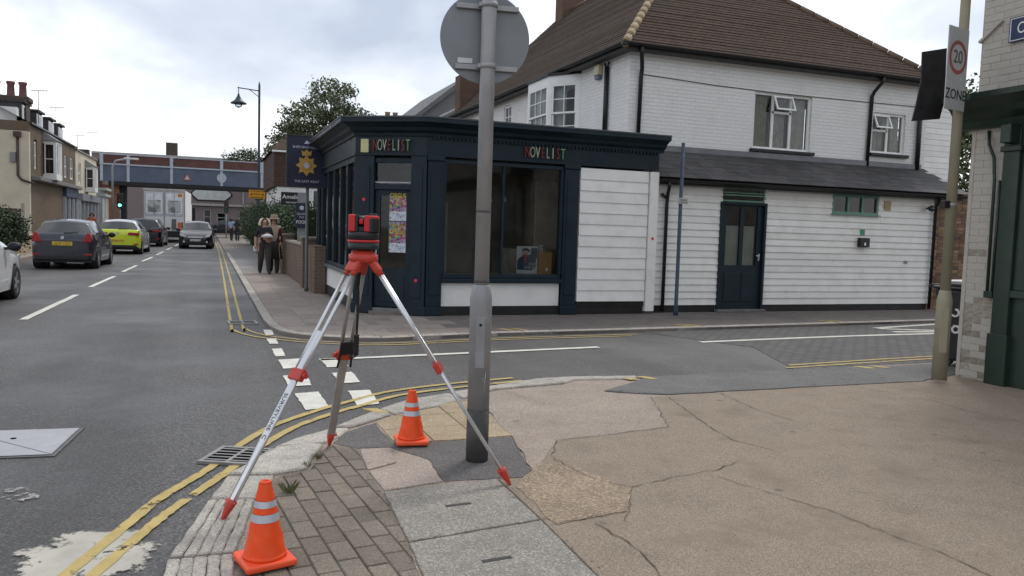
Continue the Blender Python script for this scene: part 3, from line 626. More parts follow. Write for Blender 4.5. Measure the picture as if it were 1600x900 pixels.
# fascia along the three faces, cornice, lead top
fa = [(.0, 2.70), (.035, 2.70), (.035, 2.735), (.02, 2.74), (.02, 3.02), (.0, 3.02), (-.12, 3.02), (-.12, 2.70)]
sweep([A, Bp, Cp, D], fa, 'fascia', navy, shop)
cor = [(.0, 3.022), (.05, 3.022), (.06, 3.07), (.13, 3.11), (.15, 3.16), (.26, 3.22), (.30, 3.23), (.30, 3.30), (-.1, 3.30), (-.1, 3.022)]
D2 = (7.95, 13.1)
sweep([A, Bp, Cp, D2], cor, 'cornice', navy, shop)
sweep([A, Bp, Cp, D2], [(.31, 3.302), (.31, 3.325), (-.2, 3.345), (-.2, 3.302)], 'lead_edge', navy_top, shop)
dn = MB()
for k in range(60):
    x = 3.5+k*.073; dn.box(x, x+.035, 13.04, 13.08, 2.985, 3.02)
dn.build('dentil_course', navy, shop)['kind'] = 'stuff'
MB().prism(ccw([A, Bp, Cp, (8.0, 13.1), (8.0, 14.4), (7.9, 14.42), (7.9, 18.95)]), 3.22, 3.30).build('flat_roof', mat('felt', (.10, .10, .105), .9, var=.2, vs=2, bump=.3, bs=60), shop)
# main road face
FXr = frame(2.35, 13.78, 0, R(-90))   # x from corner Bp going towards -Y => use negative x for Y beyond
def fxb(name, mt, y0, y1, z0, z1, d0=0., d1=.2, bevel=0, parent=shop):
    return bx(name, mt, parent, 2.35+d0, 2.35+d1, y0, y1, z0, z1, bevel)
fxb('plinth', black_p, 13.95, 18.95, 0, .2, .02)
fxb('stall_riser', white_p, 13.95, 18.95, .202, .60, .035, .2, .004)
fxb('window_sill', mat('sill_grey', (.10, .115, .125), .4, var=.2, vs=4), 13.93, 18.95, .602, .665, -.05, .2, .012)
sx_ = empty('shop_window', (0, 0, 0)); sx_.parent = shop; ORG[sx_.name] = ORG[shop.name]
fxb('bottom_rail', navy, 13.95, 18.9, .667, .74, .0, .12, .006, sx_)
fxb('window_head', navy, 13.95, 18.9, 2.6, 2.70, .0, .12, 0, sx_)
ys = [13.95, 14.75, 15.55, 16.4, 17.3, 18.2]
for y in ys+[18.75]: fxb('mullion', navy, y-.045, y+.045, .742, 2.598, .0, .1, .008, sx_)
for a, b in zip(ys, ys[1:]+[18.75]):
    MB().add([(2.4, a+.045, .742), (2.4, b-.045, .742), (2.4, b-.045, 2.598), (2.4, a+.045, 2.598)], [(0, 3, 2, 1)]).build('pane', gl, sx_)
fxb('end_pier', navy, 18.8, 18.97, 0, 2.7, -.02, .2, .006)
# canted corner with door
p_ = fbox(FC, 'corner_pier', navy, shop, -.03, .33, -.02, .2, .0, 2.70, .01); fbox(FC, 'pier_panel', navy, p_, .06, .26, -.035, -.021, .3, 2.5, .006); fbox(FC, 'pier_base', navy, p_, -.05, .345, -.04, .2, 0, .18, .01)
p_ = fbox(FC, 'corner_pier', navy, shop, LC-.26, LC+.02, -.02, .2, .0, 2.70, .01); fbox(FC, 'pier_panel', navy, p_, LC-.21, LC-.05, -.035, -.021, .3, 2.5, .006); fbox(FC, 'pier_base', navy, p_, LC-.275, LC+.05, -.06, .2, 0, .16, .01)
d0, d1 = .335, LC-.265
door = fbox(FC, 'door', navy, shop, d0+.002, d1-.002, .05, .1, .12, .78, .004)
fbox(FC, 'bottom_panel', navy, door, d0+.1, d1-.1, .04, .052, .2, .68, .008)
for a, b in ((d0+.002, d0+.09), (d1-.09, d1-.002)): fbox(FC, 'door_stile', navy, door, a, b, .05, .1, .782, 2.12, .004)
fbox(FC, 'door_top_rail', navy, door, d0+.09, d1-.09, .05, .1, 2.03, 2.12)
MB().add([FC @ Vector(p) for p in ((d0+.09, .075, .782), (d1-.09, .075, .782), (d1-.09, .075, 2.03), (d0+.09, .075, 2.03))], [(0, 1, 2, 3)]).build('pane', gl, door)
fbox(FC, 'handle', mat('chrome', (.6, .6, .6), .2, 1, var=.05), door, d0+.03, d0+.05, .02, .05, .95, 1.15, .004)
fbox(FC, 'threshold', mat('step_stone', (.16, .155, .145), .8, var=.2, bump=.2), shop, d0, d1, -.03, .2, 0, .10, .01)
fbox(FC, 'door_head', navy, shop, d0, d1, .0, .14, 2.125, 2.22, .008)
fl = fbox(FC, 'fanlight', navy, shop, d0, d1, .03, .1, 2.58, 2.66)
MB().add([FC @ Vector(p) for p in ((d0, .07, 2.222), (d1, .07, 2.222), (d1, .07, 2.58), (d0, .07, 2.58))], [(0, 1, 2, 3)]).build('pane', gl, fl)
fbox(FC, 'fanlight_bar', mat('pale_bar', (.35, .37, .38), .5), fl, d0, d1, .035, .06, 2.235, 2.26)
fbox(FC, 'alarm_box', mat('alarm_cream', (.55, .52, .25), .5, var=.1), shop, .10, .24, -.07, -.021, 2.74, 2.97, .01)
# lettering
LCOL = [('letter_red', (.22, .03, .03)), ('letter_green', (.24, .33, .24)), ('letter_cream', (.46, .43, .34)), ('letter_darkred', (.14, .025, .022)), ('letter_sage', (.24, .31, .22)), ('letter_cream', (.46, .43, .34)), ('letter_red', (.22, .03, .03)), ('letter_mint', (.18, .33, .19))]
for i, ch in enumerate('NOVELIST'):
    lm = mat(LCOL[i][0], LCOL[i][1], .5, var=.1)
    text('letter', ch, lm, shop, face_y(5.20+i*.097, 13.05, 2.865), .27, .03, sx=.50 if ch != 'I' else .55)
    text('letter', ch, lm, shop, FC @ Matrix.Translation((.36+i*.083, -.05, 2.86)) @ Matrix.Rotation(R(90), 4, 'X'), .27, .03, sx=.43 if ch != 'I' else .5)
# posters in the door glass
def posterm(name, colors, scale):
    m_, t_, N_, L_, P_ = base(name); P_.inputs['Roughness'].default_value = .5
    tc = N_.new('ShaderNodeTexCoord'); v = N_.new('ShaderNodeTexVoronoi'); v.inputs['Scale'].default_value = scale; L_.new(tc.outputs['Object'], v.inputs['Vector'])
    s = N_.new('ShaderNodeSeparateColor'); L_.new(v.outputs['Color'], s.inputs['Color']); r = N_.new('ShaderNodeValToRGB'); r.color_ramp.interpolation = 'CONSTANT'
    r.color_ramp.elements[0].color = c4(colors[0]); r.color_ramp.elements[1].position = .99; r.color_ramp.elements[1].color = c4(colors[-1])
    for i, c in enumerate(colors[1:], 1): q = r.color_ramp.elements.new(i/len(colors)); q.color = c4(c)
    L_.new(s.outputs['Red'], r.inputs['Fac']); L_.new(r.outputs['Color'], P_.inputs['Base Color']); return m_
pk = posterm('poster_pink', [(.28, .12, .3), (.36, .27, .38), (.34, .06, .2), (.05, .06, .12), (.42, .32, .05), (.25, .06, .05), (.1, .25, .2)], 26)
pw = posterm('poster_pale', [(.55, .57, .62), (.40, .44, .55), (.6, .6, .6), (.2, .22, .3)], 30)
yel = mat('poster_yellow', (.62, .46, .02), .5); 
pblack = mat('poster_black', (.02, .02, .03), .6)
for k, z in enumerate((1.60, 1.06)):
    po = empty('circus_poster', FC @ Vector((d1-.24, .06, z))); po.rotation_euler = (0, 0, ca)
    ORG[po.name] = Vector()
    MB().box(-.155, .155, -.004, 0, .16, .52).build('artwork', pk, po); MB().box(-.155, .155, -.004, 0, .0, .16).build('footer', pw, po)
    for s_, dz in ((1, 0),):
        text('lettering_shadow', 'CIRCUS', pblack, po, Matrix.Translation((0, -.0065, .415-.07*k)) @ Matrix.Rotation(R(90), 4, 'X'), .125, .003, sx=.72, local=True)
        text('lettering', 'CIRCUS', yel, po, Matrix.Translation((-.003, -.0095, .42-.07*k)) @ Matrix.Rotation(R(90), 4, 'X'), .12, .003, sx=.72, local=True)
    if k: text('lettering', 'BIG KID', yel, po, Matrix.Translation((0, -.0095, .45)) @ Matrix.Rotation(R(90), 4, 'X'), .07, .003, sx=.8, local=True)
    tag(po, ['colourful poster with yellow CIRCUS lettering, upper one in the shop door', 'colourful poster with yellow CIRCUS lettering, lower one in the shop door'][k], 'poster')
# things in the window
po = empty('window_poster', (5.33, 13.24, .72))
MB().box(5.13, 5.53, 13.23, 13.24, .73, 1.22).build('sheet', mat('poster_white', (.55, .54, .55), .6, var=.1), po)
ink = mat('poster_ink', (.035, .05, .10), .6, var=.3); ink2 = mat('poster_red', (.42, .06, .08), .6); skin_p = mat('poster_skin', (.5, .38, .32), .6)
def blobp(name, mt, pts, d):
    MB().add([(x, 13.229-d, z) for x, z in pts], [tuple(range(len(pts)))]).build(name, mt, po)
blobp('print_coat', ink, [(5.14, .80), (5.42, .79), (5.5, .84), (5.5, 1.0), (5.40, 1.08), (5.2, 1.03), (5.14, .97)], .001)
blobp('print_sky', ink, [(5.40, 1.0), (5.525, 1.0), (5.525, 1.19), (5.40, 1.19)], .0005)
blobp('print_face', skin_p, [(5.24, 1.06), (5.34, 1.06), (5.36, 1.14), (5.3, 1.17), (5.23, 1.14)], .0015)
blobp('print_hair', pblack, [(5.21, 1.12), (5.25, 1.145), (5.34, 1.14), (5.37, 1.10), (5.38, 1.15), (5.33, 1.19), (5.25, 1.18)], .002)
blobp('print_scarf', ink2, [(5.23, 1.07), (5.37, 1.07), (5.36, 1.03), (5.32, 1.03), (5.31, .93), (5.27, .93), (5.28, 1.03), (5.24, 1.04)], .0025)
for i, tx in enumerate(('STOP', 'AND READ')): text('lettering', tx, mat('poster_letter', (.5, .55, .62), .6), po, face_y(5.43, 13.224, .90-.06*i), .06, .002)
tag(po, 'white poster with a dark coated red scarfed figure leaning in shop window', 'poster')
cb = MB().box(5.545, 5.80, 13.2, 13.42, .72, 1.13).build('cardboard_box', mat('cardboard', (.36, .20, .075), .85, var=.12, vs=8, bump=.1), None, .006); tag(cb, 'brown cardboard box standing beside the window poster', 'box')
MB().box(5.68, 5.73, 13.1965, 13.199, .78, .84).build('box_label', mat('paper', (.6, .6, .58), .7), cb)
cup = MB().lathe([(.03, 0), (.042, .11), (.045, .11), (.04, .1)], (0, 0, 0), 14).build('paper_cup', mat('cup_white', (.6, .6, .6), .6), None, loc=(5.62, 13.3, 1.132)); tag(cup, 'white paper cup on top of the cardboard box in the window', 'cup')
# interior
inn = MB(); inn.box(2.5, 7.8, 18.6, 18.7, 0, 3.0)
inn.build('back_wall', room_l, shop)
bx('party_wall', room, shop, 7.7, 7.8, 13.35, 18.6, 0, 3.0)
bx('interior_floor', room, shop, 2.56, 7.69, 13.3, 18.6, .0, .05)
bx('interior_ceiling', room, shop, 2.6, 7.69, 13.95, 18.6, 2.85, 2.95)
bx('window_shelf', room_l, shop, 3.75, 5.93, 13.21, 13.6, .66, .72)
for i, (x, y, w, h) in enumerate(((3.9, 15.2, .5, 2.0), (4.6, 16.3, .7, 2.3), (6.2, 15.0, .9, 2.5), (5.45, 16.6, .4, 2.4))):
    bx('interior_partition', [room_l, room][i % 2], shop, x, x+w, y, y+.06, .05, h)
bx('counter', room_l, shop, 5.3, 6.6, 14.1, 14.6, .05, 1.15)
for x in (5.15, 5.45): MB().lathe([(.012, .12), (.03, .03), (.045, 0)], (x, 14.8, 2.05), 10).build('pendant_lamp', mat('lamp_white', (.6, .58, .5), .5), shop)
for i, (p, lab) in enumerate((((FC @ Vector((.16, -.0365, 1.95))), 'red round flat disc on the pier left of the shop door'), ((FC @ Vector((LC-.13, -.0365, .6))), 'red round flat disc low on the pier right of the door'), (Vector((7.78, 13.0435, 1.42)), 'red round flat disc on the white corner post'))):
    a_ = ca if i < 2 else 0
    o = MB().lathe([(.028, 0), (.028, .003)], (0, 0, 0), 16, Matrix.Rotation(R(90), 4, 'X')).build('red_disc', mat('disc_red', (.75, .03, .07), .5, emit=None), None, loc=p); o.rotation_euler = (0, 0, a_)
    tag(o, lab, 'sticker', 'small red discs')  # small flat red discs on the piers and corner post

# ------------------------------------------------------------------ weatherboarded extension
ext = empty('weatherboarded_extension', (8, 13.3, 0)); tag(ext, 'low white weatherboarded extension with slate lean-to roof and dark side door', 'building')
FE = frame(0, 13.3)
ops = [(9.47, 10.48, -.1, 2.47), (12.2, 13.46, 2.05, 2.46)]
wall(FE, 'wall', white_p, ext, 7.95, 15.02, .0, 2.55, .15, ops)
pitch_b = .1345; k = 0; z = .14
board_var = random.Random(3)
while z < 2.5:
    z1 = min(z+pitch_b, 2.5)
    ivs = [(7.93, 15.05)]
    for o in ops:
        if o[2] < z1-.01 and o[3] > z+.01:
            ivs = [q for a, b in ivs for q in ((a, min(b, o[0]-.0)), (max(a, o[1]), b)) if q[1]-q[0] > .02]
    ivs2 = []
    for a, b in ivs:
        if b-a > 3: c = board_var.uniform(a+1.2, b-1.2); ivs2 += [(a, c-.002), (c+.002, b)]
        else: ivs2.append((a, b))
    for a, b in ivs2:
        j = board_var.uniform(-.003, .003)
        MB().add([(a, 13.262+j, z), (b, 13.262+j, z), (b, 13.285, z1), (a, 13.285, z1), (a, 13.2985, z), (b, 13.2985, z), (b, 13.2985, z1), (a, 13.2985, z1)],
                 [(0, 1, 2, 3), (4, 7, 6, 5), (0, 4, 5, 1), (3, 2, 6, 7), (0, 3, 7, 4), (1, 5, 6, 2)]).build('board', white_p, ext)
    z = z1
for a, b in ((7.95, 9.4), (10.55, 15.02)): fbox(FE, 'plinth', black_p, ext, a, b, -.02, -.001, 0, .137)
# slate roof: one slate per object
slate_m = mat('slate', (.05, .047, .048), .6, var=.2, vs=5, bump=.2, bs=50, rand=.3, dirt=.3, dcol=(.08, .07, .062), ds=3)
ey, ez, ty, tz = 13.08, 2.575, 14.42, 3.24; rl = math.hypot(ty-ey, tz-ez); ra = math.atan2(tz-ez, ty-ey)
MB().add([(7.9, ey, ez-.03), (15.75, ey, ez-.03), (15.75, ty, tz-.03), (7.9, ty, tz-.03)], [(0, 1, 2, 3)]).build('roof_deck', black_p, ext)
sm_ = bpy.data.meshes.new('slate'); sm_.from_pydata([(-.152, 0, .008), (.152, 0, .008), (.152, .30, 0), (-.152, .30, 0), (-.152, 0, -.002), (.152, 0, -.002), (.152, .3, -.006), (-.152, .3, -.006)], [], [(0, 1, 2, 3), (4, 7, 6, 5), (0, 4, 5, 1), (3, 2, 6, 7), (0, 3, 7, 4), (1, 5, 6, 2)]); sm_.materials.append(slate_m)
for r_ in range(7):
    for c_ in range(26):
        x = 8.0+c_*.31+(.155 if r_ % 2 else 0)
        if x > 15.75: continue
        s = r_*.215; o = bpy.data.objects.new('slate', sm_); COL.objects.link(o); o.parent = ext
        o.location = Vector((x, ey+s*math.cos(ra), ez+s*math.sin(ra)+.012+board_var.uniform(0, .004)))-ORG[ext.name]; o.rotation_euler = (ra+.012, 0, board_var.uniform(-.006, .006))
MB().box(7.9, 15.75, 14.33, 14.42, 3.19, 3.33).build('lead_flashing', mat('lead', (.15, .155, .165), .55, var=.2, vs=3), ext)
gu = MB()
gp = [(0, .055)]+[(.055*math.cos(a), .055*math.sin(a)) for a in [math.pi*(1+k/8) for k in range(9)]]
gu.extr([(13.03+p, 2.545+q) for p, q in gp[1:]], 'x', 7.92, 15.7).build('gutter', black_pl, ext)
fbox(FE, 'fascia_board', black_p, ext, 7.93, 15.7, -.21, -.19, 2.45, 2.555)
MB().tube([(8.08, 13.03, 2.5), (8.1, 13.05, 2.4), (8.17, 13.2, 2.3), (8.17, 13.225, 2.1), (8.17, 13.225, .03)], .034, 10).build('downpipe', black_pl, ext)
MB().tube([(8.05, 13.225, 2.27), (8.17, 13.225, 2.2)], .03, 8).build('pipe_branch', black_pl, ext)
MB().tube([(14.98, 13.03, 2.5), (15.02, 13.12, 2.4), (15.03, 13.2, 2.3), (15.03, 13.21, .03)], .035, 10).build('downpipe', black_pl, ext)
# door
fd = MB(); fd.box(9.40, 9.475, 13.23, 13.4, 0, 2.50).box(10.475, 10.55, 13.23, 13.4, 0, 2.50)
green_f = mat('green_frame', (.13, .27, .20), .5, var=.12, vs=6, dirt=.2, dcol=(.3, .33, .3), ds=5)
bx('door_jamb', navy, ext, 9.42, 9.475, 13.24, 13.42, 0, 2.14, .004); bx('door_jamb', navy, ext, 10.475, 10.53, 13.24, 13.42, 0, 2.14, .004)
bx('door_head', navy, ext, 9.42, 10.53, 13.24, 13.42, 2.142, 2.19, .004)
dr = bx('door', navy, ext, 9.477, 10.473, 13.3, 13.345, .05, .92, .003)
for a, b in ((9.477, 9.60), (9.93, 10.02), (10.35, 10.473)): bx('door_stile', navy, dr, a, b, 13.3, 13.345, .922, 2.10, .003)
bx('door_top_rail', navy, dr, 9.477, 10.473, 13.3, 13.345, 2.102, 2.14)
for a, b in ((9.60, 9.93), (10.02, 10.35)):
    bx('lower_panel', navy, dr, a, b, 13.288, 13.302, .2, .78, .01)
    MB().add([(a, 13.325, .922), (b, 13.325, .922), (b, 13.325, 2.10), (a, 13.325, 2.10)], [(0, 1, 2, 3)]).build('pane', gl, dr)
bx('blind', mat('blind', (.55, .55, .5), .8), dr, 9.62, 10.33, 13.37, 13.38, .93, 1.72)
roombox(FE, room, ext, 9.3, 10.65, .16, 1.0, .0, 2.5)
MB().box(10.37, 10.39, 13.24, 13.3, 1.03, 1.17).box(10.30, 10.38, 13.225, 13.245, 1.12, 1.14).build('handle', mat('chrome', (.6, .6, .6), .2, 1), dr, .003)
bx('door_step', mat('step_stone', (.16, .155, .145), .8), ext, 9.4, 10.55, 13.16, 13.3, .0, .05, .008)
fan = window(FE, ext, 9.43, 10.52, 2.195, 2.475, green_f, gl_d, 1, 1, .035, .02, .06, room, 'fanlight', -.02)
MB().box(9.47, 10.45, -.09, -.075, 0, .022, frame(0, 13.3, 2.31)).box(9.47, 10.45, -.06, -.045, 0, .02, frame(0, 13.3, 2.36)).build('open_sash', green_f, fan)
w_ = window(FE, ext, 12.2, 13.46, 2.05, 2.46, green_f, gl_d, 3, 1, .05, .04, .07, room, 'window', -.03)
bx('sill', green_f, w_, 12.17, 13.49, 13.22, 13.3, 2.03, 2.05)
bx('vent_plate', mat('tan_plate', (.38, .29, .17), .7), ext, 13.6, 13.78, 13.245, 13.262, 2.17, 2.37, .004)
eb = bx('meter_box', black_pl, ext, 12.92, 13.18, 13.17, 13.262, 1.36, 1.56, .01); bx('box_lock', mat('chrome', (.6, .6, .6), .2, 1), eb, 13.02, 13.06, 13.16, 13.17, 1.40, 1.46)
bx('green_notice', mat('notice_green', (.05, .28, .14), .5), ext, 12.99, 13.10, 13.25, 13.262, 1.62, 1.74)
MB().tube([(14.82, 13.26, 2.25), (14.82, 13.16, 2.25)], .02, 8).tube([(14.72, 13.12, 2.25), (14.86, 13.16, 2.25)], [.03, .07], 10).build('flood_lamp', black_pl, ext)
MB().lathe([(.035, 0), (.035, .03), (.02, .03)], (0, 0, 0), 12, Matrix.Translation((14.32, 13.26, 1.06)) @ Matrix.Rotation(R(90), 4, 'X')).build('pipe_outlet', mat('outlet', (.3, .3, .3), .5), ext)

# yard wall of single bricks, right of the extension
yw = empty('yard_wall', (15.1, 13.35, 0)); tag(yw, 'brown brick yard wall at the right end of the weatherboarding', 'wall')
bx('core', mat('mortar', (.26, .22, .17), .95, var=.2, vs=9, bump=.3), yw, 15.07, 18.5, 13.36, 13.55, 0, 2.62)
brk = [mat('brick_a', (.19, .10, .062), .9, var=.25, vs=12, bump=.4, bs=90, rand=.28), mat('brick_b', (.24, .15, .09), .9, var=.25, vs=12, bump=.4, bs=90, rand=.25), mat('brick_c', (.13, .085, .065), .9, var=.25, vs=12, bump=.4, bs=90, rand=.3)]
def brick_mesh(w, h, d, mt, name='brick'):
    me = bpy.data.meshes.new(name); b = MB().box(0, w, 0, d, 0, h); me.from_pydata(b.v, [], b.f); me.materials.append(mt); return me
bms = [brick_mesh(.215, .065, .05, m_) for m_ in brk]; bhs = [brick_mesh(.10, .065, .05, m_) for m_ in brk]
for r_ in range(35):
    x = 15.09 - (.11 if r_ % 2 else 0); c_ = 0
    while x < 16.35:
        hd = (r_ % 2 == 1 and c_ == 0) or rnd.random() < .06
        me = rnd.choice(bhs if hd else bms); w = .10 if hd else .215
        if x > 15.06:
            o = bpy.data.objects.new('brick', me); COL.objects.link(o); o.parent = yw; o.location = Vector((x, 13.345+rnd.uniform(-.004, .004), .01+r_*.0745))-ORG[yw.name]
        x += w+.011; c_ += 1
bx('coping', mat('mortar', (.26, .22, .17), .95), yw, 15.07, 18.5, 13.3, 13.6, 2.622, 2.67, .01)

# ------------------------------------------------------------------ white house behind
house = empty('white_house', (7.9, 14.4, 0)); tag(house, 'two storey white painted brick house with brown tiled hipped roof', 'house')
pbx = brick('painted_brick_x', 'x', (.77, .765, .75), (.74, .735, .72), (.70, .695, .68), ms=.01, bump=1.0, dirt=.22, dcol=(.42, .40, .37), ds=1.3)
pby = brick('painted_brick_y', 'y', (.77, .765, .75), (.74, .735, .72), (.70, .695, .68), ms=.01, bump=1.0, dirt=.22, dcol=(.42, .40, .37), ds=1.3)
FH = frame(0, 14.4)
w1 = (10.96, 12.5, 3.42, 4.64); w2 = (14.27, 15.26, 3.53, 4.46)
wall(FH, 'front_wall', pbx, house, 7.9, 15.9, 2.3, 5.16, .2, [w1, w2])
FL = frame(7.9, 0, 0, R(-90))      # local x = -Y ; wall faces -X
LW = lambda y0, y1: (-y1, -y0)
wall(FL, 'side_wall', pby, house, -26.2, -14.602, 2.3, 5.16, .2, [(-21.75, -21.15, 3.85, 5.0), (-19.3, -16.7, 3.3, 5.0)])
for (a, b, c, d), nx in ((w1, 3), (w2, 2)):
    w_ = window(FH, house, a, b, c, d, white_f, gl, nx, 1, .055, .06, .06, room, 'window', .05)
    bx('sill', black_p, w_, a-.08, b+.08, 14.31, 14.46, c-.075, c-.005, .008)
    i0 = a+(b-a)*((1/3) if nx == 3 else .03); i1 = a+(b-a)*((2/3) if nx == 3 else .5)
    Fv = Matrix.Translation((0, 14.44, d-.06)) @ Matrix.Rotation(R(-24), 4, 'X')
    s_ = MB()
    for x0, x1, z0, z1 in ((i0, i1, -.34, -.30), (i0, i1, -.04, 0), (i0, i0+.04, -.3, -.04), (i1-.04, i1, -.3, -.04)): s_.box(x0, x1, -.03, .0, z0, z1, Fv)
    s_.build('open_vent', white_f, w_, .003, 1)
    MB().add([Fv @ Vector(p) for p in ((i0+.04, -.015, -.3), (i1-.04, -.015, -.3), (i1-.04, -.015, -.04), (i0+.04, -.015, -.04))], [(0, 1, 2, 3)]).build('vent_pane', gl, w_)
    bx('transom', white_f, w_, i0, i1, 14.455, 14.5, d-.43, d-.38)
    curtain_mesh(FH, a+.06, a+(b-a)*.3, c+.06, d-.06, .16, 'curtain', curtain_g if nx == 3 else curtain, w_)
    curtain_mesh(FH, a+(b-a)*.36, a+(b-a)*(.64 if nx == 3 else .48), c+.06, d-.35, .2, 'curtain', curtain, w_)
    curtain_mesh(FH, a+(b-a)*.7, b-.06, c+.06, d-.06, .16, 'curtain', curtain, w_)
window(FL, house, -21.75, -21.15, 3.85, 5.0, white_f, gl, 2, 4, .06, .025, .05, room, 'sash_window', .03)
# bay window
bay = empty('bay_window', (0, 0, 0)); bay.parent = house; ORG[bay.name] = ORG[house.name]
bp_ = [(7.9, 19.3), (7.4, 18.65), (7.4, 17.36), (7.9, 16.7)]
for (a, b), nx in zip(zip(bp_[:-1], bp_[1:]), (2, 3, 2)):
    ang = math.atan2(b[1]-a[1], b[0]-a[0]); ln = math.hypot(b[0]-a[0], b[1]-a[1]); Fb = frame(a[0], a[1], 0, ang)
    w_ = fbox(Fb, 'bay_panel', white_f, bay, 0, ln, 0, .06, 3.3, 3.62)
    fbox(Fb, 'bay_head', white_f, bay, 0, ln, 0, .06, 4.90, 5.02)
    for x in (0, ln-.09): fbox(Fb, 'bay_post', white_f, bay, x, x+.09, -.005, .07, 3.3, 4.9, .004)
    for z0, z1, yy in ((3.62, 4.26, .03), (4.22, 4.9, .0)): window(Fb, bay, .09, ln-.09, z0, z1, white_f, gl, nx, 2, .045, .022, .04, None, 'sash', yy)
    curtain_mesh(Fb, .08, ln*.45, 3.6, 4.88, .2, 'curtain', mat('net', (.6, .6, .58), .9), bay)
sweep(bp_, [(0, 5.02), (-.07, 5.02), (-.07, 5.1), (0, 5.1)][::-1], 'bay_cornice', white_f, bay)
bx('bay_room', room, house, 8.6, 8.65, 16.6, 19.5, 3.0, 5.1)
MB().prism(ccw([(7.42, 17.4), (7.42, 18.6), (7.9, 19.25), (7.9, 16.75)]), 3.24, 3.3).build('bay_base', white_f, house)
MB().prism(ccw([(7.36, 17.34), (7.36, 18.68), (7.9, 19.35), (7.9, 16.65)]), 5.1, 5.16).build('bay_roof', black_p, house)
# roof: hipped, courses of tiles
PT = math.tan(R(40)); EZ = 5.24; OV = .27
tile_x = brick('roof_tile_x', 'x', (.074, .045, .03), (.046, .03, .022), (.016, .012, .01), bw=.165, bh=.1, ms=.006, bump=.7, zs=1.55, rough=1, dirt=.6, dcol=(.05, .04, .028), ds=1.1, off=.5)
tile_y = brick('roof_tile_y', 'y', (.07, .044, .031), (.044, .03, .023), (.016, .012, .01), bw=.165, bh=.1, ms=.006, bump=.7, zs=1.55, rough=1, dirt=.6, dcol=(.05, .042, .03), ds=1.1, off=.5)
X0, X1, Y0, Y1 = 7.9-OV, 15.9+OV, 14.4-OV, 26.3
def courses(fn, n, name, mt, parent):
    mb = MB()
    for k in range(n):
        a0, a1 = fn(k/n); b0, b1 = fn(min(1, (k+1.25)/n)); lift = Vector((0, 0, .022))
        jj = [rnd.uniform(-.008, .008) for _ in range(2)]
        p = [Vector(a0)+lift+Vector((0, 0, jj[0])), Vector(a1)+lift+Vector((0, 0, jj[1])), Vector(b1), Vector(b0), Vector(a0)-Vector((0, 0, .006)), Vector(a1)-Vector((0, 0, .006))]
        mb.add(p, [(0, 1, 2, 3), (4, 5, 1, 0)])
    o = mb.build(name, mt, parent); o['kind'] = 'stuff'; return o
TL = math.tan(R(44)); XM = (X0*TL+X1*PT)/(TL+PT); RZ = EZ+(XM-X0)*TL; YA = Y0+(RZ-EZ)/PT; HZ = RZ-EZ
courses(lambda t: ((X0+(XM-X0)*t, Y0+(YA-Y0)*t, EZ+HZ*t), (X1-(X1-XM)*t, Y0+(YA-Y0)*t, EZ+HZ*t)), 44, 'tile_courses', tile_x, house)
courses(lambda t: ((X0+(XM-X0)*t, Y1, EZ+HZ*t), (X0+(XM-X0)*t, Y0+(YA-Y0)*t, EZ+HZ*t)), 44, 'tile_courses', tile_y, house)
MB().add([(X1, Y0, EZ), (X1, Y1, EZ), (XM, Y1, RZ), (XM, YA, RZ)], [(0, 1, 2, 3)]).build('rear_slope', tile_y, house)
MB().add([(X0, Y1, EZ), (XM, Y1, RZ), (X1, Y1, EZ)], [(0, 1, 2)]).build('gable_end', pbx, house)
tan = mat('hip_tile', (.235, .17, .10), .85, var=.2, vs=6, bump=.3, bs=40, rand=.15); tan2 = mat('hip_tile_brown', (.13, .085, .06), .85, var=.2, vs=6, bump=.3, bs=40, rand=.15)
def hip(a, b, mt, n):
    a, b = Vector(a), Vector(b)
    for k in range(n):
        p, q = a.lerp(b, k/n), a.lerp(b, (k+1.0)/n-.003)
        MB().tube([p-Vector((0, 0, .05)), q-Vector((0, 0, .05))], [.086, .086], 12).build('hip_tile', mt, house)
hip((X0-.02, Y0-.02, EZ+.03), (XM, YA, RZ+.03), tan, 21); hip((X1+.02, Y0-.02, EZ+.03), (XM, YA, RZ+.03), tan2, 19)
hip((XM, YA, RZ+.03), (XM, Y1, RZ+.03), tan2, 22)
bx('soffit', mat('soffit', (.10, .095, .09), .7), house, X0+.04, X1-.04, Y0+.04, 14.42, EZ-.09, EZ-.07); bx('soffit', mat('soffit', (.1, .095, .09), .7), house, X0+.04, 7.92, 14.42, Y1, EZ-.09, EZ-.07)
bx('fascia_board', black_p, house, X0+.02, X1-.02, Y0+.02, Y0+.045, EZ-.12, EZ+.02); bx('fascia_board', black_p, house, X0+.02, X0+.045, Y0+.045, Y1, EZ-.12, EZ+.02)
gpf = lambda cy, cz: [(cy+.06*math.cos(a), cz+.06*math.sin(a)) for a in [math.pi*(1+k/8) for k in range(9)]]
MB().extr(gpf(Y0-.045, EZ+.01), 'x', X0-.1, X1+.05).build('gutter', black_pl, house); MB().extr(gpf(X0-.045, EZ+.01), 'y', Y0-.1, Y1).build('gutter', black_pl, house)
MB().tube([(7.98, Y0-.04, EZ-.05), (7.99, Y0-.02, EZ-.15), (8.12, 14.3, EZ-.42), (8.13, 14.34, EZ-.55), (8.11, 14.34, 3.3)], .042, 10).build('downpipe', black_pl, house)
MB().tube([(14.2, Y0-.04, EZ-.05), (14.2, Y0-.02, EZ-.15), (14.16, 14.3, EZ-.35), (14.15, 14.35, EZ-.45), (14.12, 14.35, 3.2)], .042, 10).build('downpipe', black_pl, house)
MB().tube([(15.62, 14.33, 4.75), (15.62, 14.33, 3.2)], .055, 10).build('soil_pipe', black_pl, house)
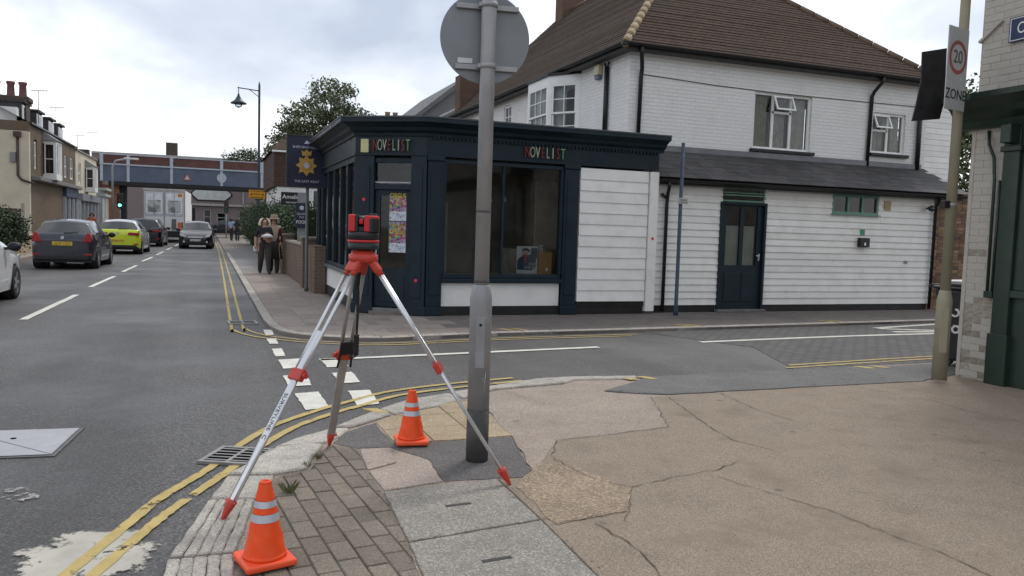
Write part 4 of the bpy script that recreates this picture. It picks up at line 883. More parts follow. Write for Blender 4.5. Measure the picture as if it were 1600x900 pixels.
MB().tube([(7.84, 15.3, 5.0), (7.84, 15.3, 3.3)], .05, 10).tube([(7.84, 15.2, 5.08), (7.84, 15.3, 4.95), (7.84, 15.4, 5.08)], .025, 8).build('soil_pipe', black_pl, house)
bx('alarm_box', mat('alarm_pale', (.5, .46, .3), .5), house, 7.78, 7.89, 15.58, 15.82, 4.88, 5.1, .02); bx('alarm_base', mat('alarm_blue', (.1, .14, .22), .5), house, 7.8, 7.89, 15.6, 15.8, 4.8, 4.878, .01)
MB().tube([(8.2, 14.385, 4.72), (10, 14.385, 4.66), (12, 14.385, 4.64), (14, 14.385, 4.66), (15.6, 14.385, 4.68)], .007, 6).build('wall_cable', black_pl, house)
cw = bx('end_bay', white_p, house, 15.92, 16.9, 14.46, 14.7, 2.5, 4.9)
for k in range(16): bx('board', white_p, cw, 15.905, 16.92, 14.425+.0, 14.459, 2.75+k*.135, 2.75+k*.135+.128)
bx('end_bay_roof', black_p, house, 15.88, 17.05, 14.3, 15.6, 4.91, 4.97)
cst = brick('stack_brick', 'x', (.15, .075, .05), (.11, .06, .045), (.12, .10, .085), dirt=.4, dcol=(.05, .04, .035)); 
ch = bx('chimney', cst, house, XM-.4, XM+.4, 25.3, 25.9, RZ-.5, RZ+.75); bx('chimney_cap', cst, ch, XM-.45, XM+.45, 25.25, 25.95, RZ+.75, RZ+.85)
for k in range(3): MB().lathe([(.12, 0), (.10, .4), (.12, .42), (.12, .48)], (XM-.25+k*.25, 25.6, RZ+.85), 12).build('chimney_pot', mat('pot_red', (.26, .10, .06), .8), ch)
bx('party_stack', cst, house, 7.95, 9.0, 26.32, 26.9, 4.5, 6.7); 
# neighbour and grey-roofed house further along
nb = empty('neighbour_house', (7.9, 26.9, 0)); tag(nb, 'white rendered neighbour house with a bay under grey slates behind round sign', 'house')
bx('wall', mat('render_grey', (.5, .5, .5), .8, var=.08), nb, 7.9, 14, 26.92, 33, 0, 5.0)
Fn = frame(7.3, 28.6, 0, R(-90)); bx('bay_base', white_f, nb, 7.32, 7.9, 27.0, 28.6, 2.5, 4.35)
window(Fn, nb, .0, 1.55, 4.36, 5.0, white_f, gl, 3, 1, .06, .04, .05, None, 'window', 0); bx('bay_head', white_f, nb, 7.28, 7.9, 26.97, 28.65, 5.0, 5.14)
Fn2 = frame(7.3, 27.0); window(Fn2, nb, .0, .6, 4.36, 5.0, white_f, gl, 1, 1, .06, .04, .05, room, 'window', 0)
slate_far = mat('slate_far', (.12, .12, .125), .7, var=.2, vs=2, bump=.2, bs=20)
MB().add([(7.2, 26.95, 5.15), (7.2, 33, 5.15), (10.5, 33, 7.0), (10.5, 26.95, 7.0)], [(0, 3, 2, 1)]).build('roof', slate_far, nb)
gh = empty('grey_gabled_house', (8, 34, 0)); tag(gh, 'grey rendered house with sloping slate verge beyond the shop roof', 'house')
MB().extr([(7.2, 0), (7.2, 5.3), (10.6, 8.1), (14, 5.3), (14, 0)], 'y', 34, 42).build('wall', mat('grey_render', (.14, .14, .145), .9, var=.1), gh)
for a, b in (((7.0, 5.25), (10.6, 8.22)), ((14.2, 5.25), (10.6, 8.22))):
    MB().add([(a[0], 33.8, a[1]), (b[0], 33.8, b[1]), (b[0], 42.2, b[1]), (a[0], 42.2, a[1]), (a[0], 33.8, a[1]-.22), (b[0], 33.8, b[1]-.22), (b[0], 42.2, b[1]-.22), (a[0], 42.2, a[1]-.22)], [(0, 1, 2, 3), (4, 5, 1, 0), (7, 6, 5, 4)]).build('roof', slate_far, gh)
for x in (7.5, 7.85): MB().lathe([(.13, 0), (.11, .45), (.14, .5)], (x, 36, 6.1), 10).build('chimney_pot', mat('pot_buff', (.3, .2, .12), .8), gh)
bx('chimney', cst, gh, 7.3, 8.1, 35.7, 36.3, 5.2, 6.1)
# ------------------------------------------------------------------ corner building on the right
cbd = empty('corner_building', (8, 6.5, 0)); tag(cbd, 'painted brick corner building with dark green shopfront at right edge', 'building')
cream = mat('painted_brick_cream', (.46, .43, .385), .8, var=.08, vs=7, bump=.5, bs=70, dirt=.25, dcol=(.33, .3, .26), ds=4, rand=.025)
rubble = mat('bare_brick', (.31, .275, .23), .95, var=.35, vs=14, bump=1, bs=60, rand=.2)
mort = mat('painted_joint', (.43, .40, .36), .9, var=.12, vs=10, bump=.5, bs=60)
green_p = mat('shop_green', (.018, .034, .024), .4, var=.2, vs=4, bump=.06, bs=60, dirt=.2, dcol=(.04, .05, .04), ds=3)
bx('wall_core', mort, cbd, 8.008, 16, -8, 6.55, 0, 6.2); 
sidem = brick('painted_side', 'x', (.5, .47, .42), (.46, .43, .39), (.42, .4, .36), bump=.4, dirt=.3)
bx('side_wall', sidem, cbd, 8.03, 16, 6.551, 6.60, 0, 6.2)
bcm = brick_mesh(.2225, .0715, .04, cream, 'wall_brick'); bch = brick_mesh(.1095, .0715, .04, cream, 'wall_brick'); brm = brick_mesh(.218, .066, .035, rubble, 'wall_brick'); brh = brick_mesh(.105, .066, .035, rubble, 'wall_brick')
for r_ in range(62):
    z = .02+r_*.0755
    if 2.8 < z < 3.12: continue
    ylo = 6.17 if z < 2.8 else 5.0
    y = 6.56-(.0 if r_ % 2 else .115) ; first = True
    if r_ % 2 == 0:
        pass
    y = 6.56
    while y > ylo:
        w = .105 if (first and r_ % 2) else .218
        bare = z < 1.45 and (math.sin(y*21+z*5)+math.sin(z*9.3+y*4)+rnd.uniform(-.5, .5)) > (.2 if .15 < z < 1.1 else 1.0)
        me = (brh if w < .2 else brm) if bare else (bch if w < .2 else bcm)
        o = bpy.data.objects.new('wall_brick', me); COL.objects.link(o); o.parent = cbd; o.rotation_euler = (0, 0, R(-90))
        o.location = Vector((8.0025+(.003 if bare else 0)+rnd.uniform(-.002, .002), y, z))-ORG[cbd.name]
        y -= w+.009; first = False
bx('corner_bead', cream, cbd, 7.995, 8.03, 6.561, 6.61, 0, 2.78, .006)
# green shopfront
bx('shopfront_pilaster', green_p, cbd, 7.93, 8.02, 5.98, 6.165, .0, 2.75, .006)
bx('pilaster_base', green_p, cbd, 7.905, 8.02, 5.95, 6.185, .0, .55, .008)
bx('pilaster_cap', green_p, cbd, 7.9, 8.02, 5.95, 6.185, 2.5, 2.56, .008)
bx('shopfront_panel', green_p, cbd, 7.985, 8.03, 2.0, 5.978, .0, .95, .004); bx('shopfront_sill', green_p, cbd, 7.93, 8.03, 2.0, 5.978, .952, 1.03, .008)
bx('shopfront_post', green_p, cbd, 7.97, 8.03, 5.84, 5.978, 1.032, 2.75, .006)
MB().add([(8.0, 2.0, 1.03), (8.0, 5.84, 1.03), (8.0, 5.84, 2.7), (8.0, 2.0, 2.7)], [(0, 3, 2, 1)]).build('pane', gl_d, cbd)
prof = [(8.0, 2.78), (7.93, 2.78), (7.9, 2.86), (7.8, 2.92), (7.76, 2.98), (7.68, 3.03), (7.62, 3.06), (7.62, 3.12), (8.0, 3.16)]
MB().extr(prof, 'y', -6, 6.72).build('shopfront_cornice', green_p, cbd, fix=True)
bx('fascia', green_p, cbd, 7.95, 8.02, 2.0, 6.168, 2.56, 2.778)
bx('bracket', green_p, cbd, 7.80, 7.99, 6.0, 6.12, 2.58, 2.778, .01)
MB().tube([(7.99, 6.40, 2.75), (7.955, 6.36, 2.6), (7.955, 6.29, 2.45), (7.955, 6.265, 2.2), (7.955, 6.255, 1.0)], .017, 8).build('drain_pipe', green_p, cbd)
MB().tube([(7.955, 6.2, 2.2), (7.955, 6.2, 1.0)], .015, 8).build('drain_pipe', green_p, cbd)
bx('pipe_shoe', green_p, cbd, 7.93, 7.99, 6.18, 6.28, .93, 1.0, .006)
MB().bar((7.995, 6.60, 3.74), (7.995, 6.33, 3.93), .05, .03).build('cable_cover', cream, cbd, .005)
sg = empty('street_sign', (7.98, 6.22, 3.6)); tag(sg, 'dark blue street name plate high on the right brick wall', 'sign')
bx('plate', mat('sign_blue', (.02, .035, .10), .35, var=.05), sg, 7.972, 7.985, 5.0, 6.24, 3.66, 3.92, .003)
bdr = MB()
for y0, y1, z0, z1 in ((5.02, 6.225, 3.672, 3.68), (5.02, 6.225, 3.90, 3.908), (6.217, 6.225, 3.68, 3.90)): bdr.box(7.969, 7.972, y0, y1, z0, z1)
bdr.build('border', white_f, sg)
text('lettering', 'OXFORD STREET', white_f, sg, face_x(7.9705, 6.15, 3.79), .17, .003, 'LEFT', .8)
# wheelie bin
bn = empty('wheelie_bin', (8.72, 7.0, 0), R(8)); ORG[bn.name] = Vector()
bin_m = mat('bin_plastic', (.018, .019, .021), .5, var=.2, vs=6, bump=.1, bs=40, dirt=.3, dcol=(.05, .05, .05), ds=4)
b = MB().add([(-.23, -.26, .08), (.23, -.26, .08), (.23, .26, .08), (-.23, .26, .08), (-.29, -.35, .95), (.29, -.35, .95), (.29, .35, .95), (-.29, .35, .95)], [(0, 3, 2, 1), (4, 5, 6, 7), (0, 1, 5, 4), (1, 2, 6, 5), (2, 3, 7, 6), (3, 0, 4, 7)]).build('body', bin_m, bn, .03)
MB().box(-.31, .31, -.38, .37, .952, .985).box(-.28, .28, -.30, .30, .985, 1.03).build('lid', bin_m, bn, .015)
MB().tube([(-.28, .42, .98), (.28, .42, .98)], .018, 8).build('handle', bin_m, bn)
for s_ in (-1, 1): MB().lathe([(.1, -.025), (.1, .025)], (0, 0, 0), 16, Matrix.Translation((s_*.17, .22, .1)) @ Matrix.Rotation(R(90), 4, 'Y')).build('wheel', bin_m, bn)
gw = mat('graffiti_white', (.6, .6, .6), .6)
for ch_, z in (('3', .70), ('8', .5)): text('painted_number', ch_, gw, bn, Matrix.Translation((-.02, -.325+(.7-z)*.09, z)) @ Matrix.Rotation(R(84), 4, 'X'), .26, .004, local=True)
for ch_, z in (('3', .70), ('8', .5)): text('painted_number', ch_, gw, bn, Matrix.Translation((-.274+(.7-z)*.07, .06, z)) @ Matrix.Rotation(R(-90), 4, 'Z') @ Matrix.Rotation(R(86), 4, 'X'), .26, .004, local=True)
MB().box(-.2, .25, -.25, .3, 1.03, 1.06).build('rubbish_bag', mat('bag_white', (.6, .6, .62), .4, bump=.5, bs=14), bn, .02)
tag(bn, 'black wheelie bin with white painted numbers behind the cream lamp column', 'bin')

# ------------------------------------------------------------------ poles
galv = mat('galvanised', (.33, .33, .335), .5, .25, var=.1, vs=6, bump=.05, bs=60, dirt=.25, dcol=(.22, .2, .2), ds=5)
grey_b = mat('pole_grey', (.27, .27, .275), .5, .1, var=.12, vs=5, dirt=.3, dcol=(.16, .155, .15), ds=6)
pole_foot = mat('pole_foot', (.07, .067, .064), .8, var=.25, vs=10, bump=.2, bs=50)
sp = empty('sign_pole', (1.65, 4.87, 0)); tag(sp, 'grey steel sign pole with stepped base carrying the back of a round sign', 'sign pole'); ORG[sp.name] = Vector()
MB().lathe([(.0735, -.02), (.0735, .34)], n=28).build('foot_band', pole_foot, sp)
MB().lathe([(.072, .341), (.072, 1.05), (.07, 1.08), (.062, 1.12), (.053, 1.145), (.05, 1.155)], n=28).build('base_column', grey_b, sp)
MB().lathe([(.0475, 1.156), (.0475, 4.2)], n=24).build('shaft', galv, sp)
for z in (1.17, 1.62): MB().lathe([(.0495, z), (.0495, z+.012)], n=24).build('collar', pole_foot, sp)
dm = MB().box(-.03, .03, -.0745, -.068, .62, .95).build('access_door', grey_b, sp, .004); MB().lathe([(.008, 0), (.008, .006)], (0, 0, 0), 10, Matrix.Translation((0, -.0748, .9)) @ Matrix.Rotation(R(90), 4, 'X')).build('lock', hole, dm)
for o in (dm,): o.rotation_euler = (0, 0, R(-18))
sgn_b = mat('sign_back', (.205, .215, .225), .5, .3, var=.06, vs=4, dirt=.15, dcol=(.15, .15, .15), ds=3)
yw_ = R(-10)
Fs = Matrix.Rotation(yw_, 4, 'Z') @ Matrix.Translation((-.01, .075, 2.735)) @ Matrix.Rotation(R(90), 4, 'X')
sd_ = MB().lathe([(.288, -.004), (.29, 0), (.288, .004)], (0, 0, 0), 56, Fs, False).build('sign_disc', sgn_b, sp)
for z in (2.545, 2.925):
    MB().box(-.20, .20, .045, .07, z-.016, z+.016, Matrix.Rotation(yw_, 4, 'Z')).build('rail', galv, sd_, .003)
    MB().lathe([(.054, z-.016), (.054, z+.016)], n=20).build('clip', galv, sd_)
    MB().box(-.065, -.05, -.02, .03, z-.012, z+.012, Matrix.Rotation(yw_, 4, 'Z')).build('clip_bolt', galv, sd_)
MB().box(-.185, -.09, .064, .0695, 2.57, 2.602, Matrix.Rotation(yw_, 4, 'Z')).build('sticker', mat('sticker_white', (.6, .6, .6), .5), sd_)
# scribble on the base: pale chalky marks
MB().tube([(.02, -.0705, .52), (-.005, -.073, .55), (.025, -.0692, .56), (0, -.073, .59), (.02, -.0705, .6), (.01, -.0725, .46)], .0022, 5).build('scratch_mark', mat('chalk', (.42, .42, .42), .8), sp)

zp = empty('lamp_column', (7.6, 6.48, 0)); tag(zp, 'cream painted lamp column with thick base carrying a 20 zone sign', 'lamp post'); ORG[zp.name] = Vector()
olive = mat('column_cream', (.30, .275, .19), .6, var=.12, vs=5, bump=.08, bs=40, dirt=.3, dcol=(.17, .16, .12), ds=5)
MB().lathe([(.08, -.02), (.08, .88), (.075, .91), (.06, .97), (.055, .99)], n=26).build('base_column', olive, zp)
MB().lathe([(.0535, .991), (.047, 6.5)], n=22).build('shaft', olive, zp)
ad_ = MB().box(-.04, .04, -.083, -.07, .3, .8).build('access_door', olive, zp, .01); ad_.rotation_euler = (0, 0, R(-38))
for z in (1.93, 3.14, 3.27): MB().lathe([(.056, z-.02), (.056, z+.02)], n=20).build('band', galv, zp)
MB().box(-.13, -.05, -.03, .03, 1.89, 1.97).build('bracket', black_p, zp, .005)
# 20 zone sign, turned almost edge-on: faces the side street approach
zs = empty('speed_zone_sign', (7.6, 6.48, 3.3)); ORG[zs.name] = Vector(); tag(zs, 'white 20 ZONE sign with red ring clamped to the cream column', 'sign')
Mz = Matrix.Rotation(R(-62), 4, 'Z')      # sign normal mostly sideways
wsgn = mat('sign_white', (.42, .42, .41), .5, var=.1, vs=5, dirt=.4, dcol=(.25, .24, .22), ds=6); rsgn = mat('sign_red', (.30, .075, .065), .5); bsgn = mat('sign_black', (.02, .02, .022), .5)  # plate white is darkened to carry shade as well as dirt
zs.location = (7.385, 6.35, 3.35)
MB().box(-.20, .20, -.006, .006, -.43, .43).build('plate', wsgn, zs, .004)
def ring(r0, r1, y, n=40):
    vs = []; 
    for k in range(n): a = 2*math.pi*k/n; vs += [(r0*math.cos(a), y, r0*math.sin(a)), (r1*math.cos(a), y, r1*math.sin(a))]
    return MB().add(vs, [(2*k, 2*k+1, (2*k+3) % (2*n), (2*k+2) % (2*n)) for k in range(n)])
o = ring(.135, .175, -.0085).build('red_ring', rsgn, zs); o.location = (0, 0, .12)
text('lettering', '20', mat('sign_faded', (.08, .08, .085), .5), zs, Matrix.Translation((0, -.0085, .12)) @ Matrix.Rotation(R(90), 4, 'X'), .19, .003, local=True)
text('lettering', 'ZONE', bsgn, zs, Matrix.Translation((0, -.0085, -.27)) @ Matrix.Rotation(R(90), 4, 'X'), .15, .003, local=True)
for z in (.07, -.07): MB().box(.05, .20, .006, .03, z-.015, z+.015).build('rail', galv, zs)
zs.rotation_euler = (0, 0, R(13))
bk = MB().add([(-.24, 0, -.40), (.10, 0, -.36), (.14, 0, -.18), (.13, 0, .42), (-.17, 0, .36), (-.16, 0, .05), (-.2, 0, -.2), (-.24, .02, -.40), (.10, .02, -.36), (.14, .02, -.18), (.13, .02, .42), (-.17, .02, .36), (-.16, .02, .05), (-.2, .02, -.2)],
    [tuple(range(7)), tuple(range(13, 6, -1))]+[(i, 7+i, 7+(i+1) % 7, (i+1) % 7) for i in range(7)]).build('covered_sign', mat('black_wrap', (.02, .02, .022), .5, var=.4, vs=9, bump=.6, bs=18), None, .006, loc=(7.52, 6.74, 3.25))
bk.rotation_euler = (0, 0, R(-12)); tag(bk, 'sign wrapped in black sheeting behind the 20 zone sign', 'sign')

bpst = empty('blue_post', (8.17, 12.75, 0)); tag(bpst, 'thin dark blue post with small white plate before the weatherboarding', 'post')
bluep = mat('blue_post_paint', (.035, .055, .085), .5, var=.3, vs=9, dirt=.3, dcol=(.12, .13, .14), ds=8)
MB().lathe([(.045, 0), (.045, .1), (.036, .14), (.034, 3.2)], (8.17, 12.75, 0), 14).build('shaft', bluep, bpst)
bx('plate', mat('sign_white', (.56, .56, .55), .45), bpst, 8.08, 8.30, 12.70, 12.713, 2.08, 2.19, .003); text('lettering', 'PARKING', bsgn, bpst, face_y(8.19, 12.6985, 2.15), .035, .002); text('lettering', 'AT ANY TIME', bsgn, bpst, face_y(8.19, 12.6985, 2.11), .03, .002)

# ------------------------------------------------------------------ tripod
tri = empty('survey_tripod', (.84, 4.64, 0)); tag(tri, 'aluminium surveying tripod with red clamps and feet standing on the kerb', 'tripod')
alu = mat('aluminium', (.62, .63, .65), .33, .75, var=.06, vs=7, bump=.03, bs=80); alu_d = mat('aluminium_worn', (.33, .31, .29), .5, .3, var=.12, vs=9)
red = mat('tripod_red', (.50, .045, .028), .42, var=.15, vs=9, dirt=.3, dcol=(.2, .05, .04), ds=25); strap = mat('strap_black', (.012, .012, .013), .7, var=.2, vs=30, bump=.2, bs=120)
hd = Vector((.84, 4.64, 1.31)); feet = [Vector((.06, 4.17, .0)), Vector((1.68, 4.32, .0)), Vector((.77, 5.43, .0))]
MB().lathe([(.075, 1.30), (.085, 1.315), (.085, 1.345), (.07, 1.35), (.07, 1.365), (.045, 1.365), (.045, 1.372)], (hd.x, hd.y, 0), 24).build('head', red, tri)
for i, ft in enumerate(feet):
    d2 = Vector((ft.x-hd.x, ft.y-hd.y, 0)).normalized(); side = Vector((-d2.y, d2.x, 0)); top = hd+d2*.062-Vector((0, 0, .015)); dv = (ft-top).normalized()
    lg = MB().bar(hd+d2*.03+Vector((0, 0, .025)), top+dv*.06, .092, .042).build('leg', red, tri, .012)      # hinge block
    cl = top.lerp(ft, .45); up_m = alu if i != 2 else alu_d
    for s_ in (-1, 1):
        a = top+dv*.05+side*.030*s_; MB().tube([a, cl+side*.030*s_+dv*.05], .0115, 12).build('upper_tube', up_m, lg)
        MB().tube([a-dv*.015, a+dv*.03], .0145, 12).build('tube_socket', red, lg)
    qd = dv.to_track_quat('Z', 'Y').to_matrix().to_4x4()
    rollv = side
    zx = dv; xx = side; yy = zx.cross(xx)
    Ml = Matrix(((xx.x, yy.x, zx.x, cl.x), (xx.y, yy.y, zx.y, cl.y), (xx.z, yy.z, zx.z, cl.z), (0, 0, 0, 1)))
    MB().box(-.052, .052, -.018, .018, -.012, .055, Ml).build('clamp', red, lg, .007)
    MB().lathe([(.012, 0), (.016, .012), (.016, .022)], (0, 0, 0), 10, Ml @ Matrix.Translation((.052, 0, .02)) @ Matrix.Rotation(R(90), 4, 'Y')).build('clamp_knob', red, lg)
    ll = (ft-cl).length
    if i == 2: MB().box(-.026, .026, -.012, .012, -.05, ll-.10, Ml).build('lower_leg', alu_d, lg, .004)
    else:
        MB().box(-.020, .020, -.007, .007, -.25, ll-.10, Ml).build('lower_leg', alu, lg, .003)
        for s_ in (-1, 1): MB().tube([Ml @ Vector((s_*.019, 0, -.25)), Ml @ Vector((s_*.019, 0, ll-.10))], .0085, 10).build('leg_rail', alu, lg)
    MB().lathe([(.028, ll-.115), (.026, ll-.09), (.012, ll-.02), (.004, ll+.004)], (0, 0, 0), 12, Ml).build('foot', red, lg)
    MB().box(-.04, .0, -.012, .012, ll-.115, ll-.10, Ml).build('foot_step', red, lg, .003)
    if i == 0: text('lettering', 'SURVEYLINE  C', strap, lg, Ml @ Matrix.Translation((0, .0078, .27)) @ Matrix(((0, 1, 0, 0), (0, 0, 1, 0), (1, 0, 0, 0), (0, 0, 0, 1))), .04, .001)
    if i == 2:
        MB().box(-.045, .045, -.035, -.02, -.1, -.0, Ml).build('strap_pad', strap, lg, .01)
        for s_ in (-.035, .035): MB().tube([Ml @ Vector((s_, -.02, -.02)), Ml @ Vector((s_*1.1, -.03, .04)), Ml @ Vector((s_*1.2, -.028, .10))], .007, 6).build('strap_end', strap, lg)
st_ = [(hd.x-.005, hd.y+.05, 1.30), (hd.x-.01, hd.y+.11, 1.15), (hd.x-.005, hd.y+.12, 1.0), (hd.x-.01, hd.y+.125, .86)]
sm2 = MB()
for a, b in zip(st_[:-1], st_[1:]): sm2.bar(a, b, .02, .004)
so_ = sm2.build('carry_strap', strap, tri)
MB().bar(st_[-1], (hd.x-.012, hd.y+.127, .73), .036, .02).build('strap_handle', strap, so_, .006); MB().tube([(hd.x-.012, hd.y+.127, .73), (hd.x-.03, hd.y+.13, .715), (hd.x-.055, hd.y+.13, .735)], .006, 6).build('strap_hook', strap, so_)

# instrument on the tripod
ins = empty('laser_scanner', (hd.x, hd.y, 1.372)); ORG[ins.name] = Vector(); tag(ins, 'red and black laser measuring instrument mounted on the tripod', 'instrument')
ired = mat('instrument_red', (.52, .02, .025), .35, var=.06, vs=12); iblk = mat('instrument_black', (.02, .021, .023), .45, var=.15, vs=12, bump=.05); 
MB().lathe([(.052, 0), (.088, .006), (.09, .015), (.09, .045)], n=32).build('base', iblk, ins)
MB().lathe([(.0915, .0455), (.0925, .052), (.0915, .0585)], n=32).build('red_ring', ired, ins)
MB().lathe([(.09, .059), (.09, .095), (.086, .105)], n=32).build('turntable', iblk, ins)
MB().prism([(-.085, -.06), (-.045, -.075), (-.045, .075), (-.085, .06)], .1055, .205).build('side_housing', ired, ins, .008); MB().prism([(-.044, -.07), (-.03, -.07), (-.03, .07), (-.044, .07)], .1055, .204).build('housing_inner', iblk, ins, .003)
rb = MB().prism([(.005, -.08), (.05, -.082), (.088, -.05), (.088, .05), (.05, .08), (.005, .08)], .1055, .20).build('main_housing', ired, ins, .008)
MB().prism([(.035, -.0845), (.052, -.0845), (.0905, -.05), (.0905, .02), (.075, .02)], .1058, .185).build('battery_cover', iblk, rb, .004)
MB().prism([(-.029, -.055), (.0045, -.055), (.0045, .055), (-.029, .055)], .1055, .135).build('yoke', iblk, ins, .003)
MB().lathe([(.03, -.017), (.034, -.012), (.034, .012), (.03, .017)], (0, 0, 0), 20, Matrix.Translation((-.0125, 0, .165)) @ Matrix.Rotation(R(90), 4, 'Y')).build('telescope', iblk, ins)
MB().box(-.025, .0, -.058, -.03, .15, .178).build('telescope_body', ired, ins, .004)
MB().box(.03, .075, -.03, .03, .2005, .212).build('carry_grip', iblk, ins, .005)
ins.rotation_euler = (0, 0, R(-14))

# ------------------------------------------------------------------ cones
org_m = mat('cone_orange', (.86, .08, .01), .5, var=.08, vs=14, bump=.2, bs=22, dirt=.3, dcol=(.42, .06, .015), ds=7); org_b = mat('cone_base', (.84, .095, .03), .45, var=.05, vs=8)
refl = mat('reflective_band', (.50, .52, .56), .35, .3, var=.06, vs=40, bump=.1, bs=200)
def cone_prof(z): return .080*(1-z/.40)**.98+.020 if z > .035 else .11
def make_cone():
    t = empty('traffic_cone', (0, 0, 0)); ORG[t.name] = Vector()
    b = MB().box(-.112, .112, -.112, .112, .004, .036).build('base', org_b, t, .012, 3)
    def strip(z0, z1, mt, nm, k=8, off=0.):
        rr = random.Random(int(z0*1000)); n = 36; vs = []
        for i in range(k+1):
            z = z0+(z1-z0)*i/k
            for a in range(n):
                th = 2*math.pi*a/n; w_ = 1+.016*math.sin(5*th+z*70)*(1 if z < .2 else .45)+.010*math.sin(3*th-z*45+1); r_ = cone_prof(z)*w_+off
                vs.append((r_*math.cos(th), r_*math.sin(th), z))
        fs = [(i*n+a, i*n+(a+1) % n, (i+1)*n+(a+1) % n, (i+1)*n+a) for i in range(k) for a in range(n)]
        return MB().add(vs, fs, True).build(nm, mt, t)
    strip(.0365, .20, org_m, 'cone_skirt', 14); strip(.2005, .2345, refl, 'reflective_band', 3, .002); strip(.235, .262, org_m, 'cone_collar', 3); strip(.2625, .291, refl, 'reflective_band', 3, .002); strip(.2915, .365, org_m, 'cone_top', 6)
    MB().lathe([(cone_prof(.365), .3652), (cone_prof(.37)-.003, .373), (.018, .373), (.016, .35)], n=24).build('tip', org_m, t)
    MB().lathe([(.096, .0365), (.093, .05), (.088, .054)], n=36).build('skirt_hem', org_m, t)
    return t
cn = make_cone(); cn.location = (.235, 3.6, .002); cn.rotation_euler = (0, 0, R(14)); tag(cn, 'orange traffic cone with two silver bands nearest the camera, on the kerb', 'cone', 'orange traffic cones')
c2_ = copy_tree(cn); c2_.location = (1.33, 5.37, .002); c2_.rotation_euler = (0, 0, R(-8)); tag(c2_, 'orange traffic cone with silver bands further back, beside the sign pole', 'cone', 'orange traffic cones')
# ------------------------------------------------------------------ vegetation helpers
NR = np.random.default_rng(11)
def leafcloud(name, blobs, size, mt, parent, clumps=60, per=60, spread=.35, flat=1.0):
    V = []; 
    for c, r, k in blobs:
        d = NR.normal(size=(int(clumps*k), 3)); d /= np.linalg.norm(d, axis=1)[:, None]; rad = NR.uniform(.35, 1.0, (len(d), 1))**.6
        cc = np.array(c)+d*rad*np.array(r)
        p = np.repeat(cc, per, 0)+NR.normal(size=(len(cc)*per, 3))*spread*np.array([1, 1, .75]); V.append(p)
    P = np.concatenate(V); n = len(P)
    a = NR.normal(size=(n, 3)); a /= np.linalg.norm(a, axis=1)[:, None]; b = np.cross(a, NR.normal(size=(n, 3))); b /= np.linalg.norm(b, axis=1)[:, None]
    s = (size*NR.uniform(.6, 1.3, (n, 1)))
    q = np.stack([P-a*s*.5, P+b*s*.32, P+a*s*.5, P-b*s*.32], 1).reshape(-1, 3)
    o0 = np.array(ORG.get(parent.name, Vector())) if parent is not None else np.zeros(3)
    me = bpy.data.meshes.new(name); me.vertices.add(4*n); me.vertices.foreach_set('co', (q-o0).ravel().astype(np.float32))
    me.loops.add(4*n); me.polygons.add(n); me.loops.foreach_set('vertex_index', np.arange(4*n, dtype=np.int32)); me.polygons.foreach_set('loop_start', np.arange(0, 4*n, 4, dtype=np.int32)); me.polygons.foreach_set('loop_total', np.full(n, 4, dtype=np.int32))
    me.materials.append(mt); me.update(); me.validate()
    o = bpy.data.objects.new(name, me); COL.objects.link(o); o.parent = parent; o['kind'] = 'stuff'; return o
bark = mat('bark', (.075, .062, .05), .95, var=.3, vs=9, bump=.6, bs=30)
lf_dark = leafmat('leaf_dark', (.022, .038, .014), (.05, .075, .028)); lf_mid = leafmat('leaf_mid', (.065, .085, .038), (.14, .16, .08)); lf_hedge = leafmat('leaf_hedge', (.016, .034, .012), (.04, .07, .02))
def tree(name, base_, blobs, h0, size, mt, label, clumps, per, spread, tr=.22):
    t = empty(name, base_); b = Vector(base_); mb = MB(); cen = Vector(np.mean([x[0] for x in blobs], 0)); fork = Vector((b.x*.6+cen.x*.4, b.y, h0))
    mb.tube([b, b.lerp(fork, .5)+Vector((.1, 0, 0)), fork], [tr, tr*.8, tr*.65], 10)
    for c, r, k in blobs:
        c = Vector(c); mb.tube([fork-Vector((0, 0, .3)), fork.lerp(c, .5)+Vector((.15, 0, .2)), c+Vector((0, 0, r[2]*.5))], [tr*.5, tr*.3, .03], 7)
        for q in range(5):
            e_ = c+Vector((rnd.uniform(-1, 1)*r[0], rnd.uniform(-1, 1)*r[1], rnd.uniform(-.3, .8)*r[2])); mb.tube([fork.lerp(c, .6), e_], [tr*.2, .015], 5)
    mb.build('trunk', bark, t); leafcloud('crown', blobs, size, mt, t, clumps, per, spread); tag(t, label, 'tree'); return t
tree('tree', (6.6, 47, 0), [((6.5, 47, 8.4), (1.5, 1.6, 1.5), 1), ((5.2, 47, 7.2), (1.6, 1.6, 1.2), .9), ((7.9, 47, 7.3), (1.3, 1.4, 1.0), .7), ((3.7, 47, 5.7), (.9, 1, .8), .5), ((6.3, 47, 6.2), (2.2, 1.5, 1.0), .8), ((4.4, 47, 6.4), (.9, 1, .7), .5)], 4.2, .18, lf_mid, 'large leafy tree with open crown rising behind the pub sign and shop roof', 100, 26, .2)
tree('tree', (5.2, 92, 0), [((4.2, 92, 7.8), (2.6, 2, 1.3), 1), ((6.8, 92, 7.4), (2, 2, 1.4), .8), ((2.5, 92, 7.0), (1.2, 1, .8), .4)], 4, .24, lf_dark, 'rounded dark green tree showing above the right end of the bridge', 70, 40, .4)
tree('tree', (19.5, 16.5, 0), [((19.3, 16.5, 3.6), (1.6, 1.5, 1.5), 1), ((19.0, 16.5, 5.0), (1.0, 1, .8), .5)], 1.8, .12, lf_mid, 'green tree glimpsed between the cream column and the right building', 90, 110, .26, .12)
tree('tree', (4.9, 38, 0), [((4.6, 38, 3.4), (1.5, 1.5, 1.2), 1), ((3.6, 37, 2.8), (.8, .8, .8), .5)], 1.8, .12, lf_hedge, 'dark bushy tree behind the garden wall beside the tile hung house', 60, 40, .3, .12)
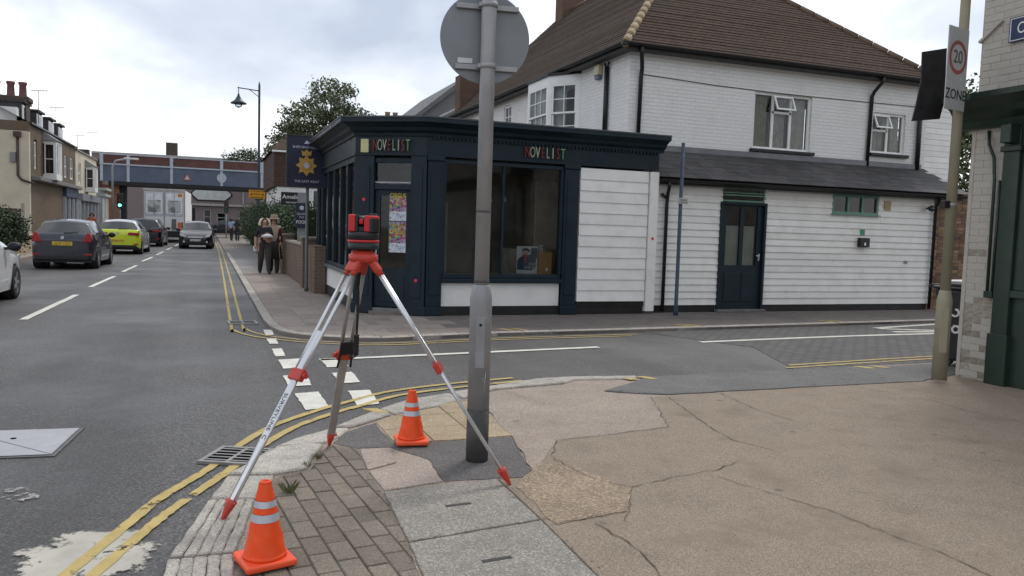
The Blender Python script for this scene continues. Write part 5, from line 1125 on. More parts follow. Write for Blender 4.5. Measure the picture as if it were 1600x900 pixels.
hg = empty('hedge', (3.0, 31, 0)); tag(hg, 'tall clipped green hedge behind the garden wall and pub signs', 'hedge')
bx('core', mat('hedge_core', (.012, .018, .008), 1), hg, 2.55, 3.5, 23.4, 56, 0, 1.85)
leafcloud('foliage', [((2.75, 25.5, 1.2), (.35, 2.2, .85), 1.6), ((2.75, 30, 1.3), (.35, 3, .9), 1.6), ((2.7, 36, 1.35), (.4, 4, 1.0), 1.6), ((2.6, 44, 1.4), (.45, 5, 1.1), 1.5), ((2.5, 54, 1.4), (.5, 5, 1.1), 1.2)], .085, lf_hedge, hg, 130, 60, .17)
bu = empty('bush', (-6.2, 29.5, 0)); tag(bu, 'rounded dark green bush at the left edge above the white car', 'bush')
leafcloud('foliage', [((-6.25, 29.5, .95), (.75, .9, .7), 1)], .09, lf_dark, bu, 130, 50, .14); MB().tube([(-6.25, 29.5, .06), (-6.25, 29.5, .9)], .05, 7).build('stem', bark, bu)

# ------------------------------------------------------------------ garden wall, pub signs
gw_ = empty('garden_wall', (2.1, 17, 0)); tag(gw_, 'low weathered brick garden wall running back from the shop', 'wall')
gbm = brick('garden_brick', 'y', (.17, .105, .075), (.13, .085, .065), (.17, .15, .13), dirt=.55, dcol=(.09, .08, .065), ds=1.5); gbx = brick('garden_brick_x', 'x', (.17, .105, .075), (.13, .085, .065), (.17, .15, .13), dirt=.5, dcol=(.09, .08, .065), ds=1.5)
bx('wall', gbm, gw_, 2.1, 2.32, 19.6, 40, 0, .93)
for k in range(24): MB().box(2.07, 2.35, 19.62+k*.42, 20.0+k*.42, .932, 1.02).build('coping_stone', mat('coping', (.22, .19, .16), .9, var=.25, vs=7, bump=.4, bs=40, rand=.15), gw_, .04)
for y0 in (19.0, 24.2): p_ = bx('pier', gbx, gw_, 2.03, 2.36, y0, y0+.4, 0, 1.13); bx('pier_cap', mat('coping', (.22, .19, .16), .9), p_, 2.0, 2.39, y0-.03, y0+.43, 1.13, 1.19, .01)
bx('gate_pier', gbx, gw_, 2.12, 2.36, 17.5, 18.98, 0, 1.02)
ps = empty('pub_sign', (2.02, 18.1, 0)); tag(ps, 'navy hanging pub sign with gold crowned star badge on a grey post', 'sign')
navy_s = mat('sign_navy', (.012, .013, .04), .45, var=.15, vs=5); gold = mat('sign_gold', (.45, .28, .06), .45, .2, var=.35, vs=30, bump=.3, bs=60); silver = mat('sign_silver', (.5, .5, .55), .5)
MB().lathe([(.05, 0), (.045, .1), (.036, .12), (.034, 3.3)], (2.02, 18.1, 0), 12).build('post', mat('post_grey', (.10, .11, .105), .6, var=.15), ps)
bd = bx('board', navy_s, ps, 1.58, 2.46, 18.04, 18.07, 2.32, 3.40, .004)
fr_ = MB()
for x0, x1, z0, z1 in ((1.56, 2.48, 3.40, 3.43), (1.56, 2.48, 2.29, 2.32), (1.56, 1.585, 2.32, 3.40), (2.455, 2.48, 2.32, 3.40)): fr_.box(x0, x1, 18.02, 18.085, z0, z1)
fr_.build('frame', mat('frame_dark', (.04, .035, .03), .6), bd)
star = []
for k in range(16):
    a = math.pi/2+k*math.pi/8; r_ = .235 if k % 2 == 0 else .155; star.append((r_*math.cos(a), r_*math.sin(a)))
MS = Matrix.Translation((1.99, 18.036, 2.77)) @ Matrix.Rotation(R(90), 4, 'X')
em = MB().prism(star, -.008, .008, MS).build('star_badge', gold, bd, .004); MB().lathe([(.06, .009), (.06, .014)], (0, 0, 0), 20, MS).build('badge_centre', silver, em); MB().lathe([(.11, .008), (.1, .012)], (0, 0, 0), 24, MS).build('badge_ring', gold, em)
MB().prism([(-.09, .21), (.09, .21), (.115, .33), (.06, .29), (.0, .35), (-.06, .29), (-.115, .33)], -.006, .012, MS).build('crown', gold, em, .004)
text('lettering', 'SHEPHERD NEAME', silver, bd, face_y(2.0, 18.036, 3.16), .075, .003, sx=1.0); text('lettering', 'THE EAST KENT', silver, bd, face_y(2.0, 18.036, 2.42), .075, .003)
MB().prism([(-.06, -.03), (-.02, .02), (.0, .045), (.03, .015), (.07, .02), (.05, -.03)], 0, .004, Matrix.Translation((1.99, 18.037, 3.27)) @ Matrix.Rotation(R(90), 4, 'X')).build('emblem', silver, bd)
fs = empty('food_sign', (2.27, 21.5, 0)); tag(fs, 'dark blue FOOD panel on a grey post behind the garden wall', 'sign')
bx('post', mat('post_pale', (.22, .23, .25), .6), fs, 2.16, 2.36, 21.52, 21.56, 0, 2.3); p_ = bx('panel', mat('panel_blue', (.018, .025, .05), .5), fs, 2.1, 2.42, 21.46, 21.5, 1.38, 2.03, .003)
text('lettering', 'FOOD', white_f, p_, face_y(2.26, 21.455, 1.53), .12, .003, sx=.85); text('lettering', 'Quality', silver, p_, face_y(2.26, 21.455, 1.75), .09, .003); text('lettering', 'Pub', silver, p_, face_y(2.26, 21.455, 1.66), .08, .003); MB().lathe([(.06, 0), (.05, .005)], (0, 0, 0), 16, face_y(2.26, 21.458, 1.9)).build('crest', silver, p_)
am = empty('name_sign', (1.95, 22.3, 0)); tag(am, 'black name board with white script lettering beside the hedge', 'sign')
p_ = bx('board', black_p, am, 1.80, 2.44, 22.28, 22.31, 1.99, 2.33, .003); bx('post', black_p, am, 2.36, 2.42, 22.32, 22.36, 0, 2.3)
text('lettering', 'Amelie', white_f, p_, face_y(2.06, 22.276, 2.2), .16, .003); text('lettering', 'RESTAURANT', white_f, p_, face_y(2.1, 22.276, 2.05), .055, .003)
# tile hung house behind the hedge
th = empty('tile_hung_house', (3, 36, 0)); tag(th, 'brown tile hung house over white weatherboarding behind the pub sign', 'house')
bx('weatherboard_wall', white_p, th, 2.75, 9, 36, 43, 0, 3.05)
for k in range(9): bx('board', white_p, th, 2.73, 4.2, 35.965, 35.999, 1.7+k*.15, 1.84+k*.15)
bx('tile_hanging', brick('hung_tile', 'x', (.09, .052, .038), (.07, .042, .034), (.03, .02, .018), bw=.2, bh=.12, ms=.006, dirt=.4, dcol=(.04, .03, .025)), th, 2.6, 9, 35.9, 43, 3.052, 4.62)
MB().add([(2.5, 35.8, 4.62), (9.1, 35.8, 4.62), (8.5, 37.5, 5.25), (3.0, 37.5, 5.25), (2.5, 43, 4.62), (9.1, 43, 4.62)], [(0, 1, 2, 3), (0, 3, 4), (4, 3, 2, 5)]).build('roof', tile_x, th)
bx('eaves_board', white_f, th, 2.5, 9.1, 35.8, 35.86, 4.52, 4.6)
Ft = frame(0, 35.93); window(Ft, th, 4.2, 6.5, 2.1, 3.0, white_f, gl_d, 3, 1, .08, .05, .06, None, 'window', 0)

# ------------------------------------------------------------------ lamp post with lantern and diversion sign
lpst = empty('street_lamp', (2.42, 44, 0)); tag(lpst, 'tall dark street lamp with bell lantern hung from a side arm', 'street lamp')
dk = mat('lamp_dark', (.03, .045, .06), .45, var=.15)
MB().lathe([(.12, 0), (.12, 1.0), (.09, 1.1), (.075, 1.15), (.062, 5.0), (.055, 8.55), (.02, 8.75)], (2.42, 44, 0), 14).build('column', dk, lpst)
MB().tube([(2.42, 44, 8.28), (1.35, 44, 8.36)], .028, 8).tube([(2.42, 44, 7.95), (2.1, 44, 8.2), (1.9, 44, 8.32)], .018, 6).build('arm', dk, lpst)
ln_ = MB().lathe([(.02, .62), (.05, .5), (.08, .42), (.16, .28), (.22, .2), (.40, .08), (.40, .04)], (1.4, 44, 7.5), 20).build('lantern', dk, lpst); MB().lathe([(.05, -.16), (.16, -.08), (.2, .03)], (1.4, 44, 7.5), 16).build('lamp_glass', glass('lamp_glass', (.8, .82, .85)), ln_)
MB().tube([(1.4, 44, 8.12), (1.4, 44, 8.4)], .02, 6).build('hanger', dk, lpst)
dv_ = empty('diversion_sign', (2.34, 43.9, 2.7)); tag(dv_, 'orange rectangular road works sign on the dark street lamp', 'sign')
bx('plate', mat('sign_orange', (.68, .30, .01), .5), dv_, 1.93, 2.75, 43.86, 43.89, 2.7, 3.15, .003)
bk_ = MB()
for z0, z1, a, b in ((3.08, 3.11, 1.98, 2.70), (2.74, 2.77, 1.98, 2.70)): bk_.box(a, b, 43.852, 43.859, z0, z1)
bk_.build('border', bsgn, dv_); MB().prism([(2.0, 2.92), (2.08, 2.99), (2.08, 2.85)], 0, .006, Matrix.Translation((0, 43.859, 0)) @ Matrix.Rotation(R(90), 4, 'X')).build('arrow', bsgn, dv_); MB().prism([(2.68, 2.92), (2.60, 2.99), (2.60, 2.85)], 0, .006, Matrix.Translation((0, 43.859, 0)) @ Matrix.Rotation(R(90), 4, 'X')).build('arrow', bsgn, dv_)
text('lettering', 'DIVERSION', bsgn, dv_, face_y(2.34, 43.855, 2.93), .09, .003)
def traffic_light(x, y, label, lit):
    t = empty('traffic_light', (x, y, 0)); ORG[t.name] = Vector()
    MB().tube([(0, 0, 0), (0, 0, 2.3)], .055, 10).build('pole', mat('pole_grey2', (.2, .2, .2), .5), t)
    h = MB().box(-.19, .19, -.12, .1, 2.15, 3.15).build('head', bsgn, t, .03)
    for i, (c, e_) in enumerate((((.12, .005, .005), None), ((.12, .06, .005), None), ((.01, .12, .08), ((.1, 1, .72), 6) if lit else None))):
        MB().lathe([(.1, 0), (.08, .02)], (0, 0, 0), 16, Matrix.Translation((0, -.122, 2.98-i*.32)) @ Matrix.Rotation(R(90), 4, 'X')).build('lens', mat('lens_%d_%d' % (i, lit and i == 2), c, .3, emit=e_), h)
        MB().tube([(-.1, -.12, 2.98-i*.32+.04), (0, -.26, 2.98-i*.32+.11), (.1, -.12, 2.98-i*.32+.04)], .012, 6).build('hood', bsgn, h)
    tag(t, label, 'traffic light', 'traffic lights at the bridge')
traffic_light(-5.75, 61, 'traffic light showing green left of the white lorry', True); traffic_light(1.35, 72, 'unlit traffic light right of the road before the bridge', False)

# ------------------------------------------------------------------ left terrace
tb = brick('terrace_brick_y', 'y', (.15, .105, .065), (.115, .08, .052), (.13, .11, .085), dirt=.5, dcol=(.07, .058, .045)); tbx = brick('terrace_brick_x', 'x', (.15, .105, .065), (.115, .08, .052), (.13, .11, .085), dirt=.5, dcol=(.07, .058, .045))
crm = mat('cream_render', (.50, .45, .345), .85, var=.1, vs=1.2, bump=.2, bs=20, dirt=.4, dcol=(.32, .28, .22), ds=.9)
lead_r = mat('lead_roof', (.26, .27, .285), .6, var=.1); dk_roof = mat('dark_roof', (.045, .043, .045), .8, var=.2)
pipe_b = mat('pipe_brown', (.06, .035, .03), .6)
def frontage(parent, name, mt, y0, y1, z0, z1, x=-7.8, th_=.3, ops=()):
    F_ = frame(x, 0, 0, R(90))    # local x = +Y ; wall faces +X
    return wall(F_, name, mt, parent, y0, y1, z0, z1, th_, ops), F_
def bay(parent, y0, y1, z0, z1, x=-7.8, d=.65):
    F_ = frame(x+d, 0, 0, R(90)); b = bx('bay_base', white_f, parent, x, x+d, y0, y1, z0-.25, z0)
    bx('bay_top', white_f, b, x, x+d, y0, y1, z1, z1+.14)
    for y in (y0, y0+(y1-y0)*.36, y0+(y1-y0)*.64, y1-.16): bx('bay_post', white_f, b, x+d-.1, x+d, y, y+.16, z0, z1)
    bx('bay_cheek', room, b, x, x+d-.1, y0+.1, y0+.12, z0, z1); 
    window(frame(x, y0), b, .06, d-.08, z0, z1, white_f, gl_d, 1, 2, .06, .04, .04, None, 'sash', -.01)
    window(F_, b, y0+.16, y1-.16, z0, z1, white_f, gl_d, 3, 2, .06, .05, .04, None, 'sash', .03)
    bx('bay_room', room, b, x+.02, x+.05, y0+.1, y1-.1, z0, z1)
    MB().add([(x, y0-.1, z1+.6), (x, y1+.1, z1+.6), (x+d+.1, y1+.1, z1+.14), (x+d+.1, y0-.1, z1+.14), (x, y0-.1, z1+.14), (x, y1+.1, z1+.14)], [(0, 3, 2, 1), (0, 4, 3), (1, 2, 5)]).build('bay_roof', lead_r, b); return b
t1 = empty('brick_terrace_house', (-7.8, 42.7, 0)); tag(t1, 'brown brick shop house with cream gable wall, bay and tall chimney stack', 'building')
bx('gable_wall', crm, t1, -16, -7.8, 42.7, 43.0, 0, 5.35); bx('gable_band', tbx, t1, -16, -7.78, 42.69, 43.0, 5.352, 5.8)
frontage(t1, 'front_wall', tb, 43.01, 56.3, 0, 5.75, ops=[(43.9, 44.5, 3.7, 5.1), (51.7, 56.2, 0, 2.95), (52.3, 53.3, 3.7, 5.0), (54.3, 55.6, 3.7, 5.0)])
Ff = frame(-7.8, 0, 0, R(90))
for a, b in ((43.9, 44.5), (52.3, 53.3), (54.3, 55.6)): window(Ff, t1, a, b, 3.7, 5.0, white_f, gl_d, 2, 2, .09, .06, .06, room, 'window', .05)
bay(t1, 46.0, 47.6, 3.55, 5.1, d=.6)
shopf = mat('shop_blue', (.05, .065, .11), .5, var=.15)
bx('shop_cornice', mat('shop_cornice', (.16, .15, .145), .7, var=.15), t1, -7.82, -7.4, 43.1, 56.3, 3.12, 3.32, .03); bx('shop_fascia', shopf, t1, -7.82, -7.6, 51.7, 56.2, 2.6, 3.1)
for y in (51.72, 53.2, 54.7, 56.08): bx('shop_post', mat('post_white', (.4, .42, .45), .6), t1, -7.82, -7.65, y, y+.12, 0, 2.6)
bx('shop_glass', gl_d, t1, -7.78, -7.77, 51.84, 56.08, .5, 2.6); bx('shop_riser', shopf, t1, -7.8, -7.7, 51.84, 56.08, 0, .5); bx('shop_room', room_l, t1, -9.5, -9.4, 51.7, 56.3, 0, 3)
MB().add([(-7.75, 42.65, 5.76), (-7.75, 56.4, 5.76), (-10.5, 56.4, 7.2), (-10.5, 42.65, 7.2)], [(0, 1, 2, 3)]).build('roof', dk_roof, t1); bx('eaves_gutter', black_pl, t1, -7.78, -7.66, 42.68, 56.4, 5.70, 5.78)
MB().tube([(-8.25, 42.66, 5.25), (-8.25, 42.66, 3.3), (-8.1, 42.64, 3.1), (-7.6, 42.6, 2.95)], .06, 8).build('drain_pipe', pipe_b, t1); bx('pipe_hopper', pipe_b, t1, -8.4, -8.1, 42.55, 42.7, 5.05, 5.3)
bx('meter_box', mat('box_grey', (.2, .2, .2), .6), t1, -8.55, -8.33, 42.58, 42.7, 3.9, 4.35)
for i, y in enumerate((43.6, 47.0, 50.2, 53.2)):
    d_ = bx('dormer', dk_roof, t1, -9.6, -8.25, y, y+1.5, 5.7, 6.75); bx('dormer_face', white_f, d_, -8.249, -8.2, y+.05, y+1.45, 5.9, 6.65); bx('dormer_glass', gl_d, d_, -8.199, -8.19, y+.2, y+1.3, 6.0, 6.55); bx('dormer_roof', dk_roof, d_, -9.7, -8.1, y-.08, y+1.58, 6.751, 6.85)
bx('white_dormer', white_p, t1, -12.5, -8.35, 43.1, 44.0, 5.8, 6.45)
stk = brick('stack_dark', 'x', (.10, .07, .055), (.07, .055, .045), (.09, .08, .07), dirt=.5, dcol=(.04, .035, .03))
c_ = bx('chimney', stk, t1, -12.0, -8.15, 44.1, 45.0, 5.8, 7.0); bx('chimney_cap', stk, c_, -12.1, -8.02, 44.0, 45.1, 6.85, 7.1, .05)
for x in (-8.35, -8.85, -9.45, -10.05, -10.75): MB().lathe([(.19, 0), (.17, .1), (.15, .55), (.19, .6), (.19, .7)], (x, 44.5, 7.1), 12).build('chimney_pot', mat('pot_purple', (.16, .075, .075), .8, var=.2), c_)
def aerial(parent, x, y, z, h):
    m_ = MB().tube([(x, y, z), (x, y, z+h)], .018, 6); m_.tube([(x-.3, y, z+h), (x+.45, y, z+h+.05)], .016, 5)
    for k in range(6): m_.tube([(x-.25+k*.12, y-.2, z+h+.01), (x-.25+k*.12, y+.2, z+h+.01)], .012, 4)
    m_.build('aerial', mat('aerial_grey', (.15, .15, .16), .5), parent)
aerial(t1, -7.9, 45.6, 6.0, 1.6); aerial(t1, -8.3, 53.0, 6.2, 1.5)
t2 = empty('cream_terrace_house', (-7.8, 56.4, 0)); tag(t2, 'cream rendered terrace house with white bay over a shop', 'building')
frontage(t2, 'front_wall', crm, 56.42, 66.3, 0, 5.6, ops=[(57.2, 66.0, 0, 2.8), (57.6, 58.6, 3.6, 4.9)]); window(Ff, t2, 57.6, 58.6, 3.6, 4.9, white_f, gl_d, 1, 2, .09, .06, .06, room, 'window', .05)
bay(t2, 60.5, 62.0, 3.4, 4.7, d=.6)
bx('shop_fascia', mat('fascia_grey', (.2, .2, .23), .6), t2, -7.82, -7.5, 57.2, 66, 2.5, 2.95); bx('shop_glass', gl_d, t2, -7.78, -7.77, 57.3, 65.9, .45, 2.5); bx('shop_riser', shopf, t2, -7.8, -7.7, 57.3, 65.9, 0, .45); bx('shop_room', room_l, t2, -9.5, -9.4, 57, 66.3, 0, 3)
for k in range(6): bx('shop_post', mat('post_white', (.4, .42, .45), .6), t2, -7.8, -7.62, 57.2+k*1.72, 57.36+k*1.72, 0, 2.5)
MB().add([(-7.75, 56.42, 5.6), (-7.75, 66.4, 5.6), (-10.5, 66.4, 6.9), (-10.5, 56.42, 6.9)], [(0, 1, 2, 3)]).build('roof', dk_roof, t2); bx('parapet', mat('coping_grey', (.2, .19, .18), .8), t2, -7.85, -7.7, 56.42, 66.3, 5.6, 5.7); bx('chimney', stk, t2, -9.5, -8.3, 66.3, 67, 4, 6.4); aerial(t2, -8.3, 61, 5.7, 1.2); aerial(t2, -8.1, 66, 6.4, 1.2)
t3 = empty('pale_shop', (-7.6, 66.5, 0)); tag(t3, 'small pale stucco shop with bracketed cornice next to the bridge abutment', 'building')
pale = mat('pale_stucco', (.33, .36, .35), .8, var=.12); bx('wall', pale, t3, -10, -7.45, 66.5, 69.8, 0, 3.5); bx('cornice', pale, t3, -10, -7.2, 66.4, 69.9, 3.0, 3.2, .03); bx('cornice', pale, t3, -10, -7.1, 66.4, 69.9, 3.45, 3.65, .03)
for y in (66.6, 67.5, 68.6, 69.5): bx('shop_post', white_f, t3, -7.449, -7.38, y, y+.14, 0, 3.0)
bx('shop_glass', gl_d, t3, -7.449, -7.43, 66.75, 69.5, .5, 2.7)
fnc = empty('board_fence', (-7.2, 37, 0)); tag(fnc, 'dark brown board fence and low wall at the left edge', 'fence')
brn = mat('fence_brown', (.065, .045, .035), .9, var=.2, rand=.2)
for k in range(9): bx('fence_board', brn, fnc, -14, -7.0, 37.0, 37.04, .35+k*.155, .35+k*.155+.148)
for x in (-7.05, -9, -11): bx('fence_post', mat('post_pale2', (.3, .28, .24), .9), fnc, x, x+.12, 36.9, 36.99, 0, 1.95)
bx('low_wall', mat('low_wall', (.36, .28, .19), .9, var=.15), fnc, -6.6, -6.35, 24, 36.8, .06, .75)
vl = empty('road_light', (-6.1, 60, 0)); tag(vl, 'grey street light with flat white head left of the road', 'street lamp')
MB().tube([(-6.1, 60, 0), (-6.1, 60, 4.9), (-5.9, 60, 5.3), (-5.3, 60, 5.45)], .06, 8).build('column', galv, vl); bx('lamp_head', mat('head_white', (.6, .6, .6), .4), vl, -5.4, -4.5, 59.9, 60.1, 5.42, 5.54, .04)

# ------------------------------------------------------------------ railway bridge and the pub beyond
br = empty('railway_bridge', (-1.9, 75, 0)); ORG[br.name] = Vector(); br.rotation_euler = (0, 0, R(3)); tag(br, 'blue steel railway bridge with brick coloured parapet crossing the road', 'bridge')
blue = mat('bridge_blue', (.085, .105, .155), .6, var=.18, vs=.8, dirt=.4, dcol=(.06, .065, .08), ds=.7); palep = mat('bridge_pale', (.36, .40, .45), .6, var=.12); rust = mat('parapet_red', (.105, .048, .04), .85, var=.2, vs=2, dirt=.3, dcol=(.06, .035, .03)); near_black = mat('near_black', (.02, .02, .022), .85)  # last colour: near-black for the underside, pier and board frame
MB().box(-6.6, 7.6, -.25, .25, 4.5, 5.85).build('girder', blue, br); MB().box(-6.65, 7.65, -.35, .35, 5.85, 5.97).build('top_flange', palep, br); MB().box(-6.0, 7.4, -.36, 3.5, 4.2, 4.5).build('underside', near_black, br)
MB().box(-6.6, 7.6, -.12, .12, 5.972, 6.70).build('parapet', rust, br); MB().box(-6.65, 7.65, -.17, .17, 6.70, 6.78).build('parapet_rail', palep, br)
for x in (-6.5, -4.5, -1.15, 2.9, 6.3): MB().box(x-.11, x+.11, -.30, -.251, 4.5, 5.85).box(x-.13, x+.13, -.2, -.121, 5.972, 6.70).build('stiffener', palep, br)
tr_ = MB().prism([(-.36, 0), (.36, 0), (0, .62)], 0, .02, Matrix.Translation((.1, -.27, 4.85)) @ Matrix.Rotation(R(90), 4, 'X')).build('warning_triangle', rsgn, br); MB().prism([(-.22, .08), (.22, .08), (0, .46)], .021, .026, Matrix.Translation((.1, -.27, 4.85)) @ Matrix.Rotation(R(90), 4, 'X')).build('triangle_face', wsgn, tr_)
MB().lathe([(.4, 0), (.4, .02)], (0, 0, 0), 28, Matrix.Translation((2.9, -.31, 5.2)) @ Matrix.Rotation(R(90), 4, 'X')).build('round_sign', palep, br)
abm = brick('abutment', 'x', (.26, .10, .05), (.2, .08, .045), (.2, .15, .11), dirt=.35, dcol=(.1, .05, .035))
MB().box(-8.6, -5.2, .4, 4, 0, 4.2).build('abutment', abm, br); MB().box(-11, -6.5, .3, 4, 4.0, 6.3).build('abutment', rust, br); MB().box(7.0, 14, .0, 4, 0, 6.3).build('abutment', rust, br); MB().box(-5.19, -4.7, .6, 3.6, 0, 4.2).build('pier', near_black, br)
pub = empty('mauve_building', (-2, 98, 0)); tag(pub, 'mauve rendered building with white octagonal board seen under the bridge', 'building')
mv = mat('mauve_render', (.20, .165, .162), .85, var=.06); mvl = mat('stone_trim', (.36, .34, .33), .8)  # mauve darkened, so the colour carries the shade behind the bridge
wall(frame(0, 98), 'wall', mv, pub, -12, 7.5, 0, 8.4, .3, [(-4.9, -4.1, 4.6, 6.4), (1.4, 2.2, 3.9, 5.6), (5.2, 6.0, 3.9, 5.6), (-.6, .2, 1.0, 2.7), (-2.7, -1.5, 0, 2.8), (3.2, 4.0, 1, 2.7), (.8, 1.8, 1.2, 2.4)])
bx('room', room, pub, -12, 7.5, 98.8, 98.9, 0, 8)
for a, b, c, d in ((-4.9, -4.1, 4.6, 6.4), (1.4, 2.2, 3.9, 5.6), (5.2, 6.0, 3.9, 5.6), (-.6, .2, 1, 2.7), (3.2, 4, 1, 2.7), (.8, 1.8, 1.2, 2.4)): window(frame(0, 98), pub, a, b, c, d, mvl, gl_d, 1, 2, .1, .07, .08, None, 'window', .05)
bx('door', black_p, pub, -2.7, -1.5, 98.1, 98.2, 0, 2.8); bx('string_course', mvl, pub, -3, 5.0, 97.6, 98.0, 3.1, 3.35, .03); bx('pilaster', mvl, pub, 3.6, 3.75, 97.9, 98, 3.4, 8.4); bx('parapet', mvl, pub, -12, 7.6, 97.9, 98.4, 8.4, 8.6)
MB().prism([(-3.2, 5.1), (-2.5, 4.4), (.6, 4.4), (1.3, 5.1), (1.3, 5.3), (.6, 6.0), (-2.5, 6.0), (-3.2, 5.3)], 0, .08, Matrix.Translation((1.2, 97.98, -.75)) @ Matrix.Rotation(R(90), 4, 'X')).build('board_frame', near_black, pub); MB().prism([(-3.0, 5.1), (-2.4, 4.55), (.5, 4.55), (1.1, 5.1), (1.1, 5.3), (.5, 5.85), (-2.4, 5.85), (-3.0, 5.3)], .081, .1, Matrix.Translation((1.2, 97.98, -.75)) @ Matrix.Rotation(R(90), 4, 'X')).build('name_board', mat('board_white', (.5, .52, .5), .6), pub)
hc = bx('chimney', stk, pub, -4.6, -3.4, 99, 100, 8.3, 10.1)
bkg = MB().add([(-60, 150, 0), (60, 150, 0), (60, 150, 5), (-60, 150, 5), (60, 160, 7), (-60, 160, 7)], [(0, 1, 2, 3), (3, 2, 4, 5)]).build('distant_terrace', mat('distant', (.2, .17, .16), .9, var=.3, vs=.2)); tag(bkg, 'distant brown terrace closing the view far beyond the bridge', 'building')

# ------------------------------------------------------------------ vehicles
tyre = mat('tyre', (.015, .015, .016), .8, var=.2, vs=12); rim = mat('alloy', (.42, .42, .44), .35, .6, var=.05); car_gl = mat('car_glass', (.012, .014, .016), .06, spec=.8, var=.05); car_blk = mat('trim_black', (.012, .012, .013), .5, var=.1)
tail = mat('tail_lamp', (.30, .012, .015), .25, var=.2, vs=20); headl = mat('head_lamp', (.62, .64, .66), .12, .3, var=.1); plate_y = mat('plate_yellow', (.60, .40, .03), .45); plate_w = mat('plate_white', (.6, .6, .6), .45)
def make_car(name, paint, L=3.95, Wd=1.72, H=1.46, suv=0, side=None, rear=None, hood=.92):
    t = empty(name, (0, 0, 0)); ORG[t.name] = Vector(); hw = Wd/2; yr, yf, ra = .68, L-.80, .345
    ks = sorted(set([0, .03, .08, .14, .22, .35, .5, .62, .8, 1.0]+[round(v, 3) for v in np.linspace(1.15, L-1.2, 14)]+[L-1.0, L-.8, L-.6, L-.4, L-.25, L-.14, L-.06, L]+[yr+ra*math.cos(a) for a in np.linspace(0, math.pi, 11)]+[yf+ra*math.cos(a) for a in np.linspace(0, math.pi, 11)]))
    ks = [k for i, k in enumerate(ks) if i == 0 or k-ks[i-1] > .012]
    fi = lambda y, xs, zs: float(np.interp(y, xs, zs))
    def sec(y):
        w = hw*fi(y, [0, .05, .16, .45, 1.2, L-1.2, L-.5, L-.2, L-.06, L], [.80, .88, .95, .985, 1, 1, .97, .88, .74, .6])
        zl = fi(y, [0, .1, .4, L-.4, L-.08, L], [.36, .28, .22, .2, .24, .34])
        for ya in (yr, yf):
            if abs(y-ya) < ra: zl = max(zl, .31+math.sqrt(ra*ra-(y-ya)**2))
        zb = fi(y, [0, .08, .3, 1.5, L-1.25, L-.7, L-.2, L-.04, L], [.80, .97, 1.0, .95, .92, .83, .70, .58, .5])+suv*.06
        xr0 = .55+suv*-.1
        zr = fi(y, [0, .06, .13, xr0, 1.0, 1.7, L-1.75, L-1.02, L-.6, L-.2, L-.04, L], [.83, 1.0, 1.04, H-.05, H-.005, H, H-.06, hood+.03, hood-.04, hood-.18, .62, .52])
        zr = max(zr, zb+.012); g_ = min(1, max(0, (zr-zb-.03)/.3)); pts = []
        for i in range(8):
            u = i/7; pts.append((w*(.93+.07*math.sin(math.pi*min(1, .15+.7*u))-.03*u*u), y, zl+(zb-zl)*u))
        top = w*(.955-.27*g_)
        for i in range(1, 5):
            u = i/4; pts.append((w*.965+(top-w*.965)*(u**1.15), y, zb+(zr-.045*g_-zb)*u))
        for i in range(1, 6):
            u = i/5; pts.append((top*(1-u), y, zr-.045*g_+(.045*g_+.012)*math.sin(u*math.pi/2)))
        return pts
    S = [sec(k) for k in ks]; n = len(S[0]); body = MB(); rg, wg = MB(), MB(); sgs = {(a, b): MB() for a in (1, -1) for b in (0, 1)}; rearp = MB(); V = []
    for sgn in (1, -1):
        for i in range(len(ks)-1):
            ym = (ks[i]+ks[i+1])/2
            for j in range(n-1):
                q = [S[i][j], S[i+1][j], S[i+1][j+1], S[i][j+1]]; q = [(sgn*p[0], p[1], p[2]) for p in q]; q = q if sgn > 0 else q[::-1]
                tgt = body
                if 8 <= j <= 10 and (.62 < ym < 1.45): tgt = sgs[sgn, 0]
                elif 8 <= j <= 10 and 1.52 < ym < L-1.45: tgt = sgs[sgn, 1]
                elif j >= 11 and .13 < ym < .5-.08*suv and j >= 11: tgt = rg
                elif j >= 11 and L-1.72 < ym < L-1.05: tgt = wg
                tgt.add(q, [(0, 1, 2, 3)], True)
        cap = [(sgn*p[0], p[1], p[2]) for p in S[0]]; cf = [(sgn*p[0], p[1], p[2]) for p in S[-1]]
        lst = list(range(n)); body.add(cap+[(0, 0, S[0][0][2])], [lst+[n] if sgn < 0 else (lst+[n])[::-1]]); body.add(cf+[(0, L, S[-1][0][2])], [lst+[n] if sgn > 0 else (lst+[n])[::-1]])
    def weld(o):
        bm = bmesh.new(); bm.from_mesh(o.data); bmesh.ops.remove_doubles(bm, verts=bm.verts, dist=.0015); bmesh.ops.recalc_face_normals(bm, faces=bm.faces); bm.to_mesh(o.data); bm.free(); return o
    b = weld(body.build('body', paint, t))
    if rear:   # separately coloured tailgate
        b.data.materials.append(rear)
        for p in b.data.polygons:
            if p.center.y < .30 and p.center.z < 1.08: p.material_index = 1
    [weld(q.build('side_window', car_gl, t)) for q in sgs.values()]; weld(rg.build('rear_window', car_gl, t)); weld(wg.build('windscreen', car_gl, t))
    MB().box(-hw*.86, hw*.86, .1, L-.12, .2, .5).build('underbody', car_blk, t)
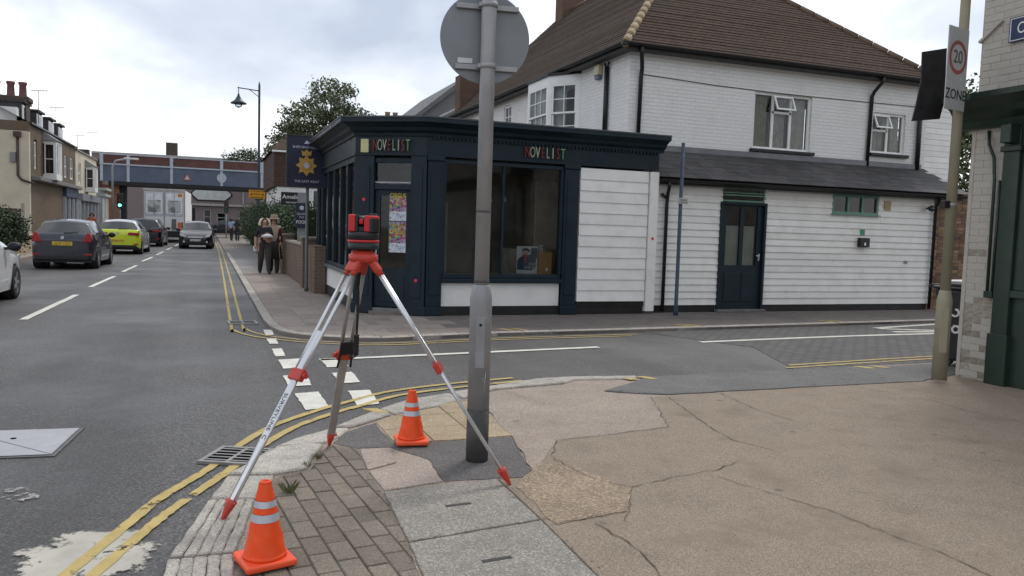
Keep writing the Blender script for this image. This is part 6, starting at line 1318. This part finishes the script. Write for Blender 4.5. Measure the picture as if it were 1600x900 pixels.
    for y in (yr, yf):
        for s_ in (-1, 1):
            Mw = Matrix.Translation((s_*(hw-.1), y, .31)) @ Matrix.Rotation(R(90)*s_, 4, 'Y')
            w_ = MB().lathe([(.2, -.1), (.29, -.1), (.31, -.07), (.31, .06), (.29, .09), (.215, .095), (.2, .08)], (0, 0, 0), 28, Mw).build('wheel', tyre, t)
            rm = MB().lathe([(.2, .0), (.212, .08), (.2, .086), (.18, .04), (.03, .05)], (0, 0, 0), 24, Mw)
            for k in range(5):
                a = k*2*math.pi/5; Mk = Mw @ Matrix.Rotation(a, 4, 'Z'); rm.box(-.028, .028, 0, .2, .05, .082, Mk)
            rm.build('rim', rim, w_)
            MB().lathe([(.345, -.3), (.345, -.02)], (0, 0, 0), 24, Matrix.Translation((s_*(hw-.06), y, .31)) @ Matrix.Rotation(R(90)*s_, 4, 'Y')).build('wheel_arch', car_blk, t)
    for s_ in (-1, 1):
        m_ = MB().lathe([(.02, -.09), (.075, -.06), (.085, 0), (.07, .05), (.02, .065)], (0, 0, 0), 14, Matrix.Translation((s_*(hw+.09), L-1.42, .99)) @ Matrix.Scale(1.3, 4, (1, 0, 0)) @ Matrix.Rotation(R(90), 4, 'X')).build('mirror', car_blk if side is None else paint, t)
        MB().bar((s_*hw*.92, L-1.42, .95), (s_*(hw+.05), L-1.42, .96), .03, .05).build('mirror_arm', car_blk, m_)
        MB().box(s_*hw-.012 if s_ > 0 else s_*hw-.006, s_*hw+.006 if s_ > 0 else s_*hw+.012, 1.66, 1.84, .80, .825).build('door_handle', paint, t)
    if side:
        for s_ in (-1, 1): MB().box(s_*hw-.004, s_*hw+.004, .9, L-.9, .42, .8).build('side_panel', side, t)
    return t
def rear_kit(t, L, Wd, plate, tall=True, low=0, lampm=None):
    hw = Wd/2; T = Matrix.Rotation(R(90), 4, 'X')
    for s_ in (-1, 1):
        pr = [(s_*hw*.60, .80), (s_*hw*.86, .80), (s_*hw*.90, .92), (s_*hw*.84, 1.06), (s_*hw*.76, 1.08), (s_*hw*.66, .92)] if tall else [(s_*hw*.42, .82), (s_*hw*.90, .80), (s_*hw*.92, .92), (s_*hw*.46, .94)]
        MB().prism(pr if s_ > 0 else pr[::-1], -.14, .03, Matrix.Translation((0, 0, 0)) @ T).build('tail_lamp', lampm or tail, t, .012)
        MB().box(s_*hw*.78-.09, s_*hw*.78+.09, -.012, .02, .42, .47).build('rear_reflector', tail, t)
    p_ = MB().box(-.26, .26, -.022, 0, .70-low, .81-low).build('number_plate', plate_y, t, .004); text('lettering', plate, bsgn, p_, Matrix.Translation((0, -.0235, .755-low)) @ T, .105, .002, local=True)
    MB().box(-hw*.8, hw*.8, -.03, .1, .28, .40).build('rear_bumper', car_blk, t, .02)
    MB().bar((.02, .12, 1.06), (.38, .13, 1.09), .02).build('rear_wiper', car_blk, t); MB().lathe([(.05, 0), (.045, .012)], (0, 0, 0), 16, Matrix.Translation((0, -.002, .92)) @ T).build('badge', rim, t)
def front_kit(t, L, Wd, plate):
    hw = Wd/2; T = Matrix.Translation((0, L, 0)) @ Matrix.Rotation(R(180), 4, 'Z') @ Matrix.Rotation(R(90), 4, 'X')
    for s_ in (-1, 1):
        pr = [(s_*hw*.50, .60), (s_*hw*.84, .66), (s_*hw*.90, .80), (s_*hw*.62, .72)]
        MB().prism(pr if s_ > 0 else pr[::-1], -.2, .0, T).build('head_lamp', headl, t, .012)
        MB().lathe([(.055, -.05), (.05, .02)], (0, 0, 0), 14, T @ Matrix.Translation((s_*hw*.66, .38, 0))).build('fog_lamp', headl, t)
    MB().prism([(-.5, .28), (.5, .28), (.42, .5), (-.42, .5)], -.05, .015, T).build('grille', car_blk, t, .01); MB().prism([(-.36, .58), (.36, .58), (.4, .66), (-.4, .66)], -.05, .0, T).build('upper_grille', mat('chrome', (.6, .6, .6), .2, 1), t, .008)
    p_ = MB().box(-.26, .26, .0, .02, .41, .52, Matrix.Translation((0, L, 0))).build('number_plate', plate_w, t, .004); text('lettering', plate, bsgn, p_, T @ Matrix.Translation((0, .465, .0215)), .105, .002, local=True)
def paintm(name, c, metal=.3, rough=.3): return mat(name, c, rough, metal, var=.04, vs=3, coat=.6, dirt=.12, dcol=(.1, .095, .09), ds=2)
c1 = make_car('hatchback_car', paintm('paint_slate', (.026, .03, .042))); rear_kit(c1, 3.95, 1.72, 'GJ14 CZX'); c1.location = (-3.98, 26.2, ZR); c1.rotation_euler = (0, 0, R(-2)); tag(c1, 'dark slate hatchback with red tall tail lamps queueing on the left', 'car')
c2 = make_car('hatchback_car', paintm('paint_silver', (.42, .43, .45), .5), L=4.25, Wd=1.8, H=1.47, rear=paintm('paint_lime', (.50, .58, .02), 0, .35)); rear_kit(c2, 4.25, 1.8, 'GN68 HVK', False, .17); c2.location = (-3.6, 37.2, ZR); c2.rotation_euler = (0, 0, R(-2)); tag(c2, 'hatchback with fluorescent lime yellow rear and silver sides', 'car')
c3 = make_car('estate_car', paintm('paint_black', (.012, .012, .018)), L=4.4, Wd=1.85, H=1.56, suv=1); rear_kit(c3, 4.4, 1.85, 'LB17 OYT', False); c3.location = (-3.35, 47.8, ZR); c3.rotation_euler = (0, 0, R(-2)); tag(c3, 'black crossover car between the lime hatchback and the lorry', 'car')
c4_ = make_car('hatchback_car', paintm('paint_black2', (.014, .014, .016)), L=3.98, Wd=1.72, H=1.48); front_kit(c4_, 3.98, 1.72, 'KN13 XUB'); c4_.location = (-.55, 49.5, ZR); c4_.rotation_euler = (0, 0, R(178)); tag(c4_, 'black hatchback driving towards the camera with pale headlamps', 'car')
c5 = make_car('saloon_car', paintm('paint_white', (.60, .61, .62), .1), L=4.5, Wd=1.82, H=1.43); front_kit(c5, 4.5, 1.82, 'HK15 LZD'); c5.location = (-4.3, 13.35, ZR); c5.rotation_euler = (0, 0, R(-1)); tag(c5, 'white car cut off by the left edge, front wheel showing', 'car')
c6 = make_car('parked_car', paintm('paint_darkgrey', (.02, .02, .022)), L=4.3, Wd=1.8, H=1.6, suv=1); rear_kit(c6, 4.3, 1.8, 'WM12 FDR', False); c6.location = (3.6, 90, ZR); c6.rotation_euler = (0, 0, R(80)); tag(c6, 'dark car standing crosswise beyond the bridge', 'car')
lo = empty('lorry', (-2.75, 57.0, ZR), R(-2)); ORG[lo.name] = Vector(); tag(lo, 'white box lorry with picture panels on its rear doors', 'lorry')
lw = mat('lorry_white', (.74, .74, .73), .5, var=.06, dirt=.25, dcol=(.3, .29, .28), ds=.8)
MB().box(-1.25, 1.25, 0, 7, .75, 3.45).build('box_body', lw, lo, .03)
MB().box(-1.27, 1.27, -.03, .04, 3.30, 3.50).build('roof_rail', mat('lorry_rail', (.42, .4, .38), .5), lo, .02)
scene_m = posterm('lorry_picture', [(.42, .43, .42), (.5, .5, .49), (.30, .31, .31), (.5, .5, .48), (.2, .2, .2), (.46, .46, .45)], 3.5)
for x0, x1 in ((-1.15, -.06), (.06, 1.15)):
    dr_ = MB().box(x0, x1, -.03, -.001, 1.72, 3.25).build('rear_door', mat('door_frame_blue', (.5, .51, .56), .5), lo, .01); MB().box(x0+.05, x1-.05, -.036, -.031, 1.88, 3.2).build('door_panel', mat('panel_white', (.76, .77, .77), .5), dr_)
    MB().box(x0+.15, x1-.15, -.04, -.037, 1.95, 2.75).build('door_picture', scene_m, dr_)
    MB().tube([((x0+x1)/2, -.06, 1.75), ((x0+x1)/2, -.06, 3.2)], .015, 6).build('lock_rod', galv, dr_)
MB().box(.82, 1.08, -.045, -.037, 3.0, 3.2).build('orange_mark', mat('mark_orange', (.55, .2, .03), .5), lo)
MB().box(-1.2, 1.2, -.02, 0, 1.0, 1.7).build('tail_lift', lw, lo)
for x in (-1.24, 0, 1.24): MB().box(x-.03, x+.03, -.05, -.002, .76, 3.3).build('corner_post', mat('bracket_grey', (.3, .3, .29), .6), lo); MB().box(.45, .72, -.05, -.021, .85, 1.55).build('lift_bracket', mat('bracket_grey', (.3, .3, .29), .6), lo)
MB().box(.82, 1.02, -.06, -.021, .82, 1.35).build('hazard_board', mat('hazard_orange', (.75, .13, .03), .5), lo); MB().box(1.05, 1.12, -.06, -.021, .85, 1.35).build('lamp_cluster', car_blk, lo)
MB().box(-1.2, 1.2, .0, .15, .35, .74).build('under_run_bar', car_blk, lo, .02); MB().box(-1.0, 1.0, .3, 8.3, .45, .74).build('chassis', car_blk, lo)
MB().box(-1.2, 1.2, 7.15, 8.8, .5, 2.7).build('cab', lw, lo, .1)
for y in (1.6, 7.9):
    for s_ in (-1, 1): w_ = MB().lathe([(.25, -.13), (.42, -.13), (.45, -.1), (.45, .1), (.42, .13), (.25, .13)], (0, 0, 0), 24, Matrix.Translation((s_*1.05, y, .45)) @ Matrix.Rotation(R(90), 4, 'Y')).build('wheel', tyre, lo); MB().lathe([(.24, -.1), (.24, .1)], (0, 0, 0), 18, Matrix.Translation((s_*1.05, y, .45)) @ Matrix.Rotation(R(90), 4, 'Y')).build('hub', rim, w_)

# ------------------------------------------------------------------ people
skin = mat('skin', (.42, .25, .18), .6, var=.08)
def person(name, loc, rz, h, J, segs, mats, label, extra):
    """J joints in metres for a 1.7 m figure, segs = (a, b, ra, rb, material index)"""
    t = empty(name, loc, rz); ORG[t.name] = Vector(); k = h/1.7
    bm_v, bm_e, rad, idx = [], [], [], {}
    for a, b, r1, r2, m_ in segs:
        for j, r_ in ((a, r1), (b, r2)):
            if j not in idx: idx[j] = len(bm_v); bm_v.append(Vector(J[j])*k); rad.append(r_*k)
        bm_e.append((idx[a], idx[b]))
    me = bpy.data.meshes.new('body'); me.from_pydata(bm_v, bm_e, []); o = bpy.data.objects.new('tmp_body', me); COL.objects.link(o)
    o.modifiers.new('skin', 'SKIN'); me.skin_vertices[0].data[idx['pelvis']].use_root = True
    for i, r_ in enumerate(rad): me.skin_vertices[0].data[i].radius = (r_, r_); me.skin_vertices[0].data[i].use_root = (i == idx['pelvis'])
    sb = o.modifiers.new('sub', 'SUBSURF'); sb.levels = 2; sb.render_levels = 2
    dg = bpy.context.evaluated_depsgraph_get(); m2 = bpy.data.meshes.new_from_object(o.evaluated_get(dg)); bpy.data.objects.remove(o)
    m2.materials.clear()
    for q in mats: m2.materials.append(q)
    SG = [(Vector(J[a])*k, Vector(J[b])*k, m_) for a, b, _, _, m_ in segs]
    for p in m2.polygons:
        p.use_smooth = True; best = 1e9
        for a, b, m_ in SG:
            d = b-a; u = max(0, min(1, (p.center-a).dot(d)/max(1e-9, d.length_squared))); dd = (p.center-a-d*u).length
            if dd < best: best = dd; p.material_index = m_
    b = bpy.data.objects.new('body', m2); COL.objects.link(b); b.parent = t
    extra(t, b, k); tag(t, label, 'person'); return t
def fig(la, ra_, step=.16, wide=1.0):
    """local frame: facing -y ; x to the figure's left is +x"""
    J = dict(pelvis=(0, 0, .92), waist=(0, 0, 1.08), chest=(0, .0, 1.28), neckb=(0, .01, 1.43), neck=(0, -.005, 1.49), head=(0, -.015, 1.57), crown=(0, -.005, 1.65), nose=(0, -.105, 1.565),
             shl=(.17, .01, 1.38), shr=(-.17, .01, 1.38), hl=(.095, 0, .88), hr=(-.095, 0, .88), kl=(.10, -step*.55, .49), kr=(-.10, step*.1, .49), al=(.10, -step, .08), ar=(-.10, step, .10), tl=(.11, -step-.14, .035), tr=(-.11, step-.12, .035))
    J.update(la); J.update(ra_)
    S = [('pelvis', 'waist', .155*wide, .14*wide, 1), ('waist', 'chest', .14*wide, .155*wide, 1), ('chest', 'neckb', .155*wide, .09, 1), ('neckb', 'neck', .07, .055, 0), ('neck', 'head', .055, .092, 0), ('head', 'crown', .092, .075, 0), ('head', 'nose', .092, .016, 0),
         ('chest', 'shl', .15, .075, 1), ('chest', 'shr', .15, .075, 1), ('pelvis', 'hl', .15, .10*wide, 2), ('pelvis', 'hr', .15, .10*wide, 2), ('hl', 'kl', .10*wide, .082*wide, 2), ('hr', 'kr', .10*wide, .082*wide, 2), ('kl', 'al', .082, .068, 2), ('kr', 'ar', .082, .068, 2), ('al', 'tl', .05, .035, 3), ('ar', 'tr', .05, .035, 3)]
    for s_ in 'lr':
        S += [('sh'+s_, 'el'+s_, .07, .048, 4), ('el'+s_, 'wr'+s_, .045, .03, 5), ('wr'+s_, 'pa'+s_, .03, .036, 0)]
        w, p = Vector(J['wr'+s_]), Vector(J['pa'+s_]); d = (p-w).normalized(); sd_v = d.orthogonal().normalized()
        for q in range(4): J['f%d%s' % (q, s_)] = tuple(p+d*(.075-.008*abs(q-1.4))+sd_v*(.018*(q-1.5))); S.append(('pa'+s_, 'f%d%s' % (q, s_), .036, .0085, 0))
        J['th'+s_] = tuple(p+d*.02+sd_v*.055); S.append(('pa'+s_, 'th'+s_, .036, .009, 0))
    return J, S
def face(t, k, hz=1.57):
    for s_ in (-1, 1): MB().lathe([(.009, -.004), (.012, 0), (.009, .004)], (0, 0, 0), 8, Matrix.Translation((s_*.033*k, -.098*k, (hz+.02)*k)) @ Matrix.Rotation(R(90), 4, 'X')).build('eye', mat('eye_dark', (.03, .02, .015), .3), t, local=True)
    MB().box(-.024*k, .024*k, -.104*k, -.096*k, (hz-.052)*k, (hz-.042)*k).build('mouth', mat('lip', (.3, .1, .09), .5), t, .003, local=True)
    for s_ in (-1, 1): MB().lathe([(.012, -.008), (.026, 0), (.012, .008)], (0, 0, 0), 10, Matrix.Translation((s_*.092*k, -.005*k, hz*k)) @ Matrix.Rotation(R(90), 4, 'Y')).build('ear', skin, t, local=True)
def hairdo(t, k, mt, low, r_=.112, bulge=1.1):
    vs = []; n = 20; rows = 9
    for i in range(rows):
        a = i/(rows-1); z = 1.695-(1.695-low)*a; rr = r_*math.sin(min(1, a*1.9+.12)*math.pi/2)*(bulge if a > .5 else 1)
        for q in range(n):
            th = math.pi*(-.18+1.36*q/(n-1)) ; rj = rr*(1+.09*math.sin(q*2.7+i*1.3)); vs.append((rj*math.cos(th)*k, (.005+rj*math.sin(th))*k, z*k))
    o = MB().add(vs, [(i*n+q, i*n+q+1, (i+1)*n+q+1, (i+1)*n+q) for i in range(rows-1) for q in range(n-1)]+[tuple(range(n))], True).build('hair', mt, t, local=True); m_ = o.modifiers.new('s', 'SOLIDIFY'); m_.thickness = .03; return o
blond = mat('hair_blond', (.62, .54, .42), .7, var=.3, vs=30, bump=.5, bs=90); grey_h = mat('hair_grey', (.5, .46, .4), .7, var=.3, vs=30)
tee = mat('cloth_black', (.018, .02, .026), .85, var=.2, vs=12, bump=.2, bs=60); trou = mat('cloth_brown', (.045, .04, .036), .9, var=.2, vs=10, bump=.2, bs=50); shoe = mat('shoe_black', (.015, .015, .015), .6); beige = mat('cloth_beige', (.36, .30, .235), .9, var=.15); maroon = mat('cloth_maroon', (.13, .03, .03), .9, var=.2); skyb = mat('cloth_sky', (.3, .38, .55), .9, var=.1); orange_t = mat('cloth_orange', (.4, .12, .06), .9)
larm = dict(ell=(.235, .0, 1.12), wrl=(.13, -.19, 1.10), pal=(.07, -.225, 1.12)); rarm = dict(elr=(-.25, .04, 1.12), wrr=(-.27, -.02, .89), par=(-.27, -.04, .82))
J, S = fig(larm, rarm, .2, 1.2)
def ex1(t, b, k):
    hairdo(t, k, blond, 1.47, .125, 1.15); face(t, k)
ww = person('person', (1.50, 24.15, 0), R(6), 1.62, J, S, [skin, tee, trou, shoe, tee, skin], 'person in black t-shirt and dark trousers with loose blond hair', ex1)
bb = MB().lathe([(.02, -.05), (.09, -.03), (.11, .01), (.07, .05), (.02, .06)], (0, 0, 0), 14, Matrix.Scale(1.4, 4, (1, 0, 0))).build('white_bundle', mat('bundle_white', (.6, .6, .62), .8, var=.1, bump=.5, bs=20), None, loc=(1.56, 23.90, 1.10)); tag(bb, 'white bundle held at the chest of the blond person', 'bundle')
pp = MB().box(-.05, .05, -.02, .02, -.08, .06).build('white_paper', mat('bundle_white', (.6, .6, .62), .8), None, .01, loc=(1.235, 24.1, .74)); tag(pp, 'small white paper in the lowered hand of the blond person', 'paper')
larm = dict(ell=(.24, .0, 1.12), wrl=(.21, -.14, .93), pal=(.2, -.19, .88)); rarm = dict(elr=(-.24, .02, 1.12), wrr=(-.2, -.14, .98), par=(-.18, -.19, .95))
J2, S2 = fig(larm, rarm, .16, 1.08)
def ex2(t, b, k):
    hairdo(t, k, grey_h, 1.52, .112, 1.0); face(t, k)
    hat = MB().lathe([(.185, 1.63), (.19, 1.64), (.12, 1.65), (.108, 1.70), (.10, 1.76), (.06, 1.775), (.01, 1.775)], (0, 0, 0), 22).build('hat', mat('hat_brown', (.26, .2, .14), .9), t, local=True); hat.scale = (k, k, k)
    sk = MB().lathe([(.19, .95), (.2, .8), (.235, .42), (.225, .42), (.19, .8)], (0, 0, 0), 20).build('skirt', trou, t, local=True)
person('person', (1.80, 24.6, 0), R(-10), 1.66, J2, S2, [skin, beige, trou, shoe, maroon, maroon], 'person in brown hat and beige top with maroon sleeves', ex2)
stk_ = MB().tube([(0, 0, 0), (.01, 0, .75), (.03, 0, .85), (.08, 0, .88), (.12, 0, .84)], .012, 8).build('walking_stick', mat('stick_wood', (.3, .22, .13), .7), None, loc=(1.99, 24.2, .0)); stk_.rotation_euler = (R(4), R(-7), 0); tag(stk_, 'pale wooden walking stick held by the person in the hat', 'walking stick')
def ex3(t, b, k): hairdo(t, k, mat('hair_dark', (.04, .03, .025), .7), 1.5); face(t, k)
Jd, Sd = fig(dict(ell=(.25, .02, 1.13), wrl=(.26, -.05, .9), pal=(.26, -.07, .83)), dict(elr=(-.25, .03, 1.13), wrr=(-.26, -.04, .9), par=(-.26, -.06, .83)), .15)
person('person', (1.55, 63, 0), R(150), 1.7, Jd, Sd, [skin, skyb, trou, shoe, skyb, skin], 'far person in pale blue shirt walking near the bridge', ex3)
person('person', (1.95, 62.5, 0), R(170), 1.65, Jd, Sd, [skin, tee, tee, shoe, tee, skin], 'far person in dark clothes beside the pale blue shirt', ex3)
person('person', (-7.05, 57.5, .06), R(10), 1.65, Jd, Sd, [skin, orange_t, trou, shoe, orange_t, skin], 'far person in orange top on the left pavement', ex3)
